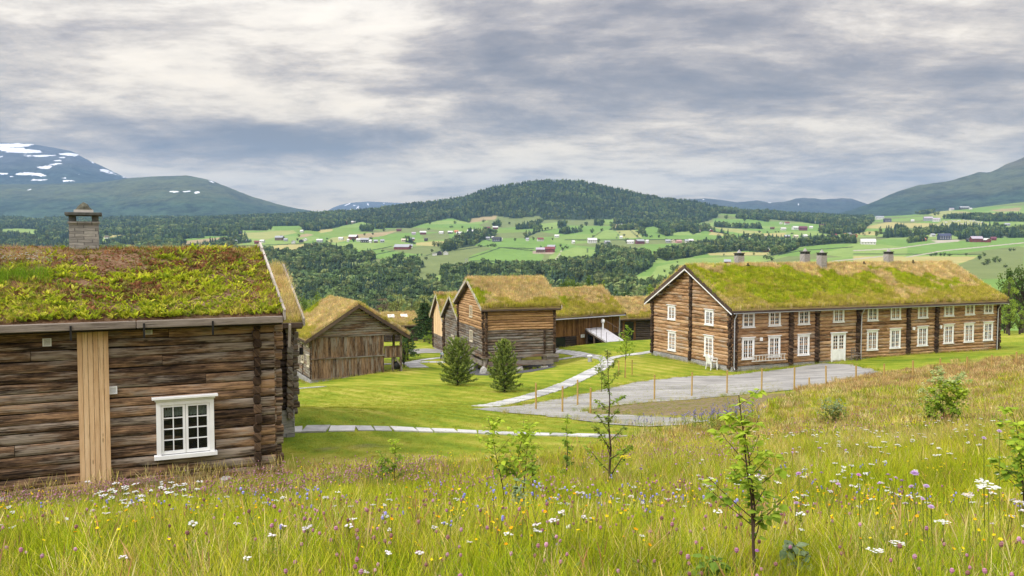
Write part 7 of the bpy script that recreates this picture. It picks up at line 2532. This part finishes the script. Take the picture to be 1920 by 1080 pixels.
# flat pale stones lying by the cabin wall
for (px_, py_, s_, lb) in ((424, 910, .11, 'small pale flat stone on the grass near the cabin corner, right below the window'), (10, 950, .13, 'small pale stone at the foot of the cabin wall by the left edge')):
    p = gp(px_, py_); mb = MB(); r_ = random.Random(int(px_)); mb.tube([(p.x, p.y, p.z + .10), (p.x, p.y, p.z + .15), (p.x, p.y, p.z + .19)], [s_, s_ * 1.2, s_ * .8], 8)
    tag(mb.build('flat_stone', m_boulder), lb, 'stone')

# ------------------------------------------------------------------ two people beside the storehouse row
m_skin = flat_mat('skin', (.50, .33, .25), .6, .3, .05)


def person(label, loc, rz, H, top_c, leg_c, hair_c, stride=.14, seed=1):
    root = empty('person', loc, rz); tag(root, label, 'person')
    k = H / 1.75
    J, E, Rr = [], [], []
    def j(x, y, z, r_, par=None):
        J.append((x * k, y * k, z * k)); Rr.append(r_ * k)
        if par is not None: E.append((par, len(J) - 1))
        return len(J) - 1
    pel = j(0, 0, .95, .135)
    wa = j(0, 0, 1.12, .125, pel); ch_ = j(0, 0, 1.32, .15, wa); nk = j(0, 0, 1.47, .06, ch_); hd0 = j(0, -.01, 1.56, .085, nk); hd1 = j(0, -.015, 1.66, .098, hd0); j(0, 0, 1.73, .07, hd1)
    j(0, -.105, 1.60, .016, hd0)
    for s_ in (-1, 1):
        st = stride * s_
        hp = j(.09 * s_, 0, .90, .095, pel); kn = j(.10 * s_, -.03 - st * .5, .49, .062, hp); an = j(.10 * s_, -st, .09, .042, kn); j(.11 * s_, -st - .14, .035, .036, an)
        sh = j(.18 * s_, 0, 1.40, .062, ch_); el_ = j(.24 * s_, .02 + st * .4, 1.13, .042, sh); wr = j(.25 * s_, -.06 + st * .8, .90, .030, el_); pm = j(.25 * s_, -.08 + st * .9, .83, .036, wr)
        for q in range(4): j((.235 + .012 * q) * s_, -.06 + st * .9 - .018 * q, .74 + .01 * abs(q - 1.5), .010, pm)
        j(.225 * s_, -.13 + st * .9, .80, .011, pm)
    me = bpy.data.meshes.new('body'); me.from_pydata(J, E, [])
    o = bpy.data.objects.new('body', me); C.objects.link(o); o.parent = root
    sk = o.modifiers.new('skin', 'SKIN'); o.modifiers.new('smooth', 'SUBSURF').levels = 1
    for v, r_ in zip(me.skin_vertices[0].data, Rr): v.radius = (r_, r_)
    me.skin_vertices[0].data[0].use_root = True
    m_, gg, b = new_mat('clothed_body')
    sp = gg.n('ShaderNodeSeparateXYZ'); gg.l(gg.n('ShaderNodeTexCoord').outputs['Object'], sp.inputs[0])
    zz = sp.outputs[2]
    ax = gg.m('ABSOLUTE', sp.outputs[0])
    c = gg.mix(gg.m('GREATER_THAN', zz, .97 * k), leg_c, top_c)
    c = gg.mix(gg.m('GREATER_THAN', zz, 1.46 * k), c, (.50, .33, .25))
    arm = gg.m('MULTIPLY', gg.m('GREATER_THAN', ax, .205 * k), gg.m('LESS_THAN', zz, 1.14 * k))
    c = gg.mix(arm, c, (.50, .33, .25))
    c = gg.mix(gg.m('LESS_THAN', zz, .075 * k), c, (.05, .05, .055))
    gg.l(c, b.inputs['Base Color'])
    me.materials.append(m_)
    mb = MB()
    r_ = random.Random(seed)
    v = []; f = []
    for i in range(6):
        th = 1.75 * i / 5
        for q in range(12):
            ph = 6.283 * q / 12
            back = .5 + .5 * sin(ph)
            tt = th * (.55 + .45 * back)
            v.append((.112 * k * sin(tt) * cos(ph), .012 * k + .118 * k * sin(tt) * sin(ph), (1.645 + .125 * cos(tt)) * k))
    for i in range(5):
        for q in range(12): f.append((i * 12 + q, (i + 1) * 12 + q, (i + 1) * 12 + (q + 1) % 12, i * 12 + (q + 1) % 12))
    mb.add(v, f); mb.build('hair', flat_mat('hair', hair_c, .7), root)
    for s_ in (-1, 1):
        mb = MB(); mb.tube([(.036 * s_ * k, -.088 * k, 1.645 * k), (.036 * s_ * k, -.108 * k, 1.645 * k)], .011 * k, 6); mb.build('eye', m_black, root)


p1 = gp(830.5, 676.5); person('fair-haired child in a pale blue top and grey trousers by the storehouse row', p1, .6, 1.05, (.55, .62, .75), (.30, .30, .32), (.42, .30, .15), seed=1)
p2 = gp(827.3, 676); person('child in a teal top and dark trousers close to the fair-haired one', p2 + Vector((-.02, .15, 0)), -2.2, .92, (.10, .30, .30), (.02, .022, .03), (.06, .04, .025), seed=2)

# ================================================================== WOODS ON THE FAR SIDE OF THE VALLEY
def far_tree(name, kind, seed):
    r = random.Random(seed)
    mb = MB()
    if kind == 'con':
        for i in range(9):
            z = .06 + .9 * i / 9; R = .20 * (1 - i / 9.3) ** .85
            for k in range(5):
                a = 6.283 * k / 5 + i * 1.3 + r.uniform(-.3, .3); L = R * r.uniform(.75, 1.2); s_ = Vector((-sin(a), cos(a), 0)) * L * .62
                d = Vector((cos(a) * L, sin(a) * L, -.04)); p0 = Vector((0, 0, z + .10))
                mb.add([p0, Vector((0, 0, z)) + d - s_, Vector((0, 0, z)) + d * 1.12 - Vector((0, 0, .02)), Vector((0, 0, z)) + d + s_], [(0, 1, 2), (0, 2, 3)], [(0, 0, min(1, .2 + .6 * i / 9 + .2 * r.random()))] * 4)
    else:
        for i in range(9):
            while True:
                q = Vector((r.uniform(-1, 1), r.uniform(-1, 1), r.uniform(-1, 1)))
                if q.length < 1: break
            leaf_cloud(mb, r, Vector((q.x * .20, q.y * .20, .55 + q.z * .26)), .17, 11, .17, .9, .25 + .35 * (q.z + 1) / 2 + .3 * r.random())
        leaf_cloud(mb, r, Vector((0, 0, .5)), .26, 14, .22, 1.3, .2)
        mb.tube([(0, 0, 0), (0, 0, .5)], [.02, .012], 4, False)
    return mb.build(name, m_leafy2, link=False)


m_leafy2 = leaf_mat('wood_leaf', None, .34, .2, .7)
W_ALL = [far_tree('wood_leafy%d' % i, 'dec', 700 + i) for i in range(5)] + [far_tree('wood_spruce%d' % i, 'con', 720 + i) for i in range(3)]
W_ALL = sorted(W_ALL, key=lambda o: o.name)     # leafy 0-4, spruce 5-7


def wood(name, y0, y1, u0, u1, spacing, seed, hgt_, label, sprucef=.22, keepf=1.0):
    r = np.random.default_rng(seed)
    n = int((u1 - u0) * (y1 * y1 - y0 * y0) / 2 / spacing ** 2)
    Y = np.sqrt(r.uniform(y0 * y0, y1 * y1, n)); X = r.uniform(u0, u1, n) * Y
    px = 960 + 1600 * X / Y
    Z = zfar(px, Y)
    vx, vy = proj(np.stack([X, Y, Z], -1))
    wx = vx + (fbm(X / 60, Y / 60, 3, 31) - .5) * 5; wy = vy + (fbm(X / 90 + 50, Y / 90, 3, 32) - .5) * 2.5
    ok = wooded(wx, wy) & (r.uniform(0, 1, n) < keepf)
    X, Y, Z, vx, vy = X[ok], Y[ok], Z[ok], vx[ok], vy[ok]
    n = len(X)
    cl = fbm(X / 45, Y / 45, 3, seed)
    sp_ = (r.uniform(0, 1, n) < np.clip(sprucef + (cl - .5) * 2.0, .02, .98))
    idx = np.where(sp_, r.integers(5, 8, n), r.integers(0, 5, n))
    GT = np.array([(.12, .18, .06), (.155, .215, .07), (.10, .155, .06), (.20, .24, .085)])
    ST = np.array([(.052, .09, .048), (.064, .103, .05), (.045, .08, .045)])
    tint = np.where(sp_[:, None], ST[r.integers(0, 3, n)], GT[r.integers(0, 4, n)]) * r.uniform(.6, 1.4, (n, 1)) * (.55 + .95 * fbm(X / 70, Y / 70, 3, seed + 5))[:, None]
    s_ = hgt_ * r.uniform(.5, 1.35, n) * (.75 + .5 * fbm(X / 80, Y / 80, 2, seed + 2))
    sc = np.stack([s_ * r.uniform(.85, 1.3, n), s_ * r.uniform(.85, 1.3, n), s_], 1)
    o = scatter(name, np.stack([X, Y, Z - .3], 1), lean_rots(n, r, .04), sc, tint, idx, W_ALL, label=label)
    return n


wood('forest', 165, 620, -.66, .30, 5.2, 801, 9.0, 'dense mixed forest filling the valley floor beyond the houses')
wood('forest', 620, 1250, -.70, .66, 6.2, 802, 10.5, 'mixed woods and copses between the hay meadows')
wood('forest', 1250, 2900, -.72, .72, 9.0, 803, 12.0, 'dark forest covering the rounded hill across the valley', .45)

# ------------------------------------------------------------------ farms
def paint(c): return flat_mat('paint_%d_%d_%d' % tuple(int(q * 100) for q in c), c, .7, .3, .1, .6)


PC = dict(w=(.62, .61, .58), r=(.19, .045, .042), g=(.34, .35, .37), b=(.13, .085, .06), d=(.05, .048, .05), o=(.52, .20, .10), p=(.42, .36, .42), c=(.60, .53, .40), n=(.06, .07, .12), k=(.50, .28, .27), m=(.16, .05, .07))
PM = {k: paint(v) for k, v in PC.items()}
FARMS = [  # column, base row, width px, wall, roof, label
    (443, 455.5, 11, 'w', 'g', 'white farmhouse left of a brown barn, just above the leafy cabin roof'), (467, 454, 9, 'b', 'g', 'brown barn between white farmhouse and red barn above the cabin roof'), (482, 457, 10, 'r', 'r', 'red barn beside a white house above the cabin roof'), (492.5, 455, 9, 'w', 'w', 'white house right of the red barn above the cabin roof'),
    (525, 450.5, 17, 'b', 'g', 'long grey-roofed barn alone among pale green fields on the left slope'), (536.5, 452, 7, 'g', 'g', 'small grey shed at the end of the lone long grey-roofed barn'), (443, 437, 11, 'd', 'b', 'dark barn by the small sandy field at the wood edge'), (451.5, 438.5, 6, 'n', 'n', 'blue-black tall house beside the sandy field'),
    (567, 435.5, 6, 'w', 'w', 'tiny white hut in front of a dark grove on the left slope'), (551, 456.5, 5, 'w', 'g', 'small white house left of a dark gabled house, above the long yellow field'), (565.5, 454.5, 10, 'd', 'd', 'dark gabled house above the long yellow field'), (572.5, 452, 7, 'w', 'w', 'white house joined to the dark gabled house'),
    (600, 454, 12, 'g', 'w', 'grey and white farmhouse with trees, above the long yellow field'), (640, 450, 9, 'w', 'w', 'pale shed alone on the light field left of the red barn'), (663, 449, 18, 'r', 'w', 'red barn with white roof, left end of the central farm row'), (653, 453.5, 4, 'w', 'w', 'tiny white hut below the red barn with white roof'),
    (673, 452.5, 9, 'w', 'w', 'white house between red barn and big grey-roofed barn'), (684.5, 454.5, 17, 'd', 'g', 'big grey-roofed barn in the central farm row'), (695.5, 455, 5, 'w', 'w', 'small white house right of the big grey-roofed barn'), (705, 455, 8, 'b', 'g', 'grey-brown house hidden by trees in the central row'),
    (717, 454.5, 8, 'g', 'g', 'pale grey shed at the right end of the central row'), (755, 467.5, 33, 'r', 'g', 'longest red barn with grey roof, below the central row'), (768.5, 464, 11, 'w', 'g', 'grey-white house at the right end of the longest red barn'), (757, 453, 9, 'c', 'c', 'cream house above the longest red barn'),
    (774, 451, 8, 'r', 'g', 'little red house in trees above the longest red barn'), (799, 452, 6, 'd', 'd', 'dark shed on the meadow left of a yellow strip'), (776, 440, 8, 'p', 'p', 'mauve-grey house on the upper meadow row'), (793.5, 439.5, 13, 'm', 'w', 'dark red barn with pale roof on the upper meadow row'),
    (828, 438.5, 9, 'w', 'w', 'white house right of the dark red barn on the upper row'), (844.5, 438, 10, 'd', 'w', 'dark barn with white roof on the upper row'), (856, 436.5, 8, 'o', 'o', 'orange-roofed house on the upper row'), (861.5, 440, 11, 'w', 'w', 'white house below the orange-roofed one'),
    (884, 438.5, 16, 'd', 'w', 'long dark barn with white roof, right end of the upper row'), (748.5, 433.5, 10, 'm', 'b', 'low dark red shed at the forest edge'), (649, 420, 9, 'r', 'r', 'red house in the forest clearing'), (663, 418.5, 8, 'c', 'w', 'pale house in the forest clearing'),
    (824.5, 478, 8, 'd', 'd', 'black gabled barn on the lower meadow'), (836, 477.5, 11, 'w', 'w', 'white-roofed shed joined to the black gabled barn'), (815, 479, 7, 'w', 'w', 'flat white trailer-like shed left of the black gabled barn'), (914.5, 430, 10, 'm', 'm', 'dark red house left of a white-roofed barn near the hill foot'),
    (929, 429.5, 11, 'm', 'w', 'white-roofed barn near the hill foot'), (915, 449.5, 8, 'g', 'g', 'grey house hidden among trees above the wide meadow'), (924, 448.5, 4, 'w', 'w', 'tiny white shed by the trees above the wide meadow'), (931.5, 453, 18, 'n', 'd', 'long blue-black barn at the top of the wide meadow'), (939, 451.5, 6, 'w', 'w', 'white porch house behind the long blue-black barn'),
    (989, 451.5, 6, 'w', 'g', 'small white shed by a hedge on the lane'), (1013, 452, 13, 'w', 'r', 'white house with red-brown roof on the lane'), (1044, 445, 9, 'w', 'w', 'white house among trees above the lane'), (1031, 472.5, 20, 'r', 'r', 'bright red barn of the big farm in the middle meadow'),
    (1034, 467, 16, 'g', 'g', 'long grey-roofed building behind the bright red barn'), (1013, 473, 18, 'b', 'p', 'low brown shed left of the bright red barn'), (1022, 469, 9, 'd', 'd', 'black gable between the low shed and the bright red barn'), (1074.5, 456.5, 5, 'w', 'w', 'single white hut on the lane, right of the tall poplars'),
    (1110, 455.5, 19, 'w', 'w', 'long white house on the lane'), (1138, 457, 11, 'g', 'g', 'grey house with dark trees on the lane'), (1182, 457, 14, 'w', 'w', 'white barn left of a dark red barn on the lane'), (1199.5, 457, 17, 'm', 'g', 'dark red barn right of the white barn on the lane'),
    (1213.5, 455.5, 5, 'w', 'w', 'small white silo-like hut at the right of the dark red barn'), (1164, 447.5, 5, 'w', 'w', 'small white cottage above the white barn'), (1163.5, 424, 6, 'b', 'g', 'brown hut in the ochre clearing below the forest'), (1252, 455, 10, 'g', 'g', 'grey house, first of the right-hand farm row on the lane'),
    (1262, 455, 8, 'c', 'c', 'cream gabled house in the right-hand farm row'), (1272, 455.5, 11, 'k', 'k', 'pink barn in the right-hand farm row'), (1287, 455, 7, 'w', 'g', 'white house right of the pink barn'), (1295, 454, 9, 'd', 'w', 'dark barn with white roof at the end of the right-hand row'),
    (1332.5, 434.5, 6, 'r', 'w', 'small red barn with white gable above a yellow strip'), (1310, 434, 6, 'c', 'b', 'brown-roofed cottage at the wood corner left of the small red barn'), (1364, 451, 7, 'w', 'c', 'white house standing in the wood right of the green slope'), (1435.5, 471.5, 11, 'r', 'w', 'red barn with pale roof beside a yellow field, behind the chimneys'),
    (1467.5, 431.5, 10, 'w', 'w', 'white house before a dark grove, upper right slope'), (1490, 430.5, 13, 'w', 'w', 'white barn left of a long dark red barn, upper right slope'), (1504.5, 432, 16, 'm', 'm', 'long dark red barn joined to a white barn, upper right slope'), (1447, 430, 9, 'b', 'b', 'brown house left of the white one on the upper right slope'),
    (1463, 420, 7, 'w', 'w', 'white gabled house, left of two on the top meadow'), (1474, 421, 10, 'w', 'r', 'white manor with dark roof on the top meadow'), (1428.5, 450.5, 17, 'g', 'p', 'blue-grey long roof hidden in the wood'), (1475, 446, 10, 'b', 'g', 'grey-brown house at the wood edge above the pale strip'),
    (1491, 446, 9, 'c', 'c', 'cream house in the middle of three above the pale strip'), (1508.5, 445, 8, 'w', 'w', 'white house at the right of three above the pale strip'), (1519.5, 428, 7, 'w', 'w', 'white house between the two dark red barns'), (1543, 428.5, 17, 'm', 'm', 'dark red barn at the right end of the upper slope'),
    (1531, 418.5, 9, 'w', 'w', 'white cottage below the small grove on the top meadow'), (1626.5, 458, 29, 'w', 'w', 'longest white shed on the green meadow behind the long house roof'), (1563, 444, 9, 'r', 'r', 'red house at the left of a village cluster'), (1583, 443.5, 13, 'b', 'o', 'orange-roofed house in the village cluster'),
    (1591, 442, 7, 'w', 'g', 'white house in the village cluster'), (1599.5, 444.5, 12, 'o', 'b', 'brown gabled house at the right of the village cluster'), (1647.5, 411.5, 16, 'w', 'g', 'white long house under the right mountain'), (1662, 416.5, 14, 'n', 'd', 'blue-black long shed under the right mountain'),
    (1753.5, 415.5, 14, 'w', 'p', 'white barn with pinkish roof by the pale field'), (1738, 414, 17, 'g', 'p', 'mauve-roofed long building left of the pinkish-roofed barn'), (1709, 415.5, 6, 'w', 'w', 'small white house on the pale field'), (1805, 392.5, 19, 'd', 'g', 'long dark house high under the right mountain'),
    (1781.5, 393.5, 9, 'w', 'p', 'white cottage left of the long dark house under the mountain'), (1817, 393, 5, 'w', 'w', 'white shed right of the long dark house under the mountain'), (1799.5, 402.5, 7, 'w', 'm', 'white house with dark gable in the bushes of the right slope'), (1769, 449.5, 24, 'n', 'n', 'low blue-black stable behind the sandy yard'),
    (1817, 453, 13, 'd', 'd', 'tall black house with white windows at the red farm'), (1829, 453.8, 22, 'r', 'p', 'red barn with mauve roof beside the tall black house'), (1848.5, 454, 15, 'r', 'w', 'bright red gabled barn at the red farm'), (1861, 450.5, 10, 'r', 'm', 'dark-roofed red annex at the right of the red farm'),
    (1893, 435, 11, 'r', 'w', 'red gabled barn with white roof near the right edge'), (1917, 433.5, 9, 'w', 'w', 'white house cut by the right edge'), (1730.5, 452, 6, 'o', 'o', 'tiny orange-red shed at the meadow edge'), (1745, 433.5, 10, 'm', 'b', 'red-brown house in the wood above the stable'),
    (1747, 443.5, 9, 'w', 'g', 'white and grey cottage above the stable'), (1759, 432.5, 6, 'w', 'm', 'small white house right of the red-brown one in the wood'), (1886, 423.5, 10, 'g', 'g', 'grey house by the green field at the right edge'), (1364, 495, 13, 'r', 'g', 'red barn with grey roof just above the long house roof'),
    (202, 447, 8, 'w', 'b', 'white house at the wood edge right of the big stone chimney'), (259, 453.5, 10, 'w', 'w', 'white farmhouse farther right of the big stone chimney'), (97, 462, 7, 'r', 'g', 'little red house seen left of the big stone chimney'), (46, 456, 7, 'c', 'p', 'pale cottage in the woods at the far left'),
]
FARM_POS = []
for i, (px_, py_, w_, wl_, rf_, lb) in enumerate(FARMS):
    p = far_at(px_, py_)
    r = random.Random(i)
    W_ = w_ / 1600 * p.y * .88
    yaw = r.uniform(-.35, .35)
    gable = lb.find('gable') >= 0 and w_ < 16
    L_ = W_ if not gable else W_ * 1.3
    D_ = min(max(6.0, W_ * .62), 11)
    Hh = max(2.8, min(6.0, W_ * .34)); 
    if w_ > 24: Hh = 3.6
    rise = min(3.6, D_ * (.34 if 'flat' not in lb else .1))
    root = empty('farm_building', p, yaw + (math.pi / 2 if gable else 0))
    cat = 'barn' if 'barn' in lb or 'stable' in lb else ('shed' if ('shed' in lb or 'hut' in lb) else 'house')
    tag(root, lb, cat, 'farm buildings across the valley')
    a, d = L_ / 2, D_ / 2
    mb = MB()
    v = [(-a, -d, -1.5), (a, -d, -1.5), (a, d, -1.5), (-a, d, -1.5), (-a, -d, Hh), (a, -d, Hh), (a, d, Hh), (-a, d, Hh), (-a, 0, Hh + rise), (a, 0, Hh + rise)]
    mb.add(v, [(3, 2, 1, 0), (0, 1, 5, 4), (2, 3, 7, 6), (1, 2, 6, 9, 5), (3, 0, 4, 8, 7)])
    mb.build('wall', PM[wl_], root)
    mb = MB()
    e = .5; o_ = .12
    v = [(-a - e, -d - e, Hh - e * rise / d + o_), (a + e, -d - e, Hh - e * rise / d + o_), (a + e, 0, Hh + rise + o_), (-a - e, 0, Hh + rise + o_), (-a - e, d + e, Hh - e * rise / d + o_), (a + e, d + e, Hh - e * rise / d + o_)]
    v2 = [(q[0], q[1], q[2] - .25) for q in v]
    mb.add(v + v2, [(0, 1, 2, 3), (3, 2, 5, 4), (7, 6, 9, 8), (8, 9, 10, 11), (0, 6, 7, 1), (4, 5, 11, 10), (1, 7, 8, 2), (2, 8, 11, 5), (0, 3, 9, 6), (3, 4, 10, 9)])
    mb.build('roof', PM[rf_], root)
    if w_ >= 8 and wl_ in 'wcgdnr':
        nw = max(2, int(L_ / 3.2))
        tone = PM['d'] if wl_ in 'wcgr' else PM['w']
        for k in range(nw):
            x = -a + L_ * (k + .5) / nw
            mb = MB()
            for z in ((1.0,) if Hh < 4.6 else (1.0, 3.4)): mb.box(x - .5, x + .5, -d - .04, -d + .02, z, z + 1.2, 'x')
            mb.build('window', tone, root)
    FARM_POS.append((px_, py_, p, lb))

# white hay bales on the yellow field
bale_me = None
r = random.Random(12)
BF = [(1745, 425), (1765, 414.5), (1810, 412), (1840, 416), (1860, 421), (1830, 423.5), (1780, 425)]
k = 0
while k < 70:
    px_, py_ = r.uniform(1745, 1860), r.uniform(412.5, 424.5)
    if not inpoly(np.array([px_]), np.array([py_]), BF)[0]: continue
    p = far_at(px_, py_)
    if bale_me is None:
        mb = MB(); mb.tube([(-.75, 0, .75), (-.7, 0, .75), (.7, 0, .75), (.75, 0, .75)], [.6, .78, .78, .6], 12)
        o = mb.build('hay_bale', PM['w']); bale_me = o.data
    else:
        o = bpy.data.objects.new('hay_bale', bale_me); C.objects.link(o)
    o.location = p; o.rotation_euler = (0, 0, r.uniform(0, 3)); o.scale = (1.25,) * 3
    tag(o, 'white wrapped hay bale lying on the pale yellow field under the right mountain', 'hay bale', 'white hay bales on the pale field')
    k += 1

# trees standing free among the hay meadows, each described by the farm it stands by
LONE = [(754, 487, 17), (799, 487, 8), (777, 481, 5), (783, 480, 5), (790.5, 479, 5), (717.5, 472, 6), (810, 473, 7), (814, 462, 10), (821.5, 462.5, 12), (835, 468, 17), (699.5, 480, 10), (682, 485, 11), (674, 487, 13), (697, 485, 9),
        (659, 462, 6), (758, 450.5, 8), (663.5, 453.5, 9), (696, 449, 7), (767, 489, 5), (713, 495, 6), (640, 470, 9), (654, 470, 10), (684, 441.5, 6), (699.5, 440.5, 5), (720.5, 434, 7), (804, 431, 6), (806.5, 421, 8), (846.5, 427, 7), (853, 420, 7), (867, 428, 5),
        (907, 417, 7), (955, 421, 6), (977, 430, 7), (965.5, 452, 6), (915, 463, 5), (920, 462, 6), (926.5, 463, 10), (900, 463, 8), (1014, 465, 5), (1055, 470, 8), (1062, 466, 8), (1051, 463, 6), (1036, 450, 5), (1000, 450, 6), (1099, 424, 9), (1125, 424, 11), (1110, 437, 10), (1128, 433, 7), (1112, 444, 5),
        (1170, 443, 6), (1175, 456, 10), (1194, 444, 5), (1205, 444, 5), (1220, 445, 6), (1235, 446, 6), (1197, 440, 4), (1256, 441, 12), (1122, 455, 7), (1141, 460, 10), (1128, 478, 14), (1249, 453, 7), (1269, 452, 7), (1270, 493, 4), (1246, 510, 6), (1262, 508, 14), (1300, 477, 5), (1357, 479, 4), (1413, 478, 5), (1437, 486, 12), (1447, 489, 10), (1443, 475, 6),
        (1423, 437, 6), (1438, 437, 5), (1453.5, 436, 4), (1459, 436, 4), (1470, 469, 6), (1395, 415, 8), (1361, 411, 9), (1746.5, 480, 8), (1754, 479.5, 8), (1763, 479.5, 7), (1770, 480, 8), (1780, 480, 9), (1811, 479, 6), (1837, 484, 8), (1844.5, 480, 9), (1836, 487, 9), (1893, 471, 7), (1899.5, 470, 7), (1866, 492, 14), (1874, 491, 9), (1852, 496, 11), (1845, 497, 10), (1885, 501, 8),
        (1785, 422, 7), (1751, 404, 8), (1757, 403, 7), (1484, 439, 5), (1610, 440, 6), (1617, 440, 5), (1629, 439, 6), (521.5, 446, 5), (528, 445, 5), (561, 444, 6), (558, 451, 6), (614, 449, 5), (622, 454, 6), (613, 455, 6), (599, 470, 9), (508, 431, 9), (533, 423, 6), (488.5, 463, 4), (446, 466, 6)]
fl = [P_ for P_ in PROTO['round']] + [P_ for P_ in PROTO['bush'][:1]]
seen = {}
lst = []
for (px_, py_, w_) in LONE:
    p = far_at(px_, py_)
    best = min(FARM_POS, key=lambda q: (q[2] - p).length + (0 if abs(q[1] - py_) < 12 else 60))
    lst.append([px_, py_, w_, p, best])
byf = {}
for q in lst: byf.setdefault(q[4][3], []).append(q)
ORD = ['', 'second ', 'third ', 'fourth ', 'fifth ', 'sixth ', 'seventh ', 'eighth ', 'ninth ', 'tenth ']
i = 0
for fl_, qs in byf.items():
    short = ' '.join(fl_.replace(',', '').split()[:9])
    dirs = {}
    for q in qs:
        dx_, dy_ = q[0] - q[4][0], q[1] - q[4][1]
        way = ('downhill from' if dy_ > 6 else ('uphill from' if dy_ < -6 else ('just right of' if dx_ > 0 else 'just left of')))
        dirs.setdefault(way, []).append((math.hypot(dx_, dy_), q))
    for way, ds in dirs.items():
        ds.sort(key=lambda t: t[0])
        for n_, (dd, q) in enumerate(ds):
            px_, py_, w_, p, best = q
            lead = 'single tree' if len(ds) == 1 else ORD[min(n_, 9)] + ('nearest tree' if n_ else 'nearest tree')
            lb = f'{lead} {way} the {short}'
            lb = ' '.join(lb.split()[:16])
            root = empty('meadow_tree', p - Vector((0, 0, .3)), i * 1.3)
            tag(root, lb, 'tree', 'free-standing trees among the hay meadows')
            W_ = w_ / 1600 * p.y
            tm, cm = fl[i % len(fl)]
            h = W_ * random.uniform(.95, 1.35)
            root.scale = (W_ / .66, W_ / .66, h); root.location.z -= h * .13
            for nm, me in (('trunk', tm), ('crown', crown_mesh(cm, ('dark', 'mid', 'dark', 'dark')[i % 4]))):
                o = bpy.data.objects.new(nm, me); C.objects.link(o); o.parent = root
            i += 1
for (px_, t_, b_, lb) in ((873, 484.5, 496, 'thin pale power pole above the forest edge, left one of a pair'), (876, 484.5, 495, 'thin pale power pole above the forest edge, right one of a pair')):
    p = far_at(px_, b_); h = float(P(px_, t_, p.y)[2] - p.z)
    root = empty('power_pole', p); tag(root, lb, 'pole', 'power poles')
    mb = MB(); mb.tube([(0, 0, -1), (0, 0, h)], .28, 6); mb.build('post', PM['g'], root)
    mb = MB(); mb.box(-.9, .9, -.12, .12, h - 1.2, h - .95, 'x'); mb.build('crossarm', PM['g'], root)
